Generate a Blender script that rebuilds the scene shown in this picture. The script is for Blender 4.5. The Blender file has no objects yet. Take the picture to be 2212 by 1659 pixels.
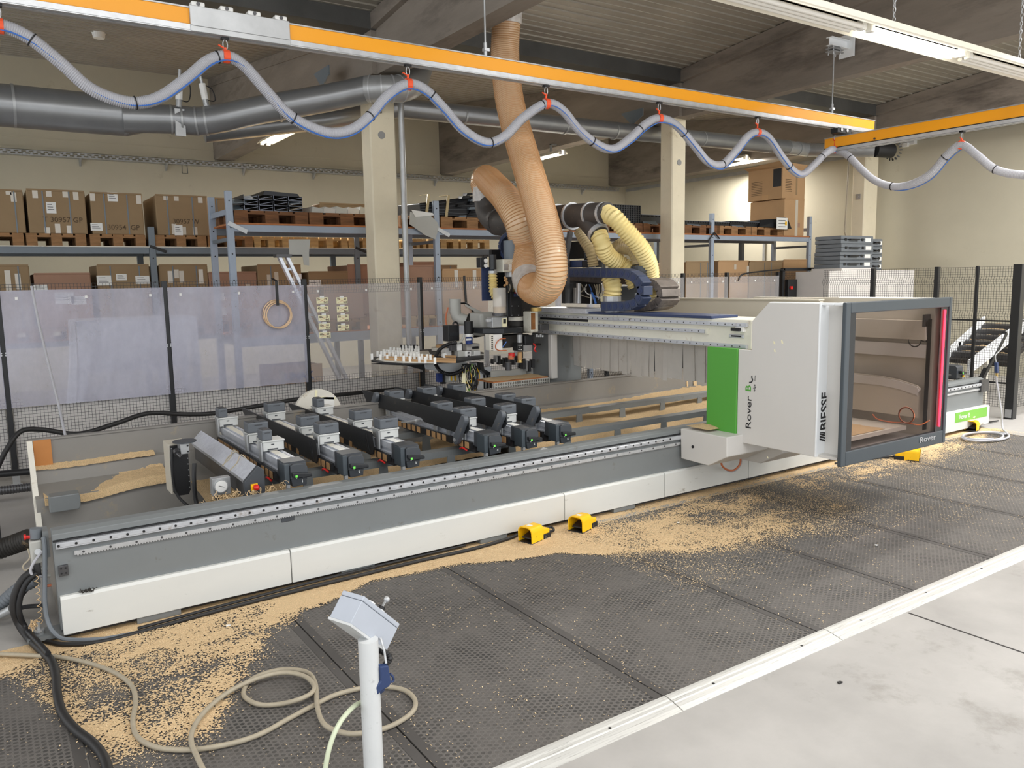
import bpy, bmesh, math, random
import numpy as np
from mathutils import Vector, Matrix, Euler

random.seed(7)
SC = bpy.context.scene
COL = SC.collection
# ------------------------------------------------------------------ camera
YAW, PITCH, ROLL, FPX, CAMH = math.radians(33.712), math.radians(7.517), math.radians(-1.0489), 1707.7, 1.8
_f = Vector((math.sin(YAW)*math.cos(PITCH), math.cos(YAW)*math.cos(PITCH), -math.sin(PITCH)))
_r0 = Vector((math.cos(YAW), -math.sin(YAW), 0))
_u0 = _r0.cross(_f)
_r = _r0*math.cos(ROLL) + _u0*math.sin(ROLL)
_u = _r.cross(_f)
CAM = Vector((0, 0, CAMH))
cd = bpy.data.cameras.new('camera')
cd.sensor_width = 36.0
cd.lens = FPX/2212*36.0
cd.clip_end = 200
co = bpy.data.objects.new('camera', cd)
COL.objects.link(co)
co.matrix_world = Matrix(((_r.x, _u.x, -_f.x, 0), (_r.y, _u.y, -_f.y, 0), (_r.z, _u.z, -_f.z, CAMH), (0, 0, 0, 1)))
SC.camera = co
# ------------------------------------------------------------------ world, lights, exposure
w = bpy.data.worlds.new('world'); SC.world = w; w.use_nodes = True
w.node_tree.nodes['Background'].inputs[0].default_value = (0.96, 0.98, 1.0, 1)
w.node_tree.nodes['Background'].inputs[1].default_value = 1.7

def area(name, loc, rot, sx, sy, power, color=(1, 0.97, 0.92)):
    l = bpy.data.lights.new(name, 'AREA'); l.shape = 'RECTANGLE'; l.size = sx; l.size_y = sy
    l.energy = power; l.color = color
    o = bpy.data.objects.new(name, l); COL.objects.link(o); o.location = loc; o.rotation_euler = rot
    return o
area('rooflight', (3.5, 0.4, 5.55), (0, 0, 0), 10, 2.0, 400, (1, 0.985, 0.97))
area('side_wall_fill', (11.4, 1.8, 5.4), (0, 0, 0), 4.2, 3.0, 760, (1, 0.985, 0.97))  # added fill lamp out of view, brightens the side wall
SC.view_settings.view_transform = 'Standard'
SC.view_settings.look = 'None'
SC.view_settings.exposure = 0.0
SC.view_settings.gamma = 1.0
SC.view_settings.use_curve_mapping = False

# ------------------------------------------------------------------ pixel of the 2212x1659 photograph -> point on a real plane
def ray(px, py):
    return _r*(px-1106) - _u*(py-829.5) + _f*FPX
def RX(px, py, x):
    d = ray(px, py); return CAM + d*(x/d.x)
def RY(px, py, y):
    d = ray(px, py); return CAM + d*(y/d.y)
def RZ(px, py, z=0.0):
    d = ray(px, py); return CAM + d*((z-CAMH)/d.z)

# ------------------------------------------------------------------ materials
def lin(c):
    return tuple(((v/255)/12.92 if v/255 <= 0.04045 else ((v/255+0.055)/1.055)**2.4) for v in c)
MATS = {}
def mat(name, rgb, rough=0.5, metal=0.0, var=0.0, scale=6.0, bump=0.0, bscale=60.0, dirt=None, dirt_amt=0.0, dirt_scale=3.0, emit=0.0, spec=0.5, stretch=None, trans=0.0, alpha=1.0):
    m = bpy.data.materials.new(name); m.use_nodes = True
    nt = m.node_tree; N = nt.nodes; L = nt.links
    b = N['Principled BSDF']
    c = lin(rgb)
    b.inputs['Base Color'].default_value = (*c, 1)
    b.inputs['Roughness'].default_value = rough
    b.inputs['Metallic'].default_value = metal
    b.inputs['Specular IOR Level'].default_value = spec
    if trans: b.inputs['Transmission Weight'].default_value = trans
    if alpha < 1: b.inputs['Alpha'].default_value = alpha
    if emit:
        b.inputs['Emission Color'].default_value = (*c, 1); b.inputs['Emission Strength'].default_value = emit
    vec = None
    if var or bump or dirt:
        tc = N.new('ShaderNodeTexCoord'); mp = N.new('ShaderNodeMapping')
        L.new(tc.outputs['Object'], mp.inputs[0]); vec = mp.outputs[0]
        if stretch: mp.inputs['Scale'].default_value = stretch
    last = None
    if var:
        n = N.new('ShaderNodeTexNoise'); n.inputs['Scale'].default_value = scale; n.inputs['Detail'].default_value = 6; n.inputs['Roughness'].default_value = 0.62
        L.new(vec, n.inputs[0])
        r = N.new('ShaderNodeValToRGB')
        r.color_ramp.elements[0].position = 0.3; r.color_ramp.elements[1].position = 0.7
        r.color_ramp.elements[0].color = (*[max(0, x*(1-var)) for x in c], 1)
        r.color_ramp.elements[1].color = (*[min(1, x*(1+var)) for x in c], 1)
        L.new(n.outputs[0], r.inputs[0]); last = r.outputs[0]
    if dirt:
        n = N.new('ShaderNodeTexNoise'); n.inputs['Scale'].default_value = dirt_scale; n.inputs['Detail'].default_value = 10; n.inputs['Roughness'].default_value = 0.72
        L.new(vec, n.inputs[0])
        r = N.new('ShaderNodeValToRGB'); r.color_ramp.elements[0].position = 0.62-dirt_amt*0.3; r.color_ramp.elements[1].position = 0.74
        L.new(n.outputs[0], r.inputs[0])
        mx = N.new('ShaderNodeMix'); mx.data_type = 'RGBA'
        if last: L.new(last, mx.inputs['A'])
        else: mx.inputs['A'].default_value = (*c, 1)
        mx.inputs['B'].default_value = (*lin(dirt), 1)
        L.new(r.outputs[0], mx.inputs['Factor']); last = mx.outputs['Result']
    if last: L.new(last, b.inputs['Base Color'])
    if bump:
        n = N.new('ShaderNodeTexNoise'); n.inputs['Scale'].default_value = bscale; n.inputs['Detail'].default_value = 4
        L.new(vec, n.inputs[0])
        bp = N.new('ShaderNodeBump'); bp.inputs['Strength'].default_value = bump; bp.inputs['Distance'].default_value = 0.01
        L.new(n.outputs[0], bp.inputs['Height']); L.new(bp.outputs[0], b.inputs['Normal'])
    MATS[name] = m
    return m
def film(name, rgb, clear, rough=0.25, tint=(0.97, 0.97, 0.98), var=0.0, scale=2.0, scratch=False, stretch=(1, 1, 1)):
    """see-through sheet: transparent mixed with a glossy, slightly milky surface"""
    m = bpy.data.materials.new(name); m.use_nodes = True
    nt = m.node_tree; N = nt.nodes; L = nt.links
    b = N['Principled BSDF']; out = N['Material Output']
    b.inputs['Base Color'].default_value = (*lin(rgb), 1); b.inputs['Roughness'].default_value = rough
    t = N.new('ShaderNodeBsdfTransparent'); mx = N.new('ShaderNodeMixShader')
    t.inputs[0].default_value = (*tint, 1)
    mx.inputs[0].default_value = 1-clear
    if var:
        tc = N.new('ShaderNodeTexCoord'); mp = N.new('ShaderNodeMapping'); mp.inputs['Scale'].default_value = stretch
        L.new(tc.outputs['Object'], mp.inputs[0])
        n = N.new('ShaderNodeTexNoise'); n.inputs['Scale'].default_value = scale; n.inputs['Detail'].default_value = 8; n.inputs['Roughness'].default_value = 0.65
        L.new(mp.outputs[0], n.inputs[0])
        r = N.new('ShaderNodeMapRange'); r.inputs['From Min'].default_value = 0.25; r.inputs['From Max'].default_value = 0.75
        r.inputs['To Min'].default_value = max(0, 1-clear-var); r.inputs['To Max'].default_value = min(1, 1-clear+var)
        L.new(n.outputs[0], r.inputs[0]); L.new(r.outputs[0], mx.inputs[0])
    L.new(t.outputs[0], mx.inputs[1]); L.new(b.outputs[0], mx.inputs[2]); L.new(mx.outputs[0], out.inputs[0])
    MATS[name] = m
    return m

mat('concrete', (170, 167, 163), 0.62, var=0.16, scale=1.3, bump=0.12, bscale=30, dirt=(124, 119, 110), dirt_amt=0.18, dirt_scale=1.1)
mat('beam', (138, 129, 119), 0.85, var=0.2, scale=2.2, bump=0.2, bscale=25, dirt=(84, 76, 70), dirt_amt=0.35, dirt_scale=1.4, stretch=(1, 0.35, 1.6))
mat('pillar', (232, 222, 196), 0.75, var=0.05, scale=3, bump=0.05, bscale=60, dirt=(190, 175, 140), dirt_amt=0.05, dirt_scale=4)
mat('wall', (194, 188, 168), 0.85, var=0.06, scale=0.7, bump=0.15, bscale=14, dirt=(172, 165, 144), dirt_amt=0.0, dirt_scale=1.6)
mat('roof', (158, 152, 140), 0.36, 0.1, var=0.12, scale=1.5)
mat('gutter', (92, 92, 90), 0.5, 0.5, var=0.2, scale=2)
mat('galv', (176, 178, 179), 0.35, 0.5, var=0.12, scale=5, bump=0.03, bscale=20)
mat('duct', (150, 152, 154), 0.32, 0.55, var=0.10, scale=3)
mat('steel', (196, 198, 200), 0.34, 0.45, var=0.12, scale=14)
mat('rail_steel', (200, 203, 208), 0.34, 0.4, var=0.14, scale=9, dirt=(120, 96, 70), dirt_amt=0.15, dirt_scale=9)
mat('alu', (216, 220, 228), 0.26, 0.4, var=0.1, scale=8, stretch=(1, 6, 6))
mat('dark_steel', (90, 90, 92), 0.4, 0.7, var=0.15, scale=10)
mat('yellow', (255, 170, 20), 0.4, var=0.03, scale=2)
mat('safety_yellow', (250, 196, 10), 0.42, var=0.04, scale=9, dirt=(120, 90, 20), dirt_amt=0.1, dirt_scale=30)
mat('orange_tape', (240, 90, 50), 0.6)
mat('hose_grey', (178, 178, 184), 0.45, var=0.05, scale=3)
mat('hose_blue', (60, 110, 190), 0.4)
mat('black', (26, 26, 28), 0.5, var=0.2, scale=10)
mat('rubber', (34, 33, 33), 0.55, var=0.2, scale=6)
mat('rubber_dusty', (46, 43, 40), 0.6, var=0.3, scale=9, dirt=(150, 126, 92), dirt_amt=0.1, dirt_scale=14)
mat('plastic_dark', (62, 66, 71), 0.45, var=0.06, scale=8, dirt=(120, 112, 100), dirt_amt=0.05, dirt_scale=22)
mat('plate_black', (40, 42, 45), 0.32, 0.2, var=0.12, scale=5, dirt=(95, 88, 80), dirt_amt=0.05, dirt_scale=9)
mat('pod_grey', (92, 97, 103), 0.5, var=0.07, scale=9, dirt=(150, 135, 110), dirt_amt=0.06, dirt_scale=22)
mat('pod_face', (66, 68, 72), 0.7, var=0.2, scale=30, dirt=(160, 140, 112), dirt_amt=0.15, dirt_scale=40)
mat('bed_grey', (120, 124, 125), 0.42, var=0.05, scale=2.5, dirt=(92, 84, 74), dirt_amt=0.0, dirt_scale=5)
mat('bed_panel', (212, 213, 209), 0.4, var=0.03, scale=2, dirt=(120, 110, 96), dirt_amt=-0.05, dirt_scale=9, stretch=(0.7, 1, 2.2))
mat('bed_inner', (134, 131, 126), 0.5, var=0.05, scale=3, dirt=(165, 148, 120), dirt_amt=0.1, dirt_scale=5)
mat('cabin', (208, 206, 202), 0.42, var=0.02, scale=2)
mat('cabin_white', (240, 243, 245), 0.38)
mat('cream_cast', (222, 220, 206), 0.45, var=0.05, scale=4, dirt=(150, 118, 76), dirt_amt=0.14, dirt_scale=5)
mat('green', (84, 160, 62), 0.45)
mat('green_light', (120, 186, 70), 0.45)
mat('frame_dark', (66, 74, 80), 0.4, var=0.04, scale=5)
mat('led_red', (255, 40, 60), 0.4, emit=5.0)
mat('led_green', (110, 214, 84), 0.4, emit=0.35)
mat('red', (214, 40, 36), 0.35)
mat('white', (238, 238, 235), 0.5)
mat('white_dirty', (222, 218, 206), 0.55, var=0.05, scale=8, dirt=(170, 150, 118), dirt_amt=0.1, dirt_scale=9)
mat('paper', (236, 236, 232), 0.7)
mat('note', (242, 236, 198), 0.7)
mat('ink', (28, 28, 32), 0.6)
mat('pencil', (92, 74, 54), 0.8)
mat('ink_blue', (36, 60, 130), 0.6)
mat('tape_clear', (205, 196, 180), 0.16, spec=0.8)
mat('zinc', (196, 198, 196), 0.4, 0.3, var=0.06, scale=9, dirt=(160, 148, 126), dirt_amt=0.05, dirt_scale=12)
mat('card', (150, 126, 94), 0.8, var=0.06, scale=3, bump=0.05, bscale=30)
mat('card_pink', (164, 128, 106), 0.8, var=0.06, scale=3, bump=0.05, bscale=30)
mat('card_orange', (184, 148, 108), 0.8, var=0.05, scale=3)
mat('pallet', (150, 112, 74), 0.8, var=0.25, scale=5, stretch=(1, 5, 5), bump=0.1, bscale=40)
mat('pallet_dark', (116, 78, 48), 0.8, var=0.3, scale=5, stretch=(1, 5, 5), bump=0.1, bscale=40)
mat('pallet_pale', (190, 158, 108), 0.8, var=0.2, scale=5, stretch=(1, 5, 5))
mat('chipboard', (176, 112, 66), 0.7, var=0.15, scale=10)
mat('shelf_blue', (158, 170, 186), 0.42, var=0.05, scale=4)
mat('shelf_grey', (112, 122, 130), 0.45, var=0.06, scale=4)
mat('fence_black', (34, 35, 37), 0.45, var=0.1, scale=6)
mat('pale_board', (224, 220, 216), 0.6, var=0.05, scale=2)
mat('wire', (52, 52, 54), 0.5)
film('panel_haze_glare', (206, 206, 222), 0.60, 0.15, var=0.2, scale=1.6, stretch=(1, 1, 0.6))  # milky colour also stands in for bright windows mirrored in the left sheets
film('panel_clear', (225, 222, 222), 0.80, 0.14, var=0.08, scale=2.0)
film('glass_smoke', (60, 50, 48), 0.88, 0.05, tint=(0.86, 0.82, 0.81))
film('tube_clear', (235, 232, 225), 0.62, 0.08)
film('film_wrap', (236, 240, 250), 0.30, 0.2, var=0.3, scale=7)
film('film_pale', (235, 232, 228), 0.25, 0.25, var=0.2, scale=16)
mat('mat_border', (80, 77, 75), 0.6, var=0.1, scale=8)
mat('hose_tan', (228, 196, 158), 0.28, var=0.04, scale=4, spec=0.6)
mat('hose_rib', (205, 158, 112), 0.35)
mat('hose_yellow', (226, 206, 142), 0.45, var=0.04, scale=5)
mat('hose_clear', (190, 172, 132), 0.25, var=0.1, scale=5)
mat('pipe_black', (70, 66, 64), 0.55, var=0.12, scale=6, dirt=(110, 100, 90), dirt_amt=0.1, dirt_scale=9)
mat('pvc_grey', (182, 182, 176), 0.5, var=0.04, scale=4)
mat('chain_blue', (58, 68, 92), 0.5, var=0.1, scale=8)
mat('chain_dusty', (120, 112, 106), 0.5, 0.2, var=0.25, scale=9, dirt=(60, 56, 54), dirt_amt=0.3, dirt_scale=8)
mat('navy', (48, 62, 98), 0.45, var=0.05, scale=6)
mat('cover_beige', (196, 190, 176), 0.5, var=0.03, scale=2)
mat('curtain', (196, 192, 186), 0.55, var=0.05, scale=6, dirt=(130, 112, 92), dirt_amt=0.1, dirt_scale=4)
mat('wood_strip', (190, 126, 66), 0.6, var=0.08, scale=4)
mat('tape_brown', (190, 150, 104), 0.6)
mat('copper', (196, 112, 74), 0.4)
mat('brass', (190, 160, 96), 0.35, 0.7)
mat('sawdust', (224, 194, 150), 0.9, var=0.3, scale=210, bump=0.6, bscale=260)
mat('chips', (222, 192, 148), 0.9, var=0.3, scale=190, bump=1.0, bscale=170)
mat('tube_glow', (255, 250, 235), 0.5, emit=12.0)
mat('tube_off', (235, 232, 225), 0.4)
mat('lamp_white', (236, 230, 214), 0.45)
mat('concrete_plate', (150, 150, 148), 0.5)
mat('hose_beige', (168, 158, 138), 0.5, var=0.08, scale=30)
mat('hose_greenish', (196, 204, 176), 0.35)
mat('post_paint', (202, 204, 204), 0.4, var=0.03, scale=8, dirt=(110, 110, 112), dirt_amt=0.08, dirt_scale=12)
mat('box_grey', (178, 184, 194), 0.42, var=0.03, scale=10)
mat('gun_blue', (40, 58, 98), 0.45)
mat('case_grey', (110, 116, 122), 0.5, var=0.06, scale=6)
mat('rust', (146, 96, 48), 0.7, var=0.3, scale=12)

def mat_rubber_tile():
    m = bpy.data.materials.new('rubber_tile'); m.use_nodes = True
    nt = m.node_tree; N = nt.nodes; L = nt.links
    b = N['Principled BSDF']; b.inputs['Roughness'].default_value = 0.6
    tc = N.new('ShaderNodeTexCoord'); sp = N.new('ShaderNodeSeparateXYZ'); L.new(tc.outputs['Object'], sp.inputs[0])
    def mth(op, a, bb=None, c=None):
        n = N.new('ShaderNodeMath'); n.operation = op
        for i, v in enumerate((a, bb, c)):
            if v is None: continue
            if isinstance(v, (int, float)): n.inputs[i].default_value = v
            else: L.new(v, n.inputs[i])
        return n.outputs[0]
    P = 0.027; Q = P*0.8660
    def lattice(ox, oy):
        u = mth('MULTIPLY', mth('SUBTRACT', mth('FRACT', mth('ADD', mth('DIVIDE', sp.outputs[1], P), ox)), 0.5), P)
        v = mth('MULTIPLY', mth('SUBTRACT', mth('FRACT', mth('ADD', mth('DIVIDE', sp.outputs[0], Q*2), oy)), 0.5), Q*2)
        return mth('SQRT', mth('ADD', mth('MULTIPLY', u, u), mth('MULTIPLY', v, v)))
    d = mth('MINIMUM', lattice(0, 0), lattice(0.5, 0.5))
    ns = N.new('ShaderNodeTexNoise'); ns.inputs['Scale'].default_value = 2.6; ns.inputs['Detail'].default_value = 5; L.new(tc.outputs['Object'], ns.inputs[0])
    nf = N.new('ShaderNodeTexNoise'); nf.inputs['Scale'].default_value = 26; nf.inputs['Detail'].default_value = 3; L.new(tc.outputs['Object'], nf.inputs[0])
    hole = N.new('ShaderNodeMapRange'); hole.inputs['From Min'].default_value = 0.0086; hole.inputs['From Max'].default_value = 0.0098
    hole.inputs['To Min'].default_value = 1; hole.inputs['To Max'].default_value = 0
    L.new(d, hole.inputs[0])
    wear = N.new('ShaderNodeMapRange'); wear.inputs['From Min'].default_value = 0.40; wear.inputs['From Max'].default_value = 0.66
    wear.inputs['To Min'].default_value = 0.08; wear.inputs['To Max'].default_value = 1.0
    L.new(mth('ADD', mth('MULTIPLY', ns.outputs[0], 0.75), mth('MULTIPLY', nf.outputs[0], 0.25)), wear.inputs[0])
    r = N.new('ShaderNodeValToRGB'); r.color_ramp.elements[0].color = (*lin((106, 102, 98)), 1); r.color_ramp.elements[1].color = (*lin((88, 85, 82)), 1)
    L.new(nf.outputs[0], r.inputs[0])
    mx = N.new('ShaderNodeMix'); mx.data_type = 'RGBA'
    L.new(mth('MULTIPLY', hole.outputs[0], wear.outputs[0]), mx.inputs['Factor']); L.new(r.outputs[0], mx.inputs['A']); mx.inputs['B'].default_value = (*lin((50, 49, 48)), 1)
    rim = mth('MULTIPLY', mth('MAXIMUM', mth('SUBTRACT', 1.0, mth('DIVIDE', mth('ABSOLUTE', mth('SUBTRACT', d, 0.0108)), 0.0016)), 0.0), 0.5)
    mr = N.new('ShaderNodeMix'); mr.data_type = 'RGBA'; L.new(rim, mr.inputs['Factor']); L.new(mx.outputs['Result'], mr.inputs['A']); mr.inputs['B'].default_value = (*lin((126, 122, 118)), 1)
    L.new(mr.outputs['Result'], b.inputs['Base Color'])
    bp = N.new('ShaderNodeBump'); bp.inputs['Strength'].default_value = 0.5; bp.inputs['Distance'].default_value = 0.004; bp.invert = True
    L.new(hole.outputs[0], bp.inputs['Height']); L.new(bp.outputs[0], b.inputs['Normal'])
    MATS['rubber_tile'] = m
mat_rubber_tile()

# ------------------------------------------------------------------ mesh builder
class MB:
    def __init__(s): s.v = []; s.f = []; s.X = None
    def _add(s, vs, fs):
        o = len(s.v)
        if s.X is not None: vs = [s.X @ Vector(p) for p in vs]
        s.v += [tuple(p) for p in vs]; s.f += [tuple(i+o for i in f) for f in fs]
        return s
    def box(s, x0, x1, y0, y1, z0, z1):
        return s._add([(x0,y0,z0),(x1,y0,z0),(x1,y1,z0),(x0,y1,z0),(x0,y0,z1),(x1,y0,z1),(x1,y1,z1),(x0,y1,z1)],
                      [(0,3,2,1),(4,5,6,7),(0,1,5,4),(1,2,6,5),(2,3,7,6),(3,0,4,7)])
    def cbox(s, c, sx, sy, sz): return s.box(c[0]-sx/2, c[0]+sx/2, c[1]-sy/2, c[1]+sy/2, c[2]-sz/2, c[2]+sz/2)
    def hexa(s, p):   # 8 corners: bottom 4, top 4
        return s._add(p, [(0,3,2,1),(4,5,6,7),(0,1,5,4),(1,2,6,5),(2,3,7,6),(3,0,4,7)])
    def prism(s, poly, axis, a, b):
        n = len(poly)
        def P(u, v, t): return (t,u,v) if axis == 'x' else ((u,t,v) if axis == 'y' else (u,v,t))
        vs = [P(u,v,a) for u,v in poly]+[P(u,v,b) for u,v in poly]
        fs = [tuple(range(n-1,-1,-1)), tuple(range(n,2*n))]+[(i,(i+1)%n,(i+1)%n+n,i+n) for i in range(n)]
        return s._add(vs, fs)
    def bar(s, p, q, w, h, up=(0,0,1)):
        p = Vector(p); q = Vector(q); d = (q-p).normalized(); u = Vector(up)
        if abs(d.dot(u)) > 0.99: u = Vector((0,1,0))
        a = d.cross(u).normalized()*w/2; b = a.cross(d).normalized()*h/2
        return s._add([p-a-b,p+a-b,p+a+b,p-a+b,q-a-b,q+a-b,q+a+b,q-a+b], [(0,3,2,1),(4,5,6,7),(0,1,5,4),(1,2,6,5),(2,3,7,6),(3,0,4,7)])
    def cyl(s, p, q, r, n=16, r2=None, cap=True):
        p = Vector(p); q = Vector(q); d = (q-p).normalized()
        u = Vector((0,0,1)) if abs(d.z) < 0.9 else Vector((1,0,0))
        a = d.cross(u).normalized(); b = d.cross(a); r2 = r if r2 is None else r2
        vs = []
        for c, rr in ((p,r),(q,r2)):
            for i in range(n):
                t = 2*math.pi*i/n; vs.append(c+a*(rr*math.cos(t))+b*(rr*math.sin(t)))
        fs = [(i,(i+1)%n,(i+1)%n+n,i+n) for i in range(n)]
        if cap: fs += [tuple(range(n-1,-1,-1)), tuple(range(n,2*n))]
        return s._add(vs, fs)
    def tube(s, path, r, n=10, radii=None, cap=True):
        P = [Vector(p) for p in path]; m = len(P); prev = None; vs = []
        for i, p in enumerate(P):
            d = (P[min(i+1,m-1)]-P[max(i-1,0)])
            d = d.normalized() if d.length > 1e-9 else Vector((0,0,1))
            if prev is None:
                u = Vector((0,0,1)) if abs(d.z) < 0.9 else Vector((1,0,0)); a = d.cross(u).normalized()
            else:
                a = prev-d*prev.dot(d)
                a = a.normalized() if a.length > 1e-6 else d.cross(Vector((0.3,0.5,0.8))).normalized()
            prev = a; b = d.cross(a); rr = radii[i] if radii else r
            for k in range(n):
                t = 2*math.pi*k/n; vs.append(p+a*(rr*math.cos(t))+b*(rr*math.sin(t)))
        fs = [(i*n+k, i*n+(k+1)%n, (i+1)*n+(k+1)%n, (i+1)*n+k) for i in range(m-1) for k in range(n)]
        if cap: fs += [tuple(range(n-1,-1,-1)), tuple(range((m-1)*n, m*n))]
        return s._add(vs, fs)
    def quad(s, a, b, c, d): return s._add([a,b,c,d], [(0,1,2,3)])
    def poly(s, pts): return s._add(pts, [tuple(range(len(pts)))])
    def sphere(s, c, r, n=12, m=8, sz=1.0):
        c = Vector(c); vs = [c+Vector((0,0,r*sz))]
        for i in range(1, m):
            t = math.pi*i/m
            for k in range(n): vs.append(c+Vector((r*math.sin(t)*math.cos(2*math.pi*k/n), r*math.sin(t)*math.sin(2*math.pi*k/n), r*sz*math.cos(t))))
        vs.append(c-Vector((0,0,r*sz))); e = len(vs)-1
        fs = [(0,1+k,1+(k+1)%n) for k in range(n)]
        for i in range(m-2):
            for k in range(n): fs.append((1+i*n+k, 1+(i+1)*n+k, 1+(i+1)*n+(k+1)%n, 1+i*n+(k+1)%n))
        fs += [(e,1+(m-2)*n+(k+1)%n,1+(m-2)*n+k) for k in range(n)]
        return s._add(vs, fs)

ORG = {}
def meta(o, label=None, cat=None, group=None, kind=None):
    if label: o['label'] = label
    if cat: o['category'] = cat
    if group: o['group'] = group
    if kind: o['kind'] = kind
    return o
def thing(name, label, cat, loc=(0,0,0), group=None):
    o = bpy.data.objects.new(name, None); COL.objects.link(o); o.location = loc
    o.empty_display_size = 0.1
    ORG[o] = Vector(loc)
    return meta(o, label, cat, group)
def build(mb, name, m, parent=None, smooth=False, bevel=0.0, label=None, kind=None, cat=None, group=None, solid=0.0):
    me = bpy.data.meshes.new(name)
    if parent is not None: off = ORG[parent]
    else:
        xs = [p[0] for p in mb.v]; ys = [p[1] for p in mb.v]; zs = [p[2] for p in mb.v]
        off = Vector(((min(xs)+max(xs))/2, (min(ys)+max(ys))/2, min(zs)))
    me.from_pydata([(p[0]-off.x, p[1]-off.y, p[2]-off.z) for p in mb.v], [], mb.f)
    me.materials.append(MATS[m] if isinstance(m, str) else m)
    if smooth:
        me.shade_smooth()
        try: me.set_sharp_from_angle(angle=math.radians(40))
        except Exception: pass
    o = bpy.data.objects.new(name, me); COL.objects.link(o)
    if parent is not None: o.parent = parent
    else: o.location = off
    ORG[o] = off
    if bevel:
        md = o.modifiers.new('soft_edge', 'BEVEL'); md.width = bevel; md.segments = 2; md.limit_method = 'ANGLE'; md.angle_limit = math.radians(50)
    if solid:
        md = o.modifiers.new('thickness', 'SOLIDIFY'); md.thickness = solid
    return meta(o, label, cat, group, kind)
def kids(o): return [c for c in bpy.data.objects if c.parent == o]
def copy_thing(root, delta, label=None, group=None, rotz=0.0):
    r = root.copy(); COL.objects.link(r); r.location = root.location+Vector(delta)
    if rotz: r.rotation_euler = (0, 0, rotz)
    ORG[r] = Vector(r.location)
    if label: r['label'] = label
    if group: r['group'] = group
    for ch in root.children:
        c = ch.copy(); COL.objects.link(c); c.parent = r; ORG[c] = ORG[r]
        for g in ch.children:
            d = g.copy(); COL.objects.link(d); d.parent = c; ORG[d] = ORG[r]
    return r
def spline(pts, sub=8, closed=False):
    P = [Vector(p) for p in pts]; n = len(P); out = []
    rng = range(n if closed else n-1)
    for i in rng:
        p0 = P[(i-1) % n] if closed or i > 0 else P[0]*2-P[1]
        p1 = P[i]; p2 = P[(i+1) % n]
        p3 = P[(i+2) % n] if closed or i+2 < n else P[-1]*2-P[-2]
        for k in range(sub):
            t = k/sub
            out.append(0.5*((2*p1)+(p2-p0)*t+(2*p0-5*p1+4*p2-p3)*t*t+(3*p1-p0-3*p2+p3)*t**3))
    if not closed: out.append(P[-1])
    return out
def resample(pts, step):
    out = [Vector(pts[0])]; acc = 0.0
    for a, b in zip(pts[:-1], pts[1:]):
        a = Vector(a); b = Vector(b); L = (b-a).length
        if L < 1e-9: continue
        t = step-acc
        while t <= L:
            out.append(a+(b-a)*(t/L)); t += step
        acc = (acc+L) % step
    return out
def ribbed(path, r, pitch, amp, n=14, per=3):
    """path resampled so that every ring of a spiral hose has `per` sections"""
    pts = resample(path, pitch/per)
    rad = [r+amp*(math.cos(2*math.pi*i/per) if per > 2 else (1 if i % 2 else -1)) for i in range(len(pts))]
    return pts, rad
def text(name, body, size, origin, right, up, m, parent=None, bold=0.0, ext=0.0008, sx=1.0, align='LEFT', space=1.0, shear=0.0):
    cu = bpy.data.curves.new(name, 'FONT'); cu.body = body; cu.size = size; cu.extrude = ext; cu.offset = bold
    cu.align_x = align; cu.space_character = space; cu.resolution_u = 3; cu.shear = shear
    cu.materials.append(MATS[m])
    tmp = bpy.data.objects.new(name, cu); COL.objects.link(tmp)
    me = bpy.data.meshes.new_from_object(tmp.evaluated_get(bpy.context.evaluated_depsgraph_get()))
    bpy.data.objects.remove(tmp); bpy.data.curves.remove(cu); me.name = name
    o = bpy.data.objects.new(name, me); COL.objects.link(o)
    r = Vector(right).normalized(); u = Vector(up); u = (u-r*u.dot(r)).normalized(); n = r.cross(u)
    p = Vector(origin)
    if parent is not None:
        o.parent = parent; p = p-ORG[parent]
    ORG[o] = ORG[parent] if parent is not None else p
    o.matrix_local = Matrix(((r.x*sx,u.x,n.x,p.x),(r.y*sx,u.y,n.y,p.y),(r.z*sx,u.z,n.z,p.z),(0,0,0,1)))
    return o
# ================================================================== setting
XL, XR, YB = -7.0, 14.55, 16.2
def struct(mb, name, m, label=None, **k): return build(mb, name, m, kind='structure', label=label, **k)
struct(MB().box(XL, XR+0.3, -3, YB+0.3, -0.12, 0), 'floor', 'concrete', 'grey concrete hall floor')
struct(MB().box(XL, XR+0.3, YB, YB+0.25, 0, 6.2), 'wall_back', 'wall', 'cream plastered rear wall of the hall')
struct(MB().box(XR, XR+0.25, -3, YB, 0, 6.2), 'wall_right', 'wall', 'cream plastered side wall of the hall')
# seam and lower ledge on the back wall
za = RY(0, 290, YB).z
mbx = MB().box(XL, XR, YB-0.012, YB, za-0.02, za).box(XL, XR, YB-0.05, YB, 4.16, 4.20)
struct(mbx, 'trim_1', 'wall', 'horizontal seam across the rear wall')
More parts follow.
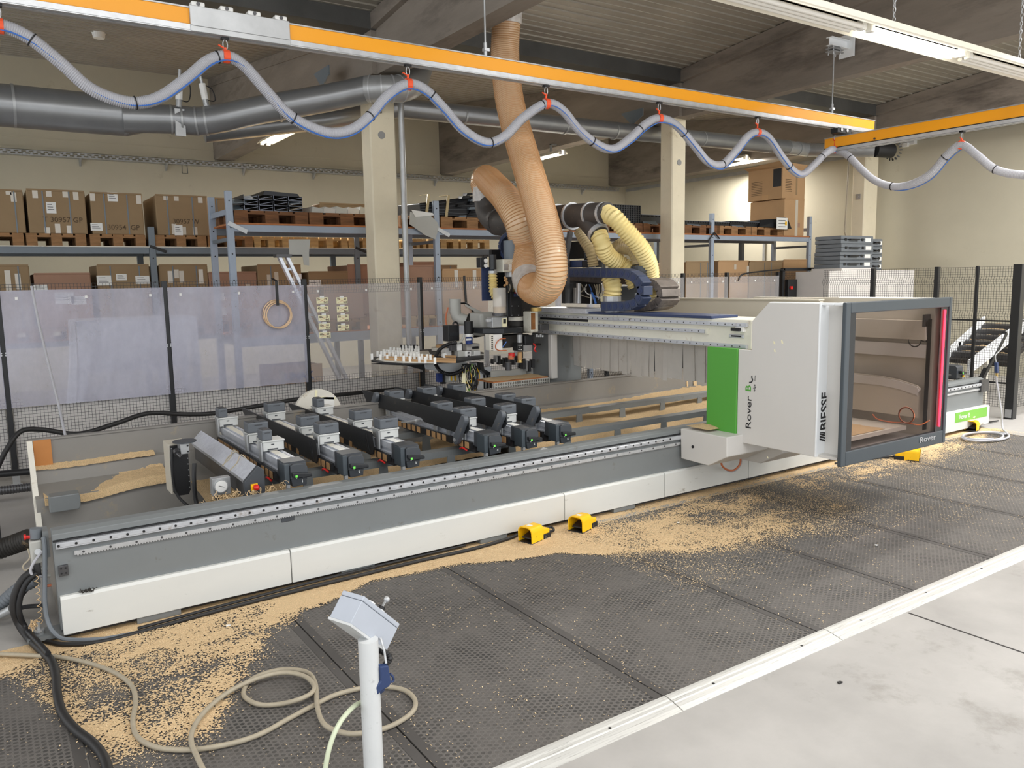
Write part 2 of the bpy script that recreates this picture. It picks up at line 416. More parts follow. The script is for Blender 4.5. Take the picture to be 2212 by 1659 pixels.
# ribbed steel roofs: near roof climbs towards the camera, far roof climbs to the back wall
def roof(name, y0, y1, z0, slope, label):
    pitch, d = 0.25, 0.02; pr = []; y = y0; sg = 1 if y1 > y0 else -1
    n = int(abs(y1-y0)/pitch)
    st = [(0.0, 0.0), (0.004, 0.017), (0.115, 0.007), (0.118, 0.013), (0.2499, 0.0)]
    if sg > 0: st = [(pitch-0.0001-t, h) for t, h in st[::-1]]
    for i in range(n):
        for t, h in st:
            yy = y0+sg*(i*pitch+t); pr.append((yy, z0+slope*abs(yy-y0)+h))
    mb = MB(); vs = []
    for yy, zz in pr: vs += [(XL, yy, zz), (XR+0.3, yy, zz)]
    fs = [(2*i, 2*i+1, 2*i+3, 2*i+2) for i in range(len(pr)-1)]
    mb._add(vs, fs)
    o = struct(mb, name, 'roof', label)
    md = o.modifiers.new('sheet', 'SOLIDIFY'); md.thickness = 0.02; md.offset = 1 if sg > 0 else -1
    return o
roof('ceiling', 8.8, -1.6, 4.83, 0.10, 'ribbed grey steel roof sheeting over the machine')
roof('ceiling.001', 9.2, 16.3, 4.83, 0.122, 'ribbed grey steel roof sheeting over the shelving')
struct(MB().box(XL, XR, 8.72, 9.28, 4.66, 4.95), 'trim_2', 'gutter', 'dark valley gutter beam between the two roofs')
# concrete beams
PX = [(3.995, 4.325), (8.945, 9.238), (13.965, 14.39)]
names = ['over the pillar with the pipe', 'over the pillar in mid-hall', 'over the pillar by the side wall']
for i, (a, b) in enumerate(PX):
    mb = MB()
    def ztop(y): return 4.81+0.10*(9-y)
    def seg(x0, x1, y0, y1, zb):
        mb.hexa([(x0,y0,zb(y0)),(x1,y0,zb(y0)),(x1,y1,zb(y1)),(x0,y1,zb(y1)),(x0,y0,ztop(y0)),(x1,y0,ztop(y0)),(x1,y1,ztop(y1)),(x0,y1,ztop(y1))])
    seg(a+0.05, b-0.05, -1.5, 8.75, lambda y: 4.18)
    seg(a-0.02, b+0.02, -1.5, 8.75, lambda y: ztop(y)-0.17)
    seg(a-0.01, b+0.01, 8.75, 9.03, lambda y: 4.18)
    struct(mb, 'ceiling_beam', 'beam', 'grey concrete roof beam '+names[i]+', near half')
    mb = MB()
    def zt2(y): return 4.81+0.122*(y-9)
    for x0, x1, zb in ((a, b, 4.18),):
        mb.hexa([(x0,9.03,zb),(x1,9.03,zb),(x1,YB,zb),(x0,YB,zb),(x0,9.03,zt2(9.03)),(x1,9.03,zt2(9.03)),(x1,YB,zt2(YB)),(x0,YB,zt2(YB))])
    mb.hexa([(a-0.02,9.3,zt2(9.3)-0.15),(b+0.02,9.3,zt2(9.3)-0.15),(b+0.02,YB,zt2(YB)-0.15),(a-0.02,YB,zt2(YB)-0.15),(a-0.02,9.3,zt2(9.3)),(b+0.02,9.3,zt2(9.3)),(b+0.02,YB,zt2(YB)),(a-0.02,YB,zt2(YB))])
    struct(mb, 'ceiling_beam', 'beam', 'grey concrete roof beam '+names[i]+', far half to the rear wall')
# transverse beam at the right end of the far bay
# pillars
plab = ['cream concrete pillar with a galvanised pipe down its right side', 'cream concrete pillar beside the black cable chain', 'cream concrete pillar against the side wall with a small switch']
PIL = []
for i, (a, b) in enumerate(PX):
    c = 0.015; y0, y1 = 8.9, 9.16
    poly = [(a+c,y0),(b-c,y0),(b,y0+c),(b,y1-c),(b-c,y1),(a+c,y1),(a,y1-c),(a,y0+c)]
    p = build(MB().prism(poly, 'z', 0, 4.18), 'pillar', 'pillar', kind='structure', label=plab[i])
    PIL.append(p)
for i, (px, py) in enumerate(((824, 292), (1467, 351))):
    c = RY(px, py, 8.9)
    build(MB().cyl((c.x, 8.9, c.z), (c.x, 8.893, c.z), 0.045, 24), 'cover_disc', 'concrete_plate', PIL[i])
c = RX(1854, 425, 13.965)
build(MB().box(13.955, 13.965, c.y-0.05, c.y+0.05, c.z-0.05, c.z+0.05).cyl((13.955, c.y, c.z), (13.94, c.y, c.z), 0.02, 10), 'switch_plate', 'galv', PIL[2])
# small steel bracket on pillar
c = RY(818, 235, 8.9)
build(MB().box(c.x-0.06, c.x+0.03, 8.88, 8.9, c.z-0.05, c.z+0.04).box(c.x, c.x+0.06, 8.85, 8.9, c.z+0.03, c.z+0.08), 'pillar_bracket', 'gutter', PIL[0])

# ================================================================== rubber mats and aluminium edge
seams = [-2.35, -1.10, 0.19, 1.25, 2.29, 3.36, 4.25, 5.15, 6.2, 7.22, 8.25, 9.3]
matlab = ['black rubber floor mat at the frame edge under the beige hose', 'black rubber floor mat left of the machine end, mostly outside the picture', 'black rubber floor mat under the beige hose coils, half covered in sawdust',
          'black rubber floor mat under the grey box on a post', 'bare black rubber floor mat between the post and the yellow pedals', 'black rubber floor mat in front of the two yellow pedals',
          'black rubber floor mat left of the cabin shadow', 'black rubber floor mat under the left part of the cabin shadow', 'black rubber floor mat under the glazed cabin front',
          'black rubber floor mat in front of the single yellow pedal', 'black rubber floor mat beside the grey air hose coil', '']
MATS_OBJ = []
for i in range(1, len(seams)-1):
    a, b = seams[i], seams[i+1]; g = 0.004
    t = thing('rubber_mat', matlab[i], 'floor mat', ((a+b)/2, 3.3, 0), 'rubber floor mats along the machine')
    y1 = 4.33
    build(MB().box(a+g, b-g, 2.30, y1, 0.0, 0.014), 'mat_sheet', 'rubber_tile', t)
    build(MB().box(a+g, a+0.045, 2.31, y1, 0.014, 0.0152), 'border_strip', 'mat_border', t)
    build(MB().box(b-0.045, b-g, 2.31, y1, 0.014, 0.0152), 'border_strip', 'mat_border', t)
# ramped aluminium edge in three visible lengths
ej = [-1.6, 0.45, 2.29, 3.40, 5.5, 7.6]
elab = ['white worn edge ramp length at the bottom frame edge', 'white worn aluminium edge ramp in front of the post', 'white worn aluminium edge ramp at the bare mat', 'white worn aluminium edge ramp beyond the second joint', 'white worn aluminium edge ramp at the far right of the mats']
mat('edge_paint', (206, 205, 200), 0.4, 0.15, var=0.06, scale=4, dirt=(84, 80, 76), dirt_amt=0.25, dirt_scale=9, stretch=(0.5, 22, 1))
for i in range(len(ej)-1):
    a, b = ej[i]+0.003, ej[i+1]-0.003
    t = thing('edge_ramp', elab[i], 'edge profile', ((a+b)/2, 2.25, 0), 'aluminium mat edge lengths')
    prof = [(2.300, 0), (2.300, 0.020), (2.285, 0.021), (2.270, 0.0195), (2.262, 0.0165), (2.246, 0.0155), (2.240, 0.012), (2.215, 0.008), (2.19, 0.0015), (2.19, 0)]
    build(MB().prism(prof, 'x', a, b), 'ramp_profile', 'edge_paint', t)
    k = a+0.25
    while k < b: build(MB().cyl((k, 2.253, 0.0155), (k, 2.253, 0.0170), 0.007, 8), 'screw', 'black', t); k += 0.62
# narrow worn metal strip between mats and machine
struct(MB().box(3.35, 9.3, 4.335, 4.40, 0, 0.008), 'trim_3', 'concrete_plate', 'flat grey cable strip along the machine foot')
# joint in the concrete
struct(MB().box(3.962, 3.974, -3, 2.18, 0.0, 0.0012), 'trim_4', 'rubber', 'dark joint line in the concrete floor')
# ================================================================== machine bed
BX0, BX1 = 0.20, 9.56
bed = thing('machine_bed', 'long grey machining centre bed with white base panels and steel guide rail', 'machine', (4.9, 5.4, 0))
prof = [(4.50,0.06),(4.50,0.565),(4.54,0.588),(4.60,0.592),(4.60,0.572),(4.66,0.572),(4.66,0.06)]
build(MB().prism([(4.50,0.06),(4.50,0.526),(4.515,0.526),(4.515,0.536),(4.50,0.536),(4.50,0.566),(4.535,0.580),(4.60,0.580),(4.60,0.06)], 'x', BX0, BX1), 'front_beam', 'bed_grey', bed, bevel=0.003)
build(MB().box(BX0+0.02, BX1-0.02, 4.53, 4.62, 0.0, 0.06), 'plinth', 'dark_steel', bed)
build(MB().box(BX0, BX1, 4.497, 4.502, 0.527, 0.535), 'rail_groove', 'black', bed)
# interior trough
tp = [(6.45,0.73),(6.45,0.535),(6.405,0.525),(6.385,0.43),(6.18,0.37),(6.14,0.10),(4.60,0.09)]
mb = MB()
for (y0,z0),(y1,z1) in zip(tp[1:-1], tp[2:]): mb.quad((BX0,y0,z0),(BX1,y0,z0),(BX1,y1,z1),(BX0,y1,z1))
build(mb, 'chip_trough', 'bed_inner', bed)
build(MB().box(BX0, BX1, 6.45, 6.475, 0.0, 0.735).box(BX0, BX1, 6.44, 6.50, 0.73, 0.742), 'rear_wall', 'bed_inner', bed)
# left end: pale edge that follows the trough, wooden strip
mb = MB()
for (y0,z0),(y1,z1) in zip(tp[:-1], tp[1:]):
    mb.bar((BX0-0.005,y0,z0),(BX0-0.005,y1,z1),0.03,0.02,(1,0,0))
build(MB().prism([(6.47,0.735),(6.20,0.10),(6.10,0.10),(6.12,0.20),(6.43,0.735)], 'x', BX0-0.012, BX0+0.022), 'end_plate', 'white_dirty', bed, label='pale end edge of the chip trough')
build(MB().box(0.225, 0.335, 6.43, 6.449, 0.545, 0.735), 'wood_strip', 'wood_strip', bed, label='orange brown wooden strip')
build(MB().prism([(0.27,0.41),(0.45,0.41),(0.455,0.385),(0.455,0.33),(0.445,0.30),(0.27,0.30)], 'y', 6.02, 6.14), 'chip_flap', 'bed_grey', bed, bevel=0.006)
# white base panels
pj = [BX0+0.005, 1.39, 3.42, 4.43, 5.44, 6.9, 8.6]
for a, b in zip(pj[:-1], pj[1:]):
    build(MB().prism([(4.462,0.046),(4.462,0.232),(4.474,0.246),(4.50,0.246),(4.50,0.046)], 'x', a+0.003, b-0.003), 'base_panel', 'bed_panel', bed, bevel=0.002)
ep = build(MB().prism([(4.44,0.046),(4.44,0.25),(4.45,0.262),(4.50,0.262),(4.50,0.046)], 'x', 8.62, 9.60), 'base_panel', 'bed_panel', bed, bevel=0.002)
build(MB().box(8.84, 9.54, 4.437, 4.44, 0.14, 0.25), 'green_label', 'green_light', ep, label='green label with white lettering')
text('lettering', 'Rover B', 0.075, (8.92, 4.4355, 0.172), (1,0,0), (0,0,1), 'white', ep, sx=0.95)
text('lettering', 'edge', 0.03, (9.22, 4.4355, 0.155), (1,0,0), (0,0,1), 'white', ep)
# pale grey base blocks seen under the panel, dirt heap on the first panel
for a in (0.55, 1.7, 2.7, 3.9): build(MB().box(a, a+0.22, 4.47, 4.55, 0.012, 0.05), 'levelling_block', 'bed_grey', bed)
# guide rail with bolt holes, rack with screws
lr = build(MB().prism([(4.476,0.495),(4.476,0.501),(4.4735,0.503),(4.4735,0.519),(4.476,0.521),(4.476,0.525),(4.50,0.525),(4.50,0.495)], 'x', 0.212, BX1), 'guide_rail', 'rail_steel', bed)
hole = None; x = 0.222
while x < 9.5:
    if hole is None: hole = build(MB().cyl((x,4.4745,0.511),(x,4.470,0.511),0.0065,12), 'bolt_hole', 'black', lr)
    elif x < 4.55 or x > 8.4:
        h = hole.copy(); COL.objects.link(h); h.location.x = x-0.222; ORG[h] = ORG[hole]
    x += 0.0792
rk = MB().box(0.29, BX1, 4.486, 4.50, 0.4465, 0.467)
x = 0.30
while x < 4.6: rk.prism([(x,0.4465),(x+0.0035,0.4405),(x+0.0075,0.4405),(x+0.011,0.4465)], 'y', 4.487, 4.50); x += 0.0138
rk = build(rk, 'gear_rack', 'steel', bed)
sc0 = None; x = 0.331
while x < 4.6:
    if sc0 is None: sc0 = build(MB().cyl((x,4.487,0.457),(x,4.4845,0.457),0.006,12).cyl((x,4.486,0.457),(x,4.484,0.457),0.003,6), 'rack_screw', 'dark_steel', rk)
    else:
        h = sc0.copy(); COL.objects.link(h); h.location.x = x-0.331; ORG[h] = ORG[sc0]
    x += 0.1248
# stop block with four bolts, dark recess, foot with levelling bolt
c = RY(137, 1232, 4.49)
build(MB().box(c.x-0.022, c.x+0.022, 4.478, 4.50, c.z-0.027, c.z+0.027), 'stop_block', 'dark_steel', bed, bevel=0.002)
for dx in (-0.010, 0.010):
    for dz in (-0.012, 0.014): build(MB().cyl((c.x+dx,4.478,c.z+dz),(c.x+dx,4.475,c.z+dz),0.0045,10), 'stop_bolt', 'black', bed)
c = RY(625, 1123, 4.49)
build(MB().box(c.x-0.045, c.x+0.035, 4.497, 4.51, c.z-0.012, c.z+0.016), 'oil_recess', 'plastic_dark', bed, bevel=0.004)
mb = MB().box(0.05, 0.26, 4.50, 4.63, 0.028, 0.048)
build(mb, 'foot_plate', 'bed_grey', bed)
build(MB().cyl((0.105,4.55,0.0),(0.105,4.55,0.115),0.009,10).cyl((0.105,4.55,0.048),(0.105,4.55,0.066),0.022,6).cyl((0.105,4.55,0.066),(0.105,4.55,0.074),0.026,14), 'levelling_bolt', 'galv', bed)
# dark shavings clump lying on the first panel
mb = MB()
c = RY(190, 1277, 4.47)
for i in range(60):
    px = c.x+random.gauss(0,0.016); pz = c.z+abs(random.gauss(0,0.006)); p = Vector((px,4.468+random.uniform(-0.012,0.01),pz))
    mb.bar(p, p+Vector((random.uniform(-.012,.012),random.uniform(-.006,.006),random.uniform(-.004,.008))), 0.003, 0.003)
build(mb, 'shavings_clump', 'rubber_dusty', kind='stuff', label='dark clump of shavings caught on the white base panel')
# long support rails with trapezoid brackets
for y, z, nm in ((5.92, 0.553, 'rear'), (5.14, 0.545, 'front')):
    rl = build(MB().prism([(y-0.05,z),(y+0.05,z),(y+0.05,z-0.012),(y+0.02,z-0.014),(y+0.02,z-0.05),(y-0.05,z-0.05)], 'x', 1.37, 8.9), 'support_rail', 'bed_grey', bed)
    for x in (1.75, 2.3, 2.85, 3.4, 3.95, 4.5, 5.05, 5.6, 6.15, 7.0, 8.0):
        x += 0.18 if nm == 'rear' else -0.02
        build(MB().prism([(x-0.065,0.10),(x+0.065,0.10),(x+0.03,z-0.04),(x-0.03,z-0.04)], 'y', y-0.062, y-0.05), 'rail_bracket', 'bed_grey', bed)
# right end block of the bed
build(MB().box(9.45, 9.62, 4.47, 4.55, 0.42, 0.56), 'end_stop', 'dark_steel', bed, bevel=0.004)

# ------------------------------------------------------------------ wood chips lying in the trough (piles, nobody could count them)
def vnoise(shape_seed, X, Y, scale, octaves=5, rough=0.55):
    rng = np.random.RandomState(shape_seed); T = rng.rand(128, 128); out = np.zeros_like(X); amp = 1; tot = 0
    for o in range(octaves):
        u = X*scale*(2**o)+17.3*o; v = Y*scale*(2**o)+5.1*o
        i = np.floor(u).astype(int); j = np.floor(v).astype(int); fu = u-i; fv = v-j
        fu = fu*fu*(3-2*fu); fv = fv*fv*(3-2*fv)
        a = T[i % 128, j % 128]; b = T[(i+1) % 128, j % 128]; c = T[i % 128, (j+1) % 128]; d = T[(i+1) % 128, (j+1) % 128]
        out += amp*((a*(1-fu)+b*fu)*(1-fv)+(c*(1-fu)+d*fu)*fv); tot += amp; amp *= rough
    return out/tot
def grid_mesh(name, X, Y, Z, mask, m, label, kind='stuff'):
    """one heightfield sheet; faces kept where mask (per cell) is true"""
    ny, nx = X.shape
    idx = np.arange(ny*nx).reshape(ny, nx)
    f = np.stack([idx[:-1,:-1], idx[:-1,1:], idx[1:,1:], idx[1:,:-1]], -1)[mask]
    used = np.unique(f); rem = -np.ones(ny*nx, int); rem[used] = np.arange(len(used)); f = rem[f]
    V = np.stack([X.ravel(), Y.ravel(), Z.ravel()], -1)[used]
    off = V.mean(0); off[2] = V[:,2].min()
    me = bpy.data.meshes.new(name); me.vertices.add(len(V)); me.vertices.foreach_set('co', (V-off).ravel())
    me.loops.add(f.size); me.loops.foreach_set('vertex_index', f.ravel().astype(np.int32))
    me.polygons.add(len(f)); me.polygons.foreach_set('loop_start', np.arange(0, f.size, 4, dtype=np.int32))
    me.update(calc_edges=True); me.validate(); me.materials.append(MATS[m])
    o = bpy.data.objects.new(name, me); COL.objects.link(o); o.location = off
    return meta(o, label, None, None, kind)
def trough_pile(name, x0, x1, y0, y1, fz, label, seed, step=0.012):
    xs = np.arange(x0, x1+step, step); ys = np.arange(y0, y1+step, step); X, Y = np.meshgrid(xs, ys)
    base = np.interp(Y, [p[0] for p in tp[::-1]], [p[1] for p in tp[::-1]])
    H = fz(X, Y)+0.012*(vnoise(seed, X, Y, 6)-0.5)+0.010*(vnoise(seed+1, X, Y, 45, 2)-0.5)
    Z = np.maximum(base-0.004, H)
    M = (H > base)
    cell = M[:-1,:-1] | M[:-1,1:] | M[1:,1:] | M[1:,:-1]
    return grid_mesh(name, X, Y, Z, cell, 'chips', label)
trough_pile('wood_chips', 0.22, 1.0, 6.385, 6.447, lambda X, Y: 0.548+0.5*(Y-6.425)+0.006*np.sin(X*9), 'thin line of wood chips on the upper ledge of the trough', 3, 0.008)
def fz2(X, Y):
    top = 0.385+np.clip((X-0.22)*0.055, 0, 0.06)+0.02*np.sin(X*7+1)*np.clip(1.2-X, 0, 1)
    return top+0.16*(Y-6.28)-0.9*np.clip(6.19-Y, 0, 1)
trough_pile('wood_chips', 0.25, 1.05, 6.14, 6.40, fz2, 'heap of pale wood chips on the lower ledge at the bed end', 11, 0.008)
def fz3(X, Y):
    return 0.44+0.02*np.sin(X*2.1)-0.35*np.clip(5.55-Y, 0, 2)-0.02*np.clip(4.3-X, 0, 3)+0.16*np.clip(Y-6.0, 0, 1)
trough_pile('wood_chips', 3.6, 9.2, 5.25, 6.447, fz3, 'broad bed of wood chips under the gantry', 21, 0.014)
trough_pile('wood_chips', 1.2, 3.6, 5.6, 6.40, lambda X, Y: 0.33+0.05*(X-1.2)/2.4+0.1*(Y-6.1), 'wood chips below the work bars', 31, 0.016)

# ================================================================== work bars with suction pods
BARX = [1.462, 1.839, 2.246, 2.903, 3.228, 3.543]
HY = 4.72
def make_bar(x, num, plate):
    lab = {1: 'first work bar nearest the bed end, without a black plate', 2: 'second work bar with a slotted black plate', 3: 'third work bar with a slotted black plate',
           4: 'fourth work bar with a black plate on rounded arms', 5: 'fifth work bar with a black plate on rounded arms', 6: 'sixth work bar beside the gantry with a black plate on rounded arms'}[num]
    t = thing('work_bar', lab, 'work bar', (x+0.07, 5.5, 0.52), 'work bars across the machine bed')
    a = x
    sec = [(a+0.012,0.605),(a+0.132,0.605),(a+0.132,0.632),(a+0.122,0.637),(a+0.122,0.655),(a+0.132,0.66),(a+0.132,0.700),(a+0.112,0.700),(a+0.112,0.692),(a+0.10,0.692),(a+0.10,0.702),
           (a+0.044,0.702),(a+0.044,0.692),(a+0.032,0.692),(a+0.032,0.700),(a+0.012,0.700),(a+0.012,0.66),(a+0.022,0.655),(a+0.022,0.637),(a+0.012,0.632)]
    build(MB().prism(sec, 'y', 4.86, 6.40), 'bar_profile', 'alu', t)
    build(MB().box(a+0.05, a+0.094, 4.88, 6.38, 0.7022, 0.7045), 'cover_strip', 'white_dirty', t)
    build(MB().box(a+0.046, a+0.098, 4.90, 5.04, 0.7045, 0.7065), 'scale_plate', 'paper', t)
    # cable carrier on the left flank with tan flaps
    build(MB().box(a-0.022, a-0.002, 4.87, 6.30, 0.578, 0.628), 'cable_carrier', 'black', t)
    n = 16
    for i in range(n):
        if i in (3, 8): continue
        y = 4.90+i*0.086
        build(MB().box(a-0.0255, a-0.0225, y, y+0.055, 0.580, 0.626), 'carrier_flap', 'tape_brown', t)
    # head
    build(MB().prism([(HY+0.004,0.602),(HY+0.004,0.696),(HY+0.02,0.708),(HY+0.145,0.712),(HY+0.145,0.602)], 'x', a, a+0.140), 'head_block', 'plastic_dark', t, bevel=0.004)
    build(MB().box(a-0.002, a+0.03, HY-0.004, HY+0.10, 0.572, 0.702), 'side_cheek', 'frame_dark', t, bevel=0.004)
    build(MB().prism([(a+0.032,0.606),(a+0.032,0.690),(a+0.05,0.699),(a+0.128,0.694),(a+0.140,0.670),(a+0.140,0.606)], 'y', HY-0.016, HY+0.01), 'head_cover', 'plastic_dark', t, bevel=0.004)
    build(MB().prism([(a+0.034,0.652),(a+0.06,0.648),(a+0.158,0.634),(a+0.160,0.612),(a+0.06,0.614),(a+0.034,0.628)], 'y', HY-0.042, HY-0.014), 'grip', 'plate_black', t, bevel=0.005)
    nb = build(MB().prism([(a+0.036,0.606),(a+0.044,0.556),(a+0.132,0.560),(a+0.138,0.606)], 'y', HY-0.008, HY+0.09), 'number_box', 'plastic_dark', t, bevel=0.003)
    text('number', str(num), 0.024, (a+0.099, HY-0.0095, 0.578), (1,0,0), (0,0,1), 'white', nb, bold=0.0006)
    g = 0.014
    build(MB().box(a+0.052, a+0.052+g, HY-0.0435, HY-0.0415, 0.620, 0.634), 'button', 'led_green', t, label='lit green button')
    build(MB().cyl((a+0.066,HY-0.017,0.6105),(a+0.066,HY-0.0215,0.6105),0.0042,10), 'indicator', 'paper', t)
    build(MB().cyl((a+0.108,HY-0.017,0.6125),(a+0.108,HY-0.0215,0.6125),0.0042,10), 'indicator', 'paper', t)
    build(MB().box(a+0.01, a+0.03, HY+0.0, HY+0.03, 0.55, 0.575).cyl((a+0.02,HY+0.03,0.515),(a+0.02,HY+0.03,0.56),0.008,8), 'clamp_foot', 'steel', t)
    build(MB().box(a+0.015, a+0.125, HY+0.15, HY+0.40, 0.548, 0.604), 'slide_block', 'dark_steel', t)
    build(MB().box(a+0.015, a+0.125, 5.80, 6.05, 0.553, 0.604), 'slide_block', 'dark_steel', t)
    build(MB().tube(spline([(a-0.03,5.02,0.56),(a-0.035,4.985,0.575),(a-0.03,4.955,0.572),(a-0.02,4.93,0.56)],4),0.007,6), 'lock_lever', 'red', t)
    build(MB().box(a+0.018, a+0.126, 6.33, 6.42, 0.57, 0.715), 'rear_head', 'white_dirty', t, bevel=0.005)
    if plate == 1:
        px = a-0.042
        pts = [(5.08,0.60),(5.045,0.66),(5.06,0.735),(5.10,0.757),(6.86,0.752),(6.88,0.735),(6.62,0.62),(6.30,0.615),(6.25,0.64),(5.45,0.635),(5.40,0.60)]
        pl = build(MB().prism(pts, 'x', px-0.006, px+0.004), 'lift_plate', 'plate_black', t)
        build(MB().bar((px-0.007,5.13,0.615),(px-0.007,5.17,0.735),0.010,0.004,(1,0,0)).bar((px-0.0075,5.155,0.615),(px-0.0075,5.195,0.735),0.004,0.004,(1,0,0)), 'slot', 'black', pl)
        build(MB().bar((px-0.007,6.60,0.64),(px-0.007,6.53,0.72),0.016,0.004,(1,0,0)), 'slot', 'black', pl)
        build(MB().box(px+0.004, a+0.012, 5.25, 5.33, 0.60, 0.66), 'plate_mount', 'dark_steel', t)
        build(MB().box(px+0.004, a+0.012, 6.15, 6.25, 0.60, 0.66), 'plate_mount', 'dark_steel', t)
    if plate == 2:
        px = a-0.028
        pts = [(4.87,0.735),(4.88,0.815),(4.92,0.826),(6.78,0.815),(6.80,0.80),(6.68,0.69),(6.10,0.695),(6.06,0.715),(5.62,0.71),(5.58,0.685),(5.05,0.675),(4.92,0.69)]
        build(MB().prism(pts, 'x', px-0.006, px+0.004), 'lift_plate', 'plate_black', t)
        for (y0, y1) in ((5.02, 4.90), (6.56, 6.44)):
            # rounded arm: stadium outline in the plane of the plate
            p = Vector((0, y0, 0.630)); q = Vector((0, y1, 0.800)); d = (q-p).normalized(); nrm = Vector((0,-d.z,d.y)); R = 0.034
            st = []
            for k in range(9): th = math.pi*k/8; st.append(q+nrm*(R*math.cos(th))+d*(R*math.sin(th)))
            for k in range(9): th = math.pi+math.pi*k/8; st.append(p+nrm*(R*math.cos(th))+d*(R*math.sin(th)))
            build(MB().prism([(s_.y, s_.z) for s_ in st], 'x', px-0.045, px-0.008), 'pivot_arm', 'pod_grey', t, bevel=0.006)
            build(MB().cyl((px-0.05,y0,0.632),(a+0.012,y0,0.632),0.014,10), 'pivot_pin', 'steel', t)
        build(MB().tube([(px-0.01,5.62,0.70),(px-0.02,5.80,0.655),(px-0.02,5.96,0.63)],0.006,8).cyl((px-0.015,5.70,0.68),(px-0.02,5.84,0.645),0.013,10), 'gas_strut', 'steel', t)
        for y in (5.22, 5.42, 4.98):
            build(MB().box(a-0.006, a+0.004, y, y+0.045, 0.62, 0.735), 'side_clip', 'galv', t)
    return t
for i, x in enumerate(BARX): make_bar(x, i+1, [0, 1, 1, 2, 2, 2][i])

def pod_mesh_block(mb, x0, x1, y0, y1, z0, z1):
    mb.box(x0, x1, y0, y1, z0, z1)
def make_pod(x, y, kind, label):
    """kind: 'wide' (square cup), 'narrow' (cup half as wide), 'long' (narrow cup on a wide carriage); front edge at y"""
    t = thing('suction_pod', label, 'suction pod', (x+0.07, y+0.07, 0.705), 'suction pods on the work bars')
    W = 0.142
    cw = {'wide': W, 'narrow': 0.066, 'long': 0.066}[kind]; dpt = 0.122
    zc = 0.778
    c = build(MB().box(x+0.001, x+W-0.001, y+0.006, y+dpt+0.02, 0.7075, zc-0.012).box(x-0.004, x+W+0.004, y, y+dpt+0.026, zc-0.012, zc), 'carriage', 'zinc', t, bevel=0.003)
    build(MB().box(x+0.03, x+0.10, y+0.0045, y+0.0065, 0.712, 0.722).box(x+0.055, x+0.075, y+0.0045, y+0.0065, 0.745, 0.753), 'carriage_mark', 'plastic_dark', c)
    build(MB().box(x-0.016, x-0.004, y-0.002, y+0.05, 0.640, 0.770), 'clamp_plate', 'galv', t, bevel=0.003)
    zb = zc; zt = 0.850
    cup = build(MB().box(x, x+cw, y+0.002, y+dpt, zb, zt), 'cup_body', 'pod_grey', t, bevel=0.009)
    build(MB().box(x+cw*0.5-0.026*min(1,cw/W+0.2), x+cw*0.5+0.026*min(1,cw/W+0.2), y-0.0005, y+0.004, zt-0.022, zt-0.016), 'finger_slot', 'pod_face', cup)
    nx = 3 if kind == 'wide' else 1
    sw = (cw-0.014)/nx
    for i in range(nx):
        for j in range(2):
            build(MB().box(x+0.007+i*sw+0.002, x+0.007+(i+1)*sw-0.002, y+0.010+j*0.052, y+0.058+j*0.052, zt-0.001, zt+0.0025), 'seal_pad', 'pod_face', cup)
    return t
podspec = [ # bar, px, py of the front left top corner of the cup, kind, label
 (0, 463, 885, 'long', 'narrow grey suction pod at the rear end of the first work bar'),
 (0, 536, 925, 'wide', 'square grey suction pod in the middle of the first work bar'),
 (0, 567, 943, 'long', 'narrow grey suction pod nearest the head of the first work bar'),
 (1, 562, 873, 'wide', 'square grey suction pod at the rear end of the second work bar'),
 (1, 650, 910, 'wide', 'middle square grey suction pod on the second work bar'),
 (1, 690, 930, 'wide', 'square grey suction pod nearest the head of the second work bar'),
 (2, 663, 863, 'long', 'narrow grey suction pod at the rear end of the third work bar'),
 (2, 766, 895, 'wide', 'middle square grey suction pod on the third work bar'),
 (2, 821, 913, 'wide', 'square grey suction pod nearest the head of the third work bar'),
 (3, 832, 848, 'wide', 'square grey suction pod at the rear end of the fourth work bar'),
 (3, 945, 880, 'wide', 'middle square grey suction pod on the fourth work bar'),
 (3, 995, 895, 'wide', 'square grey suction pod nearest the head of the fourth work bar'),
 (4, 902, 841, 'wide', 'square grey suction pod at the rear end of the fifth work bar'),
 (4, 1018, 870, 'wide', 'middle square grey suction pod on the fifth work bar'),
 (4, 1083, 885, 'wide', 'square grey suction pod nearest the head of the fifth work bar'),
 (5, 966, 835, 'wide', 'square grey suction pod at the rear end of the sixth work bar'),
 (5, 1085, 858, 'wide', 'rear middle grey suction pod on the sixth work bar'),
 (5, 1127, 866, 'wide', 'square grey suction pod nearest the head of the sixth work bar'),
]
for b, px, py, kd, lab in podspec:
    p = RZ(px, py, 0.850); q = RX(px, py, BARX[b]); y = min(max(q.y, 4.93), 6.28)
    make_pod(BARX[b], y, kd, lab)
# ================================================================== left end of the bed: black cabinet, aluminium cover, gauge box
t = thing('control_cabinet', 'black front control cabinet with a round cap inside the bed end', 'cabinet', (1.0, 5.6, 0.40))
build(MB().box(0.966, 1.088, 5.62, 5.80, 0.40, 0.745), 'cabinet_body', 'cover_beige', t, bevel=0.004)
pf = [(0.975,0.735),(1.085,0.735),(1.085,0.42),(1.07,0.39),(0.995,0.39),(0.975,0.42)]
build(MB().prism(pf, 'y', 5.595, 5.62), 'front_plate', 'black', t, bevel=0.003)
for i in range(8):
    for x in (0.981, 1.079): build(MB().cyl((x,5.595,0.44+i*0.04),(x,5.5925,0.44+i*0.04),0.0035,8), 'cabinet_screw', 'steel', t)
build(MB().cyl((1.06,5.56,0.762),(1.06,5.56,0.770),0.075,24), 'round_cap', 'plastic_dark', t)
build(MB().box(1.02, 1.075, 5.50, 5.60, 0.69, 0.76), 'connector_block', 'galv', t, bevel=0.003)
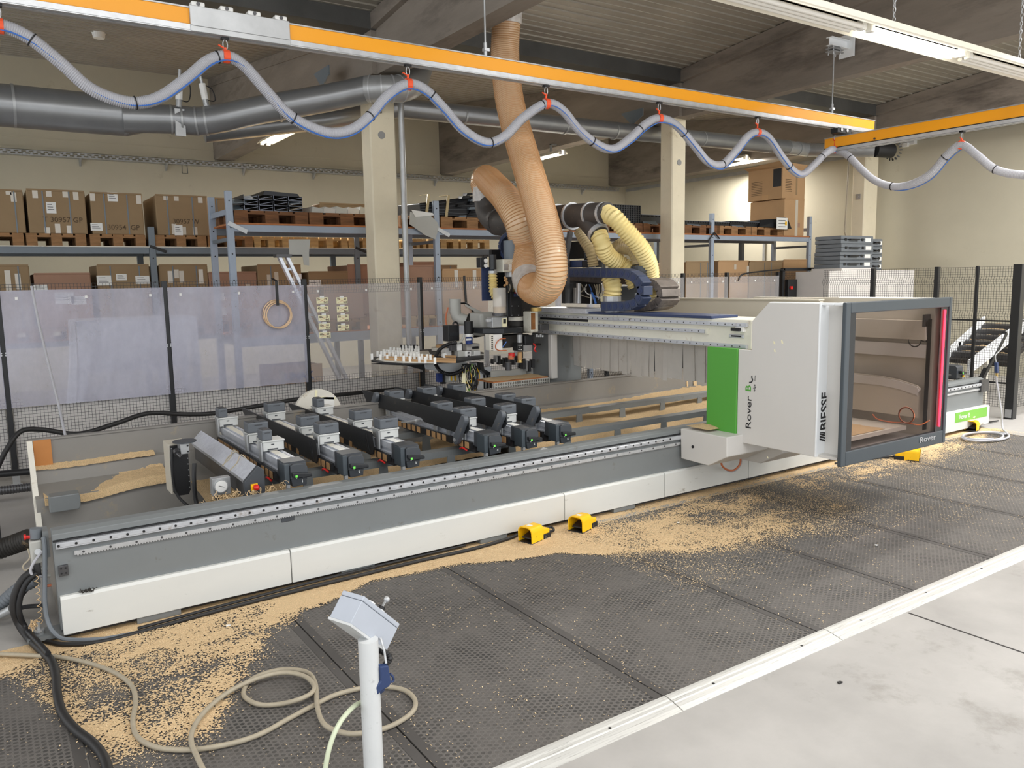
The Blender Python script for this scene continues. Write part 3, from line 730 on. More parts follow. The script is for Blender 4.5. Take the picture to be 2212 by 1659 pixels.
for dz in (0.705, 0.745): build(MB().cyl((1.066,5.50,dz),(1.066,5.496,dz),0.006,10), 'connector_bolt', 'black', t)
build(MB().cyl((1.0,5.53,0.715),(1.0,5.50,0.70),0.022,14).cyl((1.0,5.50,0.70),(1.015,5.46,0.68),0.010,10), 'cable_plug', 'dark_steel', t)
build(MB().tube(spline([(0.985,5.58,0.72),(0.972,5.57,0.6),(0.985,5.56,0.42),(1.06,5.5,0.32),(1.15,5.42,0.28),(1.25,5.35,0.27)],8),0.009,8), 'black_cable', 'black', t)
build(MB().tube(spline([(1.09,5.45,0.63),(1.075,5.42,0.52),(1.08,5.4,0.36),(1.14,5.3,0.27),(1.25,5.2,0.24)],8),0.014,8), 'black_cable', 'black', t)

t = thing('cable_cover', 'sloped bare aluminium cover bar with a red stop button at its end', 'cover', (1.23, 5.5, 0.52))
sec = [(1.235,0.625),(1.315,0.705),(1.345,0.675),(1.345,0.60),(1.25,0.59)]
build(MB().prism(sec, 'y', 4.80, 6.25), 'cover_profile', 'alu', t, bevel=0.002)
ec = build(MB().prism([(1.228,0.62),(1.315,0.708),(1.352,0.678),(1.352,0.50),(1.235,0.51)], 'y', 4.765, 4.80), 'end_cap', 'plastic_dark', t, bevel=0.004)
build(MB().box(1.265, 1.305, 4.755, 4.765, 0.562, 0.602), 'button_base', 'safety_yellow', ec)
build(MB().cyl((1.292,4.755,0.582),(1.292,4.735,0.582),0.018,16).sphere((1.292,4.735,0.582),0.018,14,8), 'stop_button', 'red', ec, smooth=True)
for y, a in ((5.28, 0.02), (5.12, -0.015), (5.30, -0.02)):
    build(MB().tube(spline([(1.232,y,0.622),(1.275,y+a*1.5,0.670),(1.315,y-a,0.712),(1.348,y+a,0.672)],5),0.004,6), 'string_tie', 'hose_beige', t)
build(MB().box(1.25, 1.34, 4.85, 6.2, 0.50, 0.59), 'cover_base', 'dark_steel', t)
for i, (x, y) in enumerate(((1.40, 6.05), (1.40, 5.70), (1.40, 5.40))):
    o = build(MB().cyl((x,y,0.50),(x,y,0.60),0.042,18).cyl((x,y,0.60),(x,y,0.612),0.036,18), 'valve_can', 'galv', None, smooth=True)
    meta(o, ['rear grey valve can beside the aluminium cover', 'middle grey valve can beside the aluminium cover', 'front grey valve can beside the aluminium cover'][i], 'valve', 'grey valve cans along the cover')
t = thing('gauge_box', 'small galvanised box with a round white dial below the aluminium cover', 'gauge', (1.15, 5.0, 0.5))
build(MB().box(1.095, 1.205, 5.0, 5.06, 0.505, 0.612), 'box_body', 'galv', t, bevel=0.002)
build(MB().cyl((1.145,5.0,0.562),(1.145,4.985,0.562),0.042,24), 'dial_rim', 'steel', t)
d = build(MB().cyl((1.145,4.985,0.562),(1.145,4.983,0.562),0.036,24), 'dial', 'paper', t)
build(MB().bar((1.13,4.982,0.568),(1.162,4.982,0.556),0.004,0.002), 'needle', 'ink', d)
build(MB().cyl((1.12,5.03,0.49),(1.12,5.03,0.505),0.012,8), 'box_gland', 'dark_steel', t)
build(MB().tube(spline([(1.12,5.03,0.49),(1.15,5.0,0.42),(1.22,4.95,0.36),(1.30,4.9,0.30)],6),0.012,8), 'box_cable', 'black', t)
# tangled curls of shavings on the front flange
mb = MB()
for i in range(46):
    bx = random.uniform(0.95, 1.42); by = random.uniform(4.62, 4.85); bz = 0.575+random.uniform(0,0.02)-(0.06 if by > 4.68 else 0)
    R = random.uniform(0.006,0.022); n = random.randint(8,26); ax = Vector((random.gauss(0,1),random.gauss(0,1),random.gauss(0,0.5))).normalized()
    u = ax.cross(Vector((0.3,0.2,1))).normalized(); v = ax.cross(u)
    mb.tube([Vector((bx,by,bz))+ax*(k*0.0028)+u*(R*math.cos(k*0.6))+v*(R*math.sin(k*0.6)) for k in range(n)], 0.0016, 4)
for (x, y, z) in ((1.16,5.1,0.55),(1.19,5.0,0.52),(1.13,5.2,0.5),(1.22,4.95,0.48)):
    mb.tube([Vector((x+0.012*math.sin(k*0.7)+k*0.0006,y+0.012*math.cos(k*0.7),z-k*0.0045)) for k in range(40)], 0.0018, 4)
build(mb, 'curly_shavings', 'sawdust', kind='stuff', label='tangled pale curls of edge shavings on the bed flange')

# ================================================================== gantry
gan = thing('gantry', 'white gantry beam with guide rails, cabin base and strip curtain across the bed', 'machine gantry', (5.2, 5.4, 0.3))
GX = 4.95
ztop = 1.455; zbot = 1.225
build(MB().box(GX, GX+0.42, 4.06, 7.0, zbot, ztop), 'beam_body', 'cream_cast', gan, bevel=0.006)
for z0, z1, ya, yb in ((1.402, 1.432, 4.09, 6.9), (1.335, 1.365, 4.52, 6.9), (1.232, 1.262, 4.09, 6.9)):
    r_ = build(MB().box(GX-0.022, GX, ya, yb, z0, z1).box(GX-0.028, GX-0.022, ya, yb, z0+0.004, z1-0.004), 'guide_rail', 'rail_steel', gan)
    h0 = None; y = ya+0.06
    while y < yb-0.05:
        zc = (z0+z1)/2
        if h0 is None: h0 = build(MB().cyl((GX-0.028,y,zc),(GX-0.0295,y,zc),0.006,8), 'rail_bolt', 'dark_steel', r_); y00 = y
        else:
            h = h0.copy(); COL.objects.link(h); h.location.y = y-y00; ORG[h] = ORG[h0]
        y += 0.075
build(MB().box(GX-0.012, GX, 4.50, 6.9, 1.365, 1.372).box(GX-0.02, GX, 4.49, 4.515, 1.33, 1.375), 'rail_ledge', 'cream_cast', gan)
build(MB().box(GX-0.004, GX, 6.05, 6.85, 1.375, 1.398), 'bellows_strip', 'black', gan)
c = RX(1600, 711, GX)
build(MB().box(GX-0.03, GX, c.y-0.05, c.y+0.03, c.z-0.018, c.z+0.018), 'sensor_bracket', 'white', gan)
build(MB().box(GX-0.05, GX-0.03, c.y-0.03, c.y+0.06, c.z-0.014, c.z+0.012), 'sensor', 'black', gan, bevel=0.004)
c = RX(1592, 726, GX)
build(MB().box(GX-0.008, GX, c.y-0.075, c.y+0.075, c.z-0.014, c.z+0.014), 'slot_plate', 'steel', gan, bevel=0.006)
build(MB().box(GX-0.010, GX-0.008, c.y-0.05, c.y+0.05, c.z-0.006, c.z+0.006), 'slot', 'black', gan)
build(MB().box(GX-0.02, GX+0.3, 4.45, 6.35, ztop, ztop+0.022), 'top_tray', 'navy', gan, bevel=0.003)
build(MB().box(GX-0.05, GX+0.25, 6.02, 6.82, ztop+0.0, ztop+0.05), 'top_plate', 'alu', gan, bevel=0.003)
# rear leg
build(MB().box(GX, GX+0.42, 6.68, 7.02, 0.05, zbot), 'rear_leg', 'bed_grey', gan, bevel=0.01)
build(MB().box(GX-0.03, GX+0.05, 6.62, 6.68, 0.76, zbot), 'leg_flange', 'cabin', gan, bevel=0.006)
# strip curtain
y = 4.40; k = 0
while y < 6.60:
    wd = random.uniform(0.05, 0.075); zb_ = 0.875+random.uniform(-0.012,0.014)-(0.02 if 5.2 < y < 5.8 else 0)
    tx = random.uniform(-0.012,0.012); ty = random.uniform(-0.01,0.01)
    x0 = 5.22+(0.004 if k % 2 else 0)
    p = [(x0,y,zb_),(x0+0.003,y,zb_),(x0+0.003+tx*0.3,y+wd+0.004,zb_),(x0+tx*0.3,y+wd+0.004,zb_)]
    pb = [(a+tx,b+ty,c) for a,b,c in p]
    build(MB().hexa(pb+[(a,b,zbot) for a,b,c in p]), 'curtain_strip', 'curtain', gan)
    y += wd; k += 1
# carriage block on the bed rail and second block
pts = [RX(px, py, 4.62) for px, py in ((1470,926),(1471,990),(1530,1006),(1570,988),(1570,945))]
build(MB().prism([(p.y,p.z) for p in pts], 'x', 4.62, 5.10), 'rail_carriage', 'cabin', gan, bevel=0.006)
c = pts[0]
build(MB().cyl((4.619,RX(1497,965,4.62).y,RX(1497,965,4.62).z),(4.614,RX(1497,965,4.62).y,RX(1497,965,4.62).z),0.012,14), 'carriage_hole', 'black', gan)
pts = [RX(px, py, 5.2) for px, py in ((1560,900),(1572,987),(1642,1001),(1690,980),(1690,940))]
build(MB().prism([(p.y,p.z) for p in pts], 'x', 5.2, 5.7), 'rail_carriage', 'cabin', gan, bevel=0.006)
build(MB().prism([(4.52,0.455),(4.30,0.455),(4.26,0.60),(4.38,0.60)], 'x', 4.85, 4.88), 'gusset', 'cabin', gan)
build(MB().tube(spline([RY(1556,990,4.35),RY(1560,1006,4.35),RY(1572,1015,4.35),RY(1586,1015,4.35),RY(1598,1003,4.35),RY(1600,988,4.35)],6),0.008,8), 'copper_cable', 'copper', gan)
build(MB().tube(spline([RY(1557,990,4.36),RY(1562,1008,4.36),RY(1574,1018,4.36),RY(1588,1017,4.36),RY(1600,1004,4.36),RY(1602,988,4.36)],6),0.006,8), 'grey_cable', 'hose_grey', gan)
trough = MB()
xs = np.linspace(4.66, 4.85, 14); ys = np.linspace(4.22, 4.46, 16)
X, Y = np.meshgrid(xs, ys)
Z = RX(1500,926,4.62).z-0.003+0.018*np.sin((X-4.66)/0.19*3.1)*np.sin((Y-4.22)/0.24*3.1)+0.004*vnoise(5,X,Y,60,2)
grid_mesh('sawdust_heap', X, Y, Z, np.ones((15,13),bool), 'chips', 'small heap of sawdust on the carriage beside the green panel')

# ---------------------------------------------------------------- cabin
cab = thing('operator_guard', 'white machine guard cabin with a green panel and a tall glazed front door', 'machine cabin', (5.4, 3.8, 0.48))
CX = 4.80
P = lambda px, py: RX(px, py, CX)
y35 = 3.355; yL = P(1625,690).y; yG = P(1595,762).y; ytc = P(1660,655).y
zt = 1.598; zn = P(1625,757).z; zb0 = 0.52
side = [(y35,zb0),(y35,zt),(ytc,zt),(yL,P(1625,693).z),(yL,zn),(yG,zn),(yG,zb0-0.002)]
sp = build(MB().prism(side, 'x', CX, CX+0.03), 'side_panel', 'cabin', cab, bevel=0.004)
yE = P(1530,757).y
gp = build(MB().box(CX-0.012, CX+0.03, yG+0.002, yE, 0.495, zn+0.004), 'green_panel', 'green', cab, bevel=0.004)
build(MB().box(CX-0.002, 4.905, y35-0.004, y35+0.01, zb0, zt), 'corner_post', 'cabin_white', cab, bevel=0.003)
cpost = build(MB().box(4.895, 4.93, 3.19, y35, zb0, zt-0.01), 'corner_return', 'cabin', cab)
build(MB().box(CX+0.02, 6.10, 3.2, 4.0, zb0, zb0+0.02), 'cabin_floor', 'cabin', cab)
build(MB().box(CX+0.01, 6.10, 3.19, 3.26, zt-0.012, zt+0.006).box(CX+0.01, 4.86, 3.26, ytc, zt-0.012, zt+0.006).box(6.04, 6.10, 3.26, 4.05, zt-0.012, zt+0.006), 'cabin_roof', 'cabin_white', cab, bevel=0.004)
# interior seen through the smoked glass: the far side panel with its ledges, a curved guard and a tray
SX = 5.99
def K(px, py, x=SX):
    p = RX(px, py, x); p.y = max(p.y, 3.22); return p
build(MB().box(SX, 6.10, 3.2, 4.9, zb0, zt), 'far_side_panel', 'cover_beige', cab)
def kbox(name, px0, py0, px1, py1, x, dep, m):
    a = K(px0,py1,x); b = K(px1,py0,x); return build(MB().box(x-0.0, x+dep, min(a.y,b.y), max(a.y,b.y), min(a.z,b.z), max(a.z,b.z)), name, m, cab)
kbox('inner_ledge', 1700, 694, 2012, 719, SX-0.09, 0.09, 'cover_beige')
kbox('inner_ledge', 1700, 745, 2012, 752, SX-0.05, 0.05, 'cabin')
kbox('inner_post', 1996, 690, 2018, 930, SX-0.06, 0.06, 'pvc_grey')
kbox('junction_box', 1992, 680, 2014, 706, SX-0.10, 0.08, 'black')
gx = 5.86; top = [(1700,800),(1800,802),(1853,807),(1900,812),(1940,820),(1980,833),(2010,842),(2045,850)]
vs = []
for px,py in top:
    p = K(px,py,gx); vs += [(gx,p.y,p.z),(gx+0.02,p.y,p.z),(gx,p.y,0.70),(gx+0.02,p.y,0.70)]
fs_ = []
for i in range(len(top)-1):
    o = 4*i; fs_ += [(o,o+4,o+6,o+2),(o+1,o+3,o+7,o+5),(o,o+1,o+5,o+4)]
cg = build(MB()._add(vs,fs_), 'curved_guard', 'cover_beige', cab)
vs = []
for px,py in top:
    p = K(px,py+3,gx-0.01); q = K(px,py+20,gx-0.01); vs += [(gx-0.012,p.y,p.z),(gx-0.012,q.y,q.z),(gx,p.y,p.z),(gx,q.y,q.z)]
build(MB()._add(vs,[(4*i,4*i+1,4*i+5,4*i+4) for i in range(len(top)-1)]+[(4*i,4*i+4,4*i+6,4*i+2) for i in range(len(top)-1)]), 'guard_rim', 'cabin', cg)
build(MB().box(4.93, 5.85, 3.30, 3.92, 0.60, 0.63), 'inner_tray', 'white_dirty', cab)
build(MB().box(4.95, 5.85, 3.90, 3.93, 0.63, 0.82), 'tray_back', 'white_dirty', cab)
mb = MB()
c = K(1966,898,5.7)
mb.tube([Vector((c.x,c.y+0.06*math.cos(k*0.5),c.z+0.06*math.sin(k*0.5))) for k in range(28)],0.006,6)
mb.tube(spline([(c.x,c.y+0.02,c.z-0.06),(c.x-0.02,c.y+0.12,c.z-0.065),(c.x-0.05,c.y+0.2,c.z-0.05),(c.x-0.05,c.y+0.24,c.z-0.02)],6),0.005,6).tube(spline([(c.x,c.y-0.02,c.z-0.06),(c.x+0.02,c.y-0.1,c.z-0.06),(c.x+0.03,c.y-0.16,c.z-0.02)],6),0.005,6)
build(mb, 'hose_coil', 'copper', cab, label='thin reddish hose coiled inside the cabin')
c = K(1976,735,SX-0.05)
mb = MB().tube([Vector((c.x,c.y+0.05*math.cos(k*0.5),c.z+0.05*math.sin(k*0.5))) for k in range(34)],0.004,6)
mb.tube(spline([Vector((c.x,c.y-0.05,c.z)),K(2000,738,SX-0.05),K(2014,725,SX-0.06),K(2022,706,SX-0.07)],6),0.004,6)
build(mb, 'cable_coil', 'black', cab)
xs = np.linspace(4.95, 5.6, 40); ys = np.linspace(3.32, 3.88, 30); X, Y = np.meshgrid(xs, ys)
Z = 0.628+0.07*np.clip(1-(X-4.95)/0.65,0,1)*np.clip((Y-3.32)/0.2,0,1)+0.01*vnoise(9,X,Y,30,3)
grid_mesh('wood_chips', X, Y, Z, np.ones((29,39),bool), 'chips', 'chips on the tray behind the smoked cabin door')
# glazed door
FY = 3.15
door = thing('guard_door', 'dark framed glazed cabin door with a vertical red light line', 'door', (5.45, 3.16, 0.48))
build(MB().box(4.846, 6.104, FY+0.001, FY+0.045, 1.535, 1.608), 'top_rail', 'frame_dark', door, bevel=0.006)
bt = build(MB().box(4.846, 6.104, FY+0.001, FY+0.045, 0.485, 0.585), 'bottom_rail', 'frame_dark', door, bevel=0.006)
build(MB().box(4.79, 4.845, FY, FY+0.03, 0.485, 1.608), 'side_rail', 'frame_dark', door, bevel=0.006)
build(MB().box(6.105, 6.14, FY, FY+0.045, 0.485, 1.608), 'side_rail', 'frame_dark', door, bevel=0.004)
build(MB().box(4.845, 6.105, FY+0.012, FY+0.018, 0.585, 1.535), 'smoked_pane', 'glass_smoke', door)
build(MB().box(4.845, 4.915, FY+0.009, FY+0.0115, 0.585, 1.535), 'black_border', 'plate_black', door)
build(MB().box(6.00, 6.105, FY+0.009, FY+0.0115, 0.585, 1.535), 'black_border', 'plate_black', door)
a = RY(2041, 669, FY); b = RY(2032, 921, FY)
build(MB().cyl((6.045,FY+0.004,b.z),(6.045,FY+0.004,a.z),0.008,10), 'light_line', 'led_red', door, label='glowing red light line')
o = RY(1985, 958, FY); e = RY(2023, 947, FY)
text('lettering', 'Rover', 0.062, (o.x, FY-0.002, o.z+0.004), (1,0,0), (0,0,1), 'steel', bt, sx=(e.x-o.x)/0.165, ext=0.002)
# lettering on the cabin side: reads upwards
a = P(1622, 928); b = P(1622, 854); cap = abs(P(1610,900).y-P(1622,900).y)
text('lettering', 'Rover', cap*1.38, (CX-0.0015, a.y, a.z), (0,0,1), (0,1,0), 'ink', sp, sx=(b.z-a.z)/(cap*1.38*2.55))
a = P(1622, 847); b = P(1622, 831)
text('lettering', 'B', cap*1.38, (CX-0.0015, a.y, a.z), (0,0,1), (0,1,0), 'green', sp, sx=(b.z-a.z)/(cap*1.38*0.62), bold=0.0012)
sw = spline([P(1619,826),P(1624,825),P(1626,820),P(1624,815),P(1625,812)],5)
build(MB().tube([Vector((CX-0.001,p.y,p.z)) for p in sw],0.0045,6), 'swoosh', 'ink', sp)
a = P(1631.5, 846); b = P(1631.5, 829)
text('lettering', 'edge', cap*0.42*1.38, (CX-0.0015, a.y, a.z), (0,0,1), (0,1,0), 'ink', sp, sx=(b.z-a.z)/(cap*0.42*1.38*2.05))
build(MB().bar(P(1631,823)+Vector((-0.001,0,0)),P(1631.5,811)+Vector((-0.001,0,0)),0.004,0.002), 'print_line', 'ink', sp)
Q = lambda px, py: RY(px, py, y35-0.004)
a = Q(1786, 928); b = Q(1786, 838); capx = Q(1787,890).x-Q(1772,890).x
cp = bpy.data.objects['corner_post']
text('lettering', 'BIESSE', capx*1.36, (a.x, y35-0.0055, a.z), (0,0,1), (-1,0,0), 'ink', cp, bold=0.0022, sx=(b.z-a.z)/(capx*1.36*3.0))
lo = Q(1787, 954); hi = Q(1787, 932); Lz = hi.z-lo.z
for k in range(4):
    z0 = lo.z+Lz*k/4; z1 = z0+Lz*0.17
    zz = [(a.x, z0), (a.x, z1), (a.x-capx, min(z1+Lz*0.32,hi.z+Lz*0.1)), (a.x-capx, min(z0+Lz*0.32,hi.z+Lz*0.02))]
    build(MB().prism([(x,z) for x,z in zz], 'y', y35-0.0062, y35-0.0045), 'logo_bar', 'ink', cp)
# torn sticker remains
for px, py, s_ in ((1673,740,0.02),(1690,738,0.022),(1674,757,0.018),(1659,988,0.012)):
    c = P(px, py)
    build(MB().prism([(c.y-s_*0.4,c.z-s_*0.7),(c.y+s_*0.3,c.z-s_*0.5),(c.y+s_*0.5,c.z+s_*0.6),(c.y-s_*0.1,c.z+s_*0.3)], 'x', CX-0.0012, CX-0.0004), 'sticker_scrap', 'note', sp)
# long beige cover on the far side of the gantry
t = thing('rear_cover', 'long beige horizontal cover panel behind the gantry beam', 'cover', (5.9, 5.2, 1.15))
build(MB().box(5.86, 5.90, 4.1, 6.95, 1.12, 1.585).box(5.84, 5.92, 4.1, 6.95, 1.575, 1.59), 'cover_panel', 'cover_beige', t, bevel=0.003)
for y in (4.05+0.3, 5.3, 6.5): build(MB().box(5.40, 5.88, y, y+0.05, 1.30, 1.34), 'cover_arm', 'cover_beige', t)
# ================================================================== suction hoses and pipes above the gantry
HX = 4.85
def spiral(path, r, pitch, n_per=14):
    """helix that follows the path, for the wire of a spiral hose"""
    pts = resample(path, pitch/n_per); out = []; prev = None
    for i, p in enumerate(pts):
        d = (pts[min(i+1,len(pts)-1)]-pts[max(i-1,0)]).normalized()
        if prev is None:
            u = Vector((0,0,1)) if abs(d.z) < 0.9 else Vector((1,0,0)); a = d.cross(u).normalized()
        else: a = (prev-d*prev.dot(d)).normalized()
        prev = a; b = d.cross(a); th = 2*math.pi*i/n_per
        out.append(p+a*(r*math.cos(th))+b*(r*math.sin(th)))
    return out
hp = [(1094,40,HX),(1091,120,HX),(1098,200,HX-0.03),(1113,270,HX-0.08),(1133,340,HX-0.16),(1154,410,HX-0.27),(1174,480,HX-0.36),(1189,545,HX-0.40),(1191,592,HX-0.40),(1178,622,HX-0.38),(1160,627,HX-0.33),(1142,612,HX-0.26),(1136,575,HX-0.16),(1132,530,HX-0.12),(1120,478,HX-0.20),(1095,432,HX-0.20),(1068,402,HX-0.08),(1052,387,HX),(1044,391,HX),(1050,412,HX)]
path = [RX(px, py, x) for px, py, x in hp]
path = spline(path, 14)
path = resample(path, 0.02)
hose = thing('extraction_hose', 'thick tan spiral extraction hose looping from the roof down to the gantry', 'hose', (path[0].x, path[0].y, 1.6))
build(MB().tube(path, 0.146, 28), 'hose_wall', 'hose_tan', hose, smooth=True)
sp_ = spiral(path, 0.148, 0.0235, 16)
build(MB().tube(sp_, 0.0055, 5), 'spiral_wire', 'hose_rib', hose, smooth=True)
c0 = path[0]
build(MB().tube([c0+Vector((0,0,-0.05)), c0+Vector((0,-0.02,0.10))], 0.158, 24), 'film_collar', 'film_pale', hose)
build(MB().tube(spline([c0+Vector((0,0,0.02)), c0+Vector((0,-0.03,0.12)), c0+Vector((0,-0.10,0.20)), c0+Vector((0,-0.22,0.27))],6), 0.15, 24), 'duct_elbow', 'galv', hose, smooth=True)
# white film wrapped round the loop at its lowest point and round the far end
i0 = min(range(len(path)), key=lambda i: (path[i]-RX(1144,612,HX-0.28)).length)
seg = path[i0-4:i0+9]
build(MB().tube(seg, 0.158, 28, cap=False), 'film_wrap', 'film_pale', hose, smooth=True)
# black rigid pipe with elbow and Y branch
pp = [(1050,412),(1052,435),(1057,460),(1073,478),(1100,484),(1140,480),(1190,472),(1240,466),(1275,463),(1313,460)]
pr = [RX(px,py,HX) for px,py in pp]; pr = spline(pr, 6); npp = len(pr)
rad = [float(np.interp(i/(npp-1), [0,0.35,0.6,0.85,1], [0.142,0.142,0.128,0.108,0.098])) for i in range(npp)]
pipe = thing('extraction_pipe', 'black rigid extraction pipe with clamp rings and a Y branch above the gantry', 'pipe', (HX, 6.5, 2.3))
build(MB().tube(pr, 0.13, 24, rad), 'pipe_body', 'pipe_black', pipe, smooth=True)
build(MB().tube([RX(1050,405,HX), RX(1050,436,HX)], 0.152, 26), 'film_wrap', 'film_pale', pipe)
for px, py, r, w_ in ((1076,479,0.150,0.05),(1206,470,0.132,0.02),(1236,467,0.132,0.022),(1276,463,0.116,0.022),(1305,461,0.104,0.03)):
    c = RX(px,py,HX); d = Vector((0,-1,-0.02))
    m_ = 'pipe_black' if w_ > 0.04 else 'steel'
    build(MB().cyl(c-d*w_/2, c+d*w_/2, r, 26), 'clamp_ring', m_, pipe)
br = spline([RX(1262,470,HX), RX(1280,490,HX), RX(1294,508,HX)], 6)
build(MB().tube(br, 0.095, 20), 'branch_pipe', 'pipe_black', pipe, smooth=True)
c = RX(1292,503,HX); d = (br[-1]-br[-2]).normalized()
build(MB().cyl(c-d*0.02, c+d*0.02, 0.102, 22), 'clamp_ring', 'steel', pipe)
build(MB().bar(RX(1232,500,HX+0.1), RX(1222,560,HX+0.1), 0.05, 0.03).bar(RX(1222,560,HX+0.1), RX(1222,655,HX+0.1), 0.06, 0.06), 'pipe_support', 'dark_steel', pipe)
def flexhose(name, pts, r, pitch, amp, m, label, cat='hose', x=HX):
    p = [RX(a[0],a[1],a[2] if len(a) > 2 else x) for a in pts]; p = spline(p, 12)
    q, rad = ribbed(p, r, pitch, amp, per=4)
    return build(MB().tube(q, r, 18, rad), name, m, smooth=True, cat=cat, label=label)
flexhose('flexible_hose', [(1310,461),(1328,472),(1352,498,HX+0.08),(1380,530,HX+0.2),(1398,562,HX+0.32),(1405,595,HX+0.42),(1402,640,HX+0.45)], 0.080, 0.030, 0.006, 'hose_yellow', 'pale yellow ribbed hose arching down to the right of the gantry')
flexhose('flexible_hose', [(1293,506),(1300,525),(1308,545,HX+0.06),(1322,560,HX+0.14),(1342,572,HX+0.24),(1362,588,HX+0.30),(1375,620,HX+0.34)], 0.080, 0.030, 0.006, 'hose_yellow', 'pale yellow ribbed hose under the Y branch, bending behind the cable chain')
flexhose('flexible_hose', [(1318,600,HX+0.15),(1324,620,HX+0.15),(1322,640,HX+0.15)], 0.082, 0.030, 0.006, 'hose_yellow', 'short yellow ribbed hose seen through the cable chain loop')
flexhose('flexible_hose', [(1325,560,HX+0.3),(1330,543,HX+0.3),(1348,531,HX+0.3),(1370,538,HX+0.3),(1380,556,HX+0.3),(1382,572,HX+0.3)], 0.075, 0.03, 0.006, 'hose_clear', 'clear brownish ribbed hose bent behind the yellow hoses')
c = RX(1382,575,HX+0.3)
build(MB().cyl(c, c-Vector((0,0,0.05)), 0.085, 20).cyl(c-Vector((0,0,0.05)), c-Vector((0,0,0.25)), 0.075, 20, 0.045), 'hose_funnel', 'plastic_dark', cat='hose fitting', label='dark funnel fitting under the clear ribbed hose')
c = RX(1322,640,HX+0.15)
build(MB().cyl(c, c-Vector((0,0,0.05)), 0.088, 20).cyl(c-Vector((0,0,0.05)), c-Vector((0,0,0.16)), 0.07, 20), 'hose_collar', 'galv', cat='hose fitting', label='metal collar under the short yellow ribbed hose')
flexhose('flexible_hose', [(1251,500,HX+0.1),(1262,520,HX+0.1),(1276,545,HX+0.12),(1282,575,HX+0.15)], 0.05, 0.026, 0.005, 'hose_clear', 'narrow clear ribbed hose hanging beside the black pipe')

# ================================================================== cable chains on the gantry
def chain(name, path, w_, th, x, m, m2, label, pitch):
    t = thing(name, label, 'cable chain', (x+w_/2, path[0].y, min(p.z for p in path)))
    pts = resample(path, pitch)
    for i in range(len(pts)-1):
        p, q = pts[i], pts[i+1]; d = (q-p); L = d.length; d = d/L; nrm = Vector((0,-d.z,d.y)); c = (p+q)/2
        def out(s_, h): return [(c.y+d.y*a*s_+nrm.y*b*h, c.z+d.z*a*s_+nrm.z*b*h) for a,b in ((-1,-1),(1,-1),(1,1),(-1,1))]
        lk = build(MB().prism(out(L*0.50,th/2), 'x', x, x+w_), 'chain_link', m, t, bevel=0.004)
        build(MB().cyl((x-0.003,c.y-d.y*L*0.0,c.z),(x,c.y,c.z),th*0.33,14).cyl((x-0.005,c.y,c.z),(x-0.003,c.y,c.z),th*0.12,8), 'link_pivot', m2, lk)
    return t
XC = 4.87
cp_ = spline([RX(px,py,XC) for px,py in ((1228,589),(1270,589),(1320,590),(1352,592),(1372,603),(1384,620),(1382,640),(1370,655),(1350,661),(1320,662),(1294,662))], 6)
chain('cable_chain', cp_, 0.11, 0.088, XC, 'chain_blue', 'navy', 'dark blue cable chain looped on top of the gantry', 0.082)
XC2 = 5.18
cp_ = spline([RX(px,py,XC2) for px,py in ((1230,598),(1290,603),(1345,606),(1385,607),(1410,612),(1424,628),(1424,645),(1412,658),(1390,664),(1360,665))], 6)
chain('cable_chain', cp_, 0.24, 0.075, XC2, 'chain_dusty', 'chain_dusty', 'wide dusty grey cable chain curling behind the blue one', 0.075)
XC3 = 4.72
cp_ = spline([RX(px,py,XC3) for px,py in ((1124,503),(1110,500),(1095,505),(1083,515),(1078,530),(1080,545),(1088,556))], 6)
chain('cable_chain', cp_, 0.08, 0.045, XC3, 'chain_blue', 'navy', 'small dark cable chain arched above the spindle motor', 0.035)

# ================================================================== spindle carriage at the far end of the gantry
YS = 6.78
def S(px, py, y=YS): return RY(px, py, y)
def pbox(px0, py0, px1, py1, y0, depth, mb=None):
    """box whose front face (towards the camera) fills a pixel rectangle at depth y0"""
    a = S(px0, py1, y0); b = S(px1, py0, y0); mb = mb or MB()
    return mb.box(min(a.x,b.x), max(a.x,b.x), y0, y0+depth, min(a.z,b.z), max(a.z,b.z))
def pcyl(px, py0, py1, wpx, y, mb=None, n=20):
    a = S(px, py0, y); b = S(px, py1, y); r = abs(S(px+wpx/2,py0,y).x-S(px-wpx/2,py0,y).x)/2*0.97; mb = mb or MB()
    return mb.cyl((a.x,y,b.z),(a.x,y,a.z),r,n)
sp = thing('spindle_head', 'dark spindle unit with cream gear housing hanging at the far end of the gantry', 'spindle', (4.6, 6.9, 1.0))
build(pbox(1122, 515, 1165, 720, 6.98, 0.25), 'back_slide', 'rubber_dusty', sp)
build(pcyl(1105.5, 520, 562, 31, 6.86), 'motor_cover', 'shelf_grey', sp, smooth=True)
g = build(pbox(1087, 560, 1125, 588, 6.78, 0.17), 'gear_housing', 'cream_cast', sp, bevel=0.008)
build(pbox(1089,571,1098,584,6.776,0.004), 'name_plate', 'galv', g); build(pbox(1101,571,1115,585,6.776,0.004), 'name_plate', 'paper', g)
for k in range(3):
    px = 1113+k*5
    build(pcyl(px, 557, 566, 4, 6.77), 'cable_gland', 'paper', g)
    build(MB().tube(spline([S(px,557,6.77),S(px+1,550,6.77),S(px+5,547,6.79),S(px+9,550,6.82)],5),0.006,6), 'gland_cable', 'rubber', g)
build(pcyl(1106, 588, 598, 27, 6.85), 'bearing_ring', 'galv', sp, smooth=True)
build(pcyl(1108, 597, 620, 24, 6.85), 'spindle_neck', 'rubber_dusty', sp, smooth=True)
build(pcyl(1111, 615, 620, 16, 6.82), 'brass_ring', 'brass', sp)
mb = MB()
for k in range(7):
    c = S(1093+random.uniform(-3,4), 600+k*2.8, 6.75); mb.sphere(c, 0.014, 8, 6)
build(mb, 'grape_couplings', 'tape_brown', sp, smooth=True, label='cluster of brownish couplings', kind='stuff')
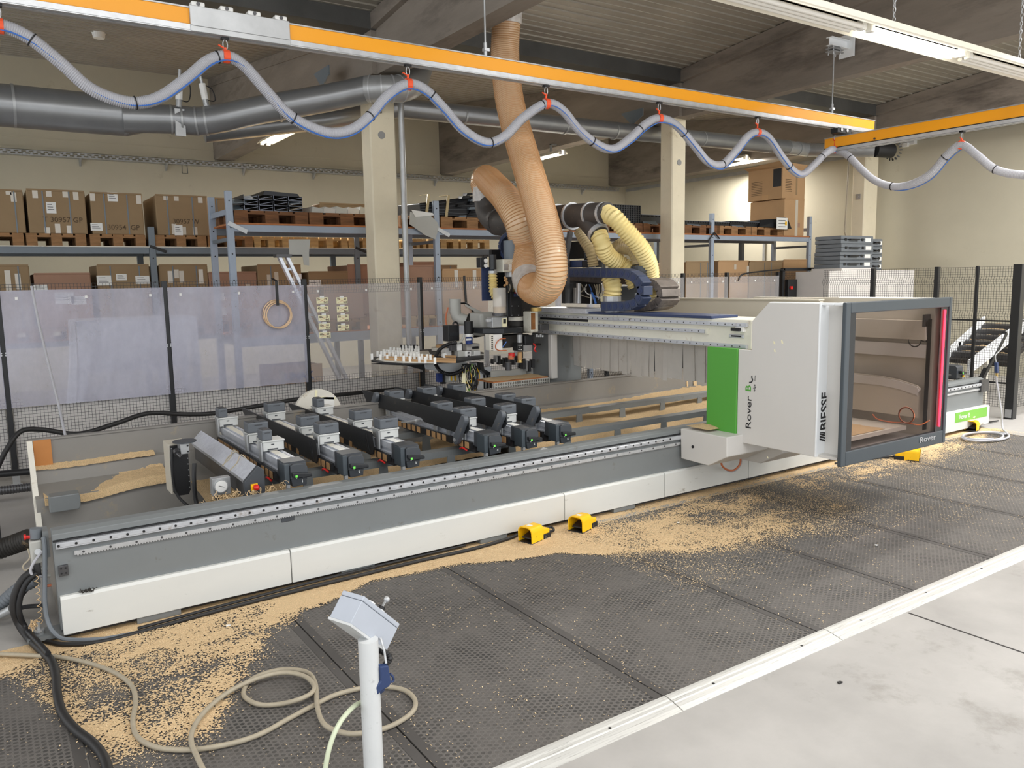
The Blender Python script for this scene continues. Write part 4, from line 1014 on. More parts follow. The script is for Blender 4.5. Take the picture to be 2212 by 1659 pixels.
for k in range(7):
    a = S(1096+k*5, 612+random.uniform(0,6), 6.76)
    build(MB().tube(spline([a, S(1098+k*4,622+random.uniform(0,6),6.75), S(1092+k*6,632,6.77)],5),0.006,6), 'loose_cable', ['black','hose_beige','rubber','brass'][k % 4], sp)
m = build(pbox(1104, 630, 1126, 684, 6.74, 0.16), 'spindle_motor', 'black', sp, bevel=0.006)
build(pbox(1097, 632, 1104, 684, 6.78, 0.12), 'motor_flank', 'plate_black', sp, bevel=0.004)
build(pbox(1110,634,1119,641,6.737,0.003), 'maker_badge', 'navy', m); build(pbox(1112,631,1116,634,6.737,0.003), 'maker_badge', 'red', m)
for px, py in ((1106,661),(1120,661),(1106,681),(1120,681)): build(pcyl(px,py-0.8,py+0.8,1.6,6.738), 'motor_screw', 'steel', m)
build(pcyl(1116, 684, 692, 30, 6.83), 'flange_ring', 'white_dirty', sp, smooth=True)
build(pcyl(1117, 691, 704, 26, 6.83), 'brake_drum', 'rubber_dusty', sp, smooth=True)
a = S(1060,706,6.6); b = S(1158,720,6.6); cx = (a.x+b.x)/2; r = (b.x-a.x)/2
build(MB().prism([(cx+r*math.cos(t), 6.9+0.30*math.sin(t)) for t in [math.pi/8+k*math.pi/4 for k in range(8)]], 'z', S(1110,720,6.62).z, S(1110,708,6.62).z), 'octagon_plate', 'plate_black', sp, bevel=0.006)
# cream cast bracket with rust
build(pbox(1147, 672, 1163, 718, 6.58, 0.14), 'cast_bracket', 'cream_cast', sp, bevel=0.012)
build(pbox(1148, 676, 1156, 712, 6.575, 0.005), 'rust_stain', 'rust', sp)
build(pcyl(1158,664,672,20,6.62), 'bracket_cap', 'brass', sp)
build(pbox(1168,700,1186,714,6.55,0.06), 'limit_switch', 'dark_steel', sp, bevel=0.004)
for k in range(4): build(pcyl(1160+k*4, 722+k%2*2, 728, 4, 6.58), 'bracket_bolt', 'galv', sp)
# glass chip collector
col = build(pcyl(1078.5, 622, 680, 25, 6.66), 'glass_cylinder', 'tube_clear', sp, smooth=True)
build(pcyl(1078.5, 663, 676, 22, 6.66), 'collected_dust', 'chips', col)
build(pcyl(1078.5, 676, 682, 26, 6.66), 'cylinder_collar', 'dark_steel', sp)
b_ = build(pbox(1064, 684, 1096, 708, 6.64, 0.10), 'collector_base', 'galv', sp, bevel=0.004)
build(pbox(1086,687,1095,706,6.632,0.01), 'opening_plate', 'note', b_); build(pbox(1087.5,689,1093,699,6.628,0.005), 'opening', 'black', b_)
build(pbox(1052,688,1064,696,6.66,0.03), 'air_fitting', 'steel', sp, bevel=0.004)
# lower tooling
e = build(pbox(1066, 722, 1085, 758, 6.62, 0.08), 'valve_block', 'white', sp, bevel=0.003)
build(pbox(1058, 722, 1066, 757, 6.62, 0.08), 'valve_side', 'white_dirty', sp, bevel=0.003)
for k in range(7): build(pbox(1062,726+k*4.2,1065,728+k*4.2,6.615,0.006), 'valve_port', 'ink', e)
build(MB().tube(spline([S(1092,731,6.6),S(1080,733,6.58),S(1072,742,6.57),S(1071,752,6.58),S(1078,757,6.6),S(1094,757,6.6)],6),0.006,6), 'red_hose', 'copper', sp)
build(MB().tube(spline([S(1094,738,6.6),S(1090,744,6.6),S(1086,750,6.61)],6),0.005,6), 'blue_hose', 'hose_blue', sp)
build(pbox(1090,722,1142,752,6.72,0.22), 'tool_carrier', 'rubber_dusty', sp)
build(pcyl(1122.5, 723, 740, 10, 6.62), 'air_cylinder', 'galv', sp)
dk = build(pbox(1117, 741, 1131, 758, 6.60, 0.08), 'drill_block', 'black', sp, bevel=0.003)
for px,py in ((1121,746),(1126,746),(1123,750),(1121,755),(1126,755)): build(pcyl(px,py-0.9,py+0.9,2.2,6.597), 'port', 'paper', dk)
build(pcyl(1123, 760, 777, 9, 6.66), 'tool_nose', 'tape_brown', sp)
build(MB().cyl(S(1123,777,6.66), S(1123,783,6.66), 0.022, 12, 0.03), 'tool_tip', 'brass', sp)
build(pbox(1134, 724, 1153, 748, 6.66, 0.12), 'counter_motor', 'plate_black', sp, bevel=0.006)
build(pbox(1131, 745, 1150, 760, 6.64, 0.12), 'motor_mount', 'galv', sp, bevel=0.004)
build(MB().tube(spline([S(1152,742,6.6),S(1157,748,6.6),S(1154,755,6.6),S(1158,760,6.6)],5),0.008,6), 'red_tag', 'red', sp)
build(pcyl(1105, 762, 770, 12, 6.7), 'red_drill_head', 'red', sp); build(pcyl(1104, 768, 776, 11, 6.7), 'drill_chuck', 'copper', sp)
build(pcyl(1098, 783, 800, 12, 6.7), 'drill_motor', 'dark_steel', sp)
build(MB().cyl(S(1150,744,6.7),S(1168,744,6.7),0.012,8), 'guide_pin', 'black', sp)
for k in range(14):
    px = 1065+k*6.5; py = 775+random.uniform(-8,6)
    build(pbox(px,py,px+random.uniform(3,6),py+random.uniform(10,24),6.86+random.uniform(0,0.1),0.05), 'tool_holder', random.choice(['black','dark_steel','plate_black','dark_steel','galv']), sp)
# navy panel with gauges, canister and yellow hose
t = thing('gauge_station', 'navy sheet panel with two round gauges left of the spindle', 'panel', (4.4, 6.9, 1.4))
build(pbox(1043, 577, 1064, 650, 6.92, 0.02), 'navy_sheet', 'navy', t)
for px,py in ((1049,596),(1047,622),(1051,646),(1061,646)): build(pcyl(px,py-0.7,py+0.7,1.4,6.918), 'sheet_hole', 'black', t)
hd = build(pbox(1038, 556, 1052, 578, 6.86, 0.08), 'gauge_housing', 'plate_black', t, bevel=0.004)
for py in (563, 574):
    c = S(1049,py,6.858); build(MB().cyl((c.x,6.858,c.z),(c.x,6.85,c.z),0.021,18), 'gauge_dial', 'paper', hd)
build(pcyl(1064, 550, 582, 14, 6.84), 'canister', 'plate_black', t, smooth=True)
build(pcyl(1064, 585, 592, 17, 6.82), 'hose_clamp', 'galv', t)
q, rad = ribbed(spline([S(1064,590,6.82),S(1065,610,6.82),S(1066,630,6.8),S(1072,645,6.78)],8), 0.042, 0.03, 0.007, per=4)
build(MB().tube(q, 0.042, 14, rad), 'ribbed_hose', 'hose_yellow', t, smooth=True)
build(pbox(1064, 540, 1100, 640, 7.25, 0.05), 'dark_backplate', 'black', t)
# blue boxes and clutter on the carriage, behind the hose
t = thing('valve_island', 'cluster of blue boxes, cables and grey rods on the carriage right of the tan hose', 'valve unit', (4.9, 6.2, 1.5))
def W(px, py, x=5.0): return RX(px, py, x)
def wbox(px0, py0, px1, py1, x, depth, mb=None):
    a = W(px0,py1,x); b = W(px1,py0,x); mb = mb or MB()
    return mb.box(x, x+depth, min(a.y,b.y), max(a.y,b.y), min(a.z,b.z), max(a.z,b.z))
build(wbox(1228,562,1256,578,5.0,0.10), 'blue_box', 'navy', t, bevel=0.005)
build(wbox(1257,562,1284,578,5.0,0.10), 'black_box', 'black', t, bevel=0.005)
build(wbox(1270,562,1284,577,4.99,0.02), 'white_plate', 'paper', t)
build(wbox(1225,520,1262,560,5.2,0.06), 'dark_frame', 'plate_black', t); build(wbox(1262,522,1280,562,5.25,0.06), 'dark_frame', 'rubber_dusty', t)
build(wbox(1222,600,1290,655,5.22,0.05), 'dark_board', 'rubber', t)
build(MB().cyl(W(1250,612,5.0),W(1250,655,5.0),0.024,14), 'steel_rod', 'steel', t)
build(MB().cyl(W(1277,635,5.0),W(1277,657,5.0),0.012,10), 'steel_rod', 'steel', t)
build(wbox(1230,622,1242,655,5.05,0.04), 'white_plate', 'curtain', t)
build(wbox(1225,612,1230,655,5.0,0.05), 'black_box', 'black', t)
c = wbox(1297,634,1312,651,5.02,0.05); build(c, 'terminal_block', 'note', t)
for k in range(10):
    px = 1256+k*5.5
    build(MB().tube(spline([W(px,615,5.1),W(px+random.uniform(-6,6),626,5.03),W(px+random.uniform(-5,9),636,5.02),W(1290+random.uniform(-10,20),646,5.04)],6),0.006,5), 'loose_cable', random.choice(['paper','black','hose_beige','hose_beige','black','hose_blue']), t)
build(MB().tube([W(1278,632,5.0),W(1284,645,5.0),W(1287,656,5.0)],0.012,6), 'blue_hose', 'hose_blue', t)
for k in range(3): build(MB().sphere(W(1267+k*4,537+k%2*4,5.15),0.016,8,6).cyl(W(1267+k*4,540,5.15),W(1267+k*4,552,5.15),0.010,8), 'plug', 'galv', t)
build(wbox(1337,618,1372,650,5.5,0.12), 'grey_housing', 'case_grey', t, bevel=0.01)
# ================================================================== edge band unit behind the bed
ed = thing('edge_band_unit', 'edge banding unit with a tray of white tape guides left of the spindle', 'edge banding unit', (4.0, 7.3, 0.6))
ZT = 1.035
tr = [RZ(px,py,ZT) for px,py in ((802,778),(806,771),(830,764),(870,758),(930,753),(1000,752),(1045,760),(1045,772),(1000,777),(935,783),(870,784),(825,781))]
tray = build(MB().prism([(p.x,p.y) for p in tr], 'z', ZT-0.018, ZT-0.005), 'tape_tray', 'black', ed)
tr2 = [RZ(px,py,ZT) for px,py in ((812,776),(835,766),(880,760),(925,758),(940,784),(870,783),(830,780))]
build(MB().prism([(p.x,p.y) for p in tr2], 'z', ZT-0.005, ZT+0.004), 'white_deck', 'white_dirty', tray)
guide = None
lanes = [(806,777,938,786,9),(815,771,930,779,14),(828,767,900,773,12),(845,762,905,766,10),(870,758,905,759.5,6)]
for (xa,ya,xb,yb_,n_) in lanes:
    for k in range(n_):
        u = (k+random.uniform(-0.2,0.2))/(n_-1); c = RZ(xa+(xb-xa)*u, ya+(yb_-ya)*u, ZT)
        build(MB().cbox((c.x,c.y,ZT+0.03),0.022,0.012,0.06).cbox((c.x+0.003,c.y-0.007,ZT+0.028),0.012,0.003,0.052), 'tape_guide', 'white', tray)
for k in range(6):
    c = RZ(868+k*7, 754, ZT); build(MB().cyl((c.x,c.y,ZT),(c.x-0.01,c.y,ZT+0.05),0.010,8), 'black_clip', 'black', tray)
for ya in (781.5, 776, 770):
    a = RZ(830,ya-2,ZT); b = RZ(985,ya+3,ZT); build(MB().bar((a.x,a.y,ZT+0.012),(b.x,b.y,ZT+0.012),0.003,0.022), 'tape_strip', 'tape_brown', tray)
build(MB().prism([(S(806,781,7.15).x,ZT-0.03),(S(918,781,7.15).x,ZT-0.03),(S(918,800,7.15).x,S(918,800,7.15).z),(S(880,790,7.15).x,S(880,790,7.15).z)], 'y', 7.15, 7.22), 'tray_bracket', 'plate_black', ed)
arm = [S(918,783,7.12),S(1010,783,7.12),S(1010,805,7.12),S(955,804,7.12),S(921,797,7.12)]
build(MB().prism([(p.x,p.z) for p in arm], 'y', 7.12, 7.30), 'support_arm', 'cabin_white', ed, bevel=0.006)
build(pbox(1030, 783, 1044, 872, 7.08, 0.14), 'support_column', 'cabin_white', ed, bevel=0.006)
colp = [S(1034,783,7.04),S(1042,783,7.04),S(1044,797,7.04),S(1061,806,7.04),S(1061,809,7.04),S(1048,809,7.04),S(1036,799,7.04)]
build(MB().prism([(p.x,p.z) for p in colp], 'y', 7.02, 7.08), 'dark_gusset', 'plate_black', ed)
build(pbox(1046,792,1061,808,7.10,0.06), 'white_flag', 'cabin_white', ed)
build(pbox(1044,808,1062,840,7.12,0.06), 'rod_frame', 'dark_steel', ed)
for px in (1049,1056): build(pcyl(px,810,838,4,7.08), 'guide_rod', 'galv', ed)
# coil on the tray
c = RZ(968, 757, ZT); r = 0.16
co_ = build(MB().cyl((c.x,c.y+0.05,ZT),(c.x,c.y+0.05,ZT+0.035),r,32), 'tape_coil', 'white_dirty', tray, smooth=True)
build(MB().cyl((c.x+0.02,c.y+0.05,ZT+0.035),(c.x+0.02,c.y+0.05,ZT+0.06),r*0.8,32), 'coil_wrap', 'tape_brown', co_, smooth=True)
# white valve bodies, filter, servo
build(pbox(962,752,975,786,7.05,0.08), 'white_bracket', 'cabin', ed, bevel=0.003)
build(pbox(975,740,1000,758,7.0,0.10), 'dark_valve', 'dark_steel', ed, bevel=0.003)
build(pbox(988,743,998,758,6.99,0.06), 'valve_cap', 'white', ed, bevel=0.004)
build(pbox(990,758,1004,780,6.98,0.08), 'valve_body', 'pvc_grey', ed, bevel=0.003)
vb = build(pbox(1006,758,1018,784,6.96,0.07), 'valve_body', 'white', ed, bevel=0.004)
for py in (762,769,776): build(pcyl(1012,py-1.4,py+1.4,4,6.957), 'valve_port', 'ink', vb)
build(pbox(1025,757,1038,780,6.97,0.07), 'white_block', 'white', ed, bevel=0.004)
build(pbox(1020,766,1025,779,6.97,0.05), 'white_block', 'white', ed); build(pbox(1038,765,1046,780,6.98,0.05), 'white_block', 'white_dirty', ed)
build(pbox(1008,742,1036,757,7.04,0.10), 'pneumatic_block', 'curtain', ed, bevel=0.003)
build(pbox(1021,748,1034,754,7.03,0.02), 'dark_valve', 'black', ed)
build(pcyl(1012, 694, 721, 17, 7.0), 'filter_bowl', 'black', ed, smooth=True)
build(pcyl(1012, 721, 727, 18, 7.0), 'filter_neck', 'white', ed)
f_ = build(pcyl(1013, 728, 743, 14, 7.0), 'blue_filter', 'ink_blue', ed, smooth=True)
build(pbox(1007,731,1018,736,6.945,0.004), 'filter_label', 'paper', f_)
sv = build(pbox(969, 702, 992, 738, 7.12, 0.12), 'servo_motor', 'black', ed, bevel=0.006)
build(pbox(972,718,992,726,7.115,0.004), 'motor_plate', 'plate_black', sv)
build(MB().tube(spline([S(978,702,7.1),S(980,697,7.1),S(986,696,7.1),S(990,703,7.1)],5),0.008,6), 'motor_cable', 'black', ed)
g_ = S(958,768,7.0); build(MB().cyl((g_.x,7.0,g_.z),(g_.x,6.97,g_.z),0.026,18), 'pressure_gauge', 'paper', ed)
build(pbox(945,767,962,779,7.01,0.04), 'regulator', 'black', ed, bevel=0.004)
q, rad = ribbed(spline([S(985,740,6.94),S(970,743,6.93),S(952,753,6.92),S(942,768,6.92),S(941,785,6.92),S(950,800,6.92),S(968,808,6.92),S(985,806,6.94),S(1000,798,6.96)],8), 0.018, 0.018, 0.003, per=4)
build(MB().tube(q, 0.018, 10, rad), 'corrugated_conduit', 'black', ed, smooth=True)
build(MB().tube(spline([S(985,741,6.94),S(995,738,6.95),S(1000,730,6.97),S(1003,722,6.98)],6),0.012,8), 'grey_tube', 'pvc_grey', ed)
build(MB().tube(spline([S(960,778,6.95),S(975,781,6.94),S(990,782,6.95),S(1004,779,6.96)],6),0.009,8), 'black_tube', 'black', ed)
build(pbox(964,806,990,826,7.05,0.06), 'terminal_rail', 'pvc_grey', ed)
for k in range(5): build(pbox(970+k*4,809,972.5+k*4,822,7.045,0.004), 'yellow_terminal', 'safety_yellow' if k % 2 else 'paper', ed)
build(pbox(947,806,956,826,7.06,0.05), 'blue_relay', 'ink_blue', ed, bevel=0.003); build(pbox(955,804,963,830,7.08,0.05), 'black_box', 'black', ed)
build(pbox(1006,786,1018,800,6.96,0.07), 'servo_valve', 'black', ed, bevel=0.004)
cols = ['black','black','rubber','safety_yellow','note','black','dark_steel','hose_beige','rubber','green_light']
for k in range(40):
    px = random.uniform(996,1030); py = random.uniform(786,800); b1 = random.uniform(-10,10)
    pts = [S(px,py,6.97),S(px+b1,py+22,6.93+random.uniform(0,.06)),S(1012+random.uniform(-14,18),py+48+random.uniform(0,14),6.92+random.uniform(0,.06)),S(1015+random.uniform(-10,18),850+random.uniform(-12,10),6.96)]
    build(MB().tube(spline(pts,6),random.uniform(0.004,0.008),5), 'cable', cols[k % len(cols)], ed)
for k in range(3):
    build(MB().tube(spline([S(1000+k*2,806,6.92),S(999+k*3,830,6.9),S(1005+k*4,850,6.9),S(1011+k*4,864,6.92)],6),0.008,6), 'yellow_cable', 'note', ed)
# grey elbow, flexible tube and enclosure
el = thing('extraction_elbow', 'grey plastic elbow pipe joined to a dark flexible tube behind the edge unit', 'pipe', (4.1, 7.4, 1.2))
build(MB().tube([S(983,646,7.4),S(983,672,7.4),S(987,684,7.4),S(997,690,7.36),S(1012,692,7.3)],0.062,20), 'elbow', 'pvc_grey', el, smooth=True)
q, rad = ribbed(spline([S(1010,690,7.3),S(1022,694,7.26),S(1032,708,7.24),S(1036,728,7.22)],8), 0.062, 0.03, 0.008, per=4)
build(MB().tube(q, 0.06, 16, rad), 'flexible_tube', 'rubber_dusty', el, smooth=True)
build(MB().tube(spline([S(996,655,7.35),S(1008,656,7.35),S(1022,668,7.3),S(1040,680,7.26)],6),0.009,8), 'black_cable', 'black', el)
build(MB().tube(spline([S(968,664,7.4),S(963,685,7.42),S(965,705,7.42),S(970,716,7.4)],6),0.009,8), 'copper_tube', 'copper', el)
build(pbox(1040, 674, 1086, 727, 7.0, 0.25), 'enclosure', 'pvc_grey', cat='enclosure', label='rounded grey green machine enclosure behind the glass cylinder', bevel=0.03)
mbx = MB().hexa([tuple(S(1005,661,7.2)),tuple(S(1042,683,7.2)),tuple(S(1042,683,7.3)),tuple(S(1005,661,7.3)),tuple(S(1004,656,7.2)),tuple(S(1046,676,7.2)),tuple(S(1046,676,7.3)),tuple(S(1004,656,7.3))])
build(mbx, 'sloped_lid', 'pvc_grey', el)
# grey guard plate and grid shelf with brown board behind the bed
t = thing('grey_guard', 'plain grey guard sheet under the spindle', 'guard', (4.9, 6.9, 0.6))
build(pbox(1061, 795, 1136, 826, 6.95, 0.02), 'guard_sheet', 'pvc_grey', t); build(pbox(1136, 795, 1160, 812, 7.0, 0.02), 'guard_sheet', 'pvc_grey', t)
t = thing('grid_shelf', 'low shelf of white plastic grid with a brown board and chips on it', 'shelf', (4.6, 6.7, 0.5))
zb_ = S(1075,822,6.55).z
a = S(1068,826,6.56); b = S(1186,812,6.56)
build(MB().box(a.x, b.x, 6.58, 6.88, zb_-0.03, zb_-0.015), 'brown_board', 'chipboard', t, label='dusty brown board')
for k in range(24):
    x = a.x+(b.x-a.x)*k/23
    build(MB().box(x-0.004, x+0.004, 6.555, 6.575, zb_-0.13, zb_-0.03), 'grid_bar', 'pvc_grey', t)
for k in range(4): build(MB().box(a.x, b.x, 6.553, 6.558, zb_-0.13+k*0.033, zb_-0.122+k*0.033), 'grid_rail', 'pvc_grey', t)
xs = np.linspace(a.x, b.x, 40); ys = np.linspace(6.58, 6.88, 16); X, Y = np.meshgrid(xs, ys)
Z = zb_-0.014+0.02*np.clip(vnoise(8,X,Y,6)-0.35,0,1)
grid_mesh('wood_chips', X, Y, Z, np.ones((15,39),bool), 'chips', 'thin layer of pale chips on the brown board of the grid shelf')
# white round coil leaning behind the bed
c = RY(688, 893, 6.72); 
t = thing('tape_roll', 'large white disc of edge tape with a paper note standing behind the bed', 'tape roll', (c.x, 6.75, 0))
build(MB().cyl((c.x,6.72,c.z),(c.x,6.76,c.z),0.215,48), 'disc', 'white_dirty', t, smooth=True)
build(MB().cyl((c.x,6.719,c.z),(c.x,6.716,c.z),0.06,24), 'disc_core', 'tape_brown', t)
build(MB().box(c.x+0.0, c.x+0.15, 6.714, 6.717, c.z+0.05, c.z+0.14), 'paper_note', 'paper', t)
build(MB().bar((c.x-0.01,6.715,c.z+0.14),(c.x+0.16,6.715,c.z+0.12),0.02,0.002,(0,1,0)).bar((c.x-0.02,6.715,c.z+0.13),(c.x-0.01,6.715,c.z+0.21),0.02,0.002,(0,1,0)), 'adhesive_tape', 'note', t)
build(MB().box(c.x-0.1, c.x+0.1, 6.70, 6.80, 0, c.z-0.205), 'disc_rest', 'bed_grey', t)
# ================================================================== crane rails, hose festoon, ducts, lamps
RY0 = 6.0
rail = thing('crane_rail', 'long yellow overhead crane rail with a bare splice plate', 'crane rail', (4.0, RY0, 3.55))
zr0, zr1 = 3.555, 3.695
build(MB().box(-2.5, 9.53, RY0-0.028, RY0+0.028, zr0+0.03, zr1), 'rail_web', 'yellow', rail, bevel=0.004)
build(MB().box(-2.5, 9.53, RY0-0.036, RY0+0.036, zr1-0.004, zr1+0.006), 'rail_top', 'galv', rail)
build(MB().box(-2.5, 9.53, RY0-0.045, RY0-0.032, zr0-0.012, zr0+0.026).box(-2.5, 9.53, RY0+0.032, RY0+0.045, zr0-0.012, zr0+0.026).box(-2.5, 9.53, RY0-0.045, RY0-0.012, zr0-0.018, zr0-0.010).box(-2.5, 9.53, RY0+0.012, RY0+0.045, zr0-0.018, zr0-0.010), 'rail_track', 'steel', rail)
build(MB().box(-2.5, 9.53, RY0-0.033, RY0+0.033, zr0+0.018, zr0+0.03), 'rail_gap', 'black', rail)
a = RY(412, 60, RY0-0.05); b = RY(626, 60, RY0-0.05)
sp_ = build(MB().box(a.x, b.x, RY0-0.052, RY0-0.029, zr0+0.02, zr1+0.012).box(a.x, b.x, RY0-0.052, RY0-0.045, zr0-0.018, zr0+0.02), 'splice_plate', 'galv', rail, bevel=0.003)
for k in range(4):
    x = a.x+0.06+(b.x-a.x-0.12)*k/3
    tb = build(MB().box(x-0.045, x+0.045, RY0-0.05, RY0+0.03, zr1+0.010, zr1+0.042), 'splice_tab', 'white', sp_, bevel=0.008)
    build(MB().cyl((x,RY0-0.05,zr1+0.026),(x,RY0-0.056,zr1+0.026),0.013,12), 'splice_bolt', 'dark_steel', rail)
# hangers
for (px, py, py2, x, lab) in ((1049, 125, 0, 4.0, 'thin threaded hanger rod holding the yellow rail beside the tan hose'), (1797, 245, 118, 8.95, 'hanger rod with a white bracket bolted to the concrete beam')):
    c = RY(px, py, RY0); t = thing('rail_hanger', lab, 'hanger', (c.x, RY0, zr1))
    top = 4.40 if x > 5 else 4.62
    build(MB().cyl((c.x,RY0,zr1),(c.x,RY0,top),0.008,8), 'hanger_rod', 'galv', t)
    build(MB().cyl((c.x,RY0,zr1+0.01),(c.x,RY0,zr1+0.12),0.016,8).cbox((c.x,RY0,zr1+0.005),0.09,0.05,0.01), 'hanger_joint', 'galv', t)
    build(MB().box(c.x-0.02, c.x+0.03, RY0-0.02, RY0+0.02, zr1+0.05, zr1+0.075), 'joint_pin', 'steel', t)
    if x > 5:
        build(MB().box(c.x-0.10, 8.94, RY0-0.04, RY0+0.04, 4.47, 4.478).box(c.x-0.10, 8.94, RY0-0.04, RY0+0.04, 4.56, 4.568).box(c.x-0.10, 8.94, RY0-0.004, RY0+0.004, 4.478, 4.56), 'bracket_arm', 'cabin_white', t)
        build(MB().box(8.928, 8.945, RY0-0.10, RY0+0.10, 4.38, 4.64), 'bracket_plate', 'cabin_white', t)
        build(MB().box(c.x-0.09, c.x+0.12, RY0-0.05, RY0+0.05, 4.43, 4.445).box(c.x-0.09, c.x+0.12, RY0-0.05, RY0+0.05, 4.40, 4.412), 'clamp_plate', 'galv', t)
        for dx in (-0.06, 0.08):
            for dy in (-0.035, 0.035): build(MB().cyl((c.x+dx,RY0+dy,4.37),(c.x+dx,RY0+dy,4.48),0.006,6), 'clamp_bolt', 'galv', t)
    else:
        build(MB().cbox((c.x,RY0,top),0.10,0.10,0.03), 'bracket_plate', 'galv', t)
# bridge rail running towards the camera
X2 = 8.9
rail2 = thing('crane_bridge', 'short yellow crane bridge rail coming forward under the long rail', 'crane rail', (X2, 4.5, 3.33))
build(MB().box(X2-0.028, X2+0.028, 1.0, 6.22, 3.335, 3.455), 'rail_web', 'yellow', rail2, bevel=0.004)
build(MB().box(X2-0.036, X2+0.036, 1.0, 6.22, 3.452, 3.462), 'rail_top', 'galv', rail2)
build(MB().box(X2-0.045, X2-0.032, 1.0, 6.22, 3.285, 3.325).box(X2+0.032, X2+0.045, 1.0, 6.22, 3.285, 3.325).box(X2-0.045, X2-0.012, 1.0, 6.22, 3.280, 3.288).box(X2+0.012, X2+0.045, 1.0, 6.22, 3.280, 3.288), 'rail_track', 'steel', rail2)
build(MB().box(X2-0.033, X2+0.033, 1.0, 6.22, 3.318, 3.337), 'rail_gap', 'black', rail2)
build(MB().cyl((X2-0.03,5.55,3.36),(X2-0.04,5.55,3.36),0.012,8), 'end_bolt', 'dark_steel', rail2)
tr_ = build(MB().box(X2-0.16, X2+0.12, RY0-0.05, RY0+0.05, 3.48, 3.545), 'trolley', 'black', rail2, bevel=0.01)
build(MB().cyl((X2-0.09,RY0-0.055,3.52),(X2-0.09,RY0-0.062,3.52),0.02,12).cyl((X2+0.02,RY0-0.055,3.52),(X2+0.02,RY0-0.062,3.52),0.02,12), 'trolley_roller', 'steel', tr_)

# grey spiral hose hung in waves, with a thin blue air line tied along it
wp = [(-60,50),(0,55),(60,80),(130,135),(190,188),(250,215),(300,222),(350,208),(410,165),(450,132),(488,122),(525,140),(570,190),(610,235),(650,265),(710,287),(760,280),(800,250),(840,205),(882,182),(920,195),(960,235),(1000,280),(1050,308),(1090,295),(1130,255),(1180,224),(1215,238),(1250,280),(1290,312),(1325,322),(1360,300),(1395,268),(1424,256),(1460,270),(1500,315),(1530,350),(1560,355),(1590,325),(1615,295),(1636,286),(1660,297),(1690,340),(1715,370),(1735,376),(1760,355),(1785,330),(1803,323)]
p1_ = [RY(px,py,RY0) for px,py in wp]
p1_[-1] = RX(1803,323,X2-0.02)
wp2 = [(1830,335),(1860,365),(1890,390),(1930,403),(1970,397),(2010,375),(2045,335),(2077,313),(2110,335),(2150,366),(2200,377),(2260,376),(2330,340)]
p2_ = []
for i,(px,py) in enumerate(wp2): p2_.append(RX(px,py,X2-0.02))
wave = spline(p1_+p2_, 10)
whose = thing('wavy_hose', 'grey spiral hose hung in waves under the yellow rails', 'hose', (4, RY0, 3.2))
q, rad = ribbed(wave, 0.0405, 0.0125, 0.0028, per=3)
build(MB().tube(q, 0.04, 10, rad), 'spiral_hose', 'hose_grey', whose, smooth=True)
wv = resample(wave, 0.04); bl = []
for i, p in enumerate(wv):
    s_ = math.sin(i*0.045); bl.append(p+Vector((0.02*s_, -0.030, -0.034+0.012*math.sin(i*0.06))))
build(MB().tube(bl, 0.0055, 6), 'air_line', 'hose_blue', whose)
for i in range(8, len(wv)-4, 17):
    d = (wv[i+1]-wv[i]).normalized(); build(MB().cyl(wv[i]-d*0.004, wv[i]+d*0.004, 0.0455, 14), 'cable_tie', 'black', whose)
hangs = [(488,122,'a'),(882,182,'a'),(1180,224,'a'),(1424,256,'a'),(1636,286,'a'),(1803,323,'b'),(2077,313,'b'),(-2,56,'a')]
for px, py, k in hangs:
    c = RY(px,py,RY0) if k == 'a' else RX(px,py,X2-0.02)
    zt_ = zr0-0.015 if k == 'a' else 3.285
    if px == 1803: zt_ = 3.50
    x0 = c.x
    build(MB().tube([c+Vector((-0.022,0,0)),c+Vector((0.022,0,0))],0.0465,14), 'orange_tape', 'orange_tape', whose)
    build(MB().bar((x0-0.004,c.y,c.z+0.03),(x0+0.002,c.y,max(c.z+0.06,zt_-0.075)),0.016,0.010).bar((x0,c.y,max(c.z+0.05,zt_-0.09)),(x0-0.05,c.y-0.01,max(c.z+0.07,zt_-0.07)),0.012,0.008), 'tape_knot', 'orange_tape', whose)
    build(MB().cbox((x0,c.y,zt_-0.006),0.05,0.045,0.022), 'runner', 'black', whose)
    lp = [Vector((x0+0.016*math.cos(t),c.y,zt_-0.05+0.036*math.sin(t))) for t in [2*math.pi*i/12 for i in range(13)]]
    build(MB().tube(lp,0.004,6), 'snap_hook', 'steel', whose)

# spiral ducts
dl = thing('main_duct', 'large galvanised duct along the rear left with a branch to the pillar', 'duct', (0.5, 9.5, 3.4))
build(MB().cyl((-5,9.5,3.60),(1.47,9.5,3.595),0.205,32), 'duct_run', 'duct', dl, smooth=True)
for px in (30, 265):
    x = RY(px,240,9.5).x; build(MB().cyl((x-0.012,9.5,3.60),(x+0.012,9.5,3.60),0.211,32), 'duct_seam', 'galv', dl, smooth=True)
build(MB().cyl((1.47,9.5,3.595),(1.62,9.47,3.585),0.205,32,0.155), 'reducer', 'duct', dl, smooth=True)
bp_ = [RY(265,255,9.42),RY(370,258,9.36),RY(425,262,9.3),RY(480,255,9.2),RY(560,238,9.08),RY(700,213,8.88),RY(800,192,8.74)]
build(MB().tube(spline(bp_,8), 0.150, 28), 'duct_branch', 'duct', dl, smooth=True)
for px,py,y_ in ((370,258,9.36),(392,260,9.33),(425,262,9.3),(445,261,9.27),(600,232,9.02)):
    c = RY(px,py,y_); i = min(range(len(bp_)-1), key=lambda i: (bp_[i]-c).length); d = (bp_[min(i+1,len(bp_)-1)]-bp_[max(0,i-1)]).normalized()
    build(MB().cyl(c-d*0.01,c+d*0.01,0.157,28), 'duct_seam', 'galv', dl, smooth=True)
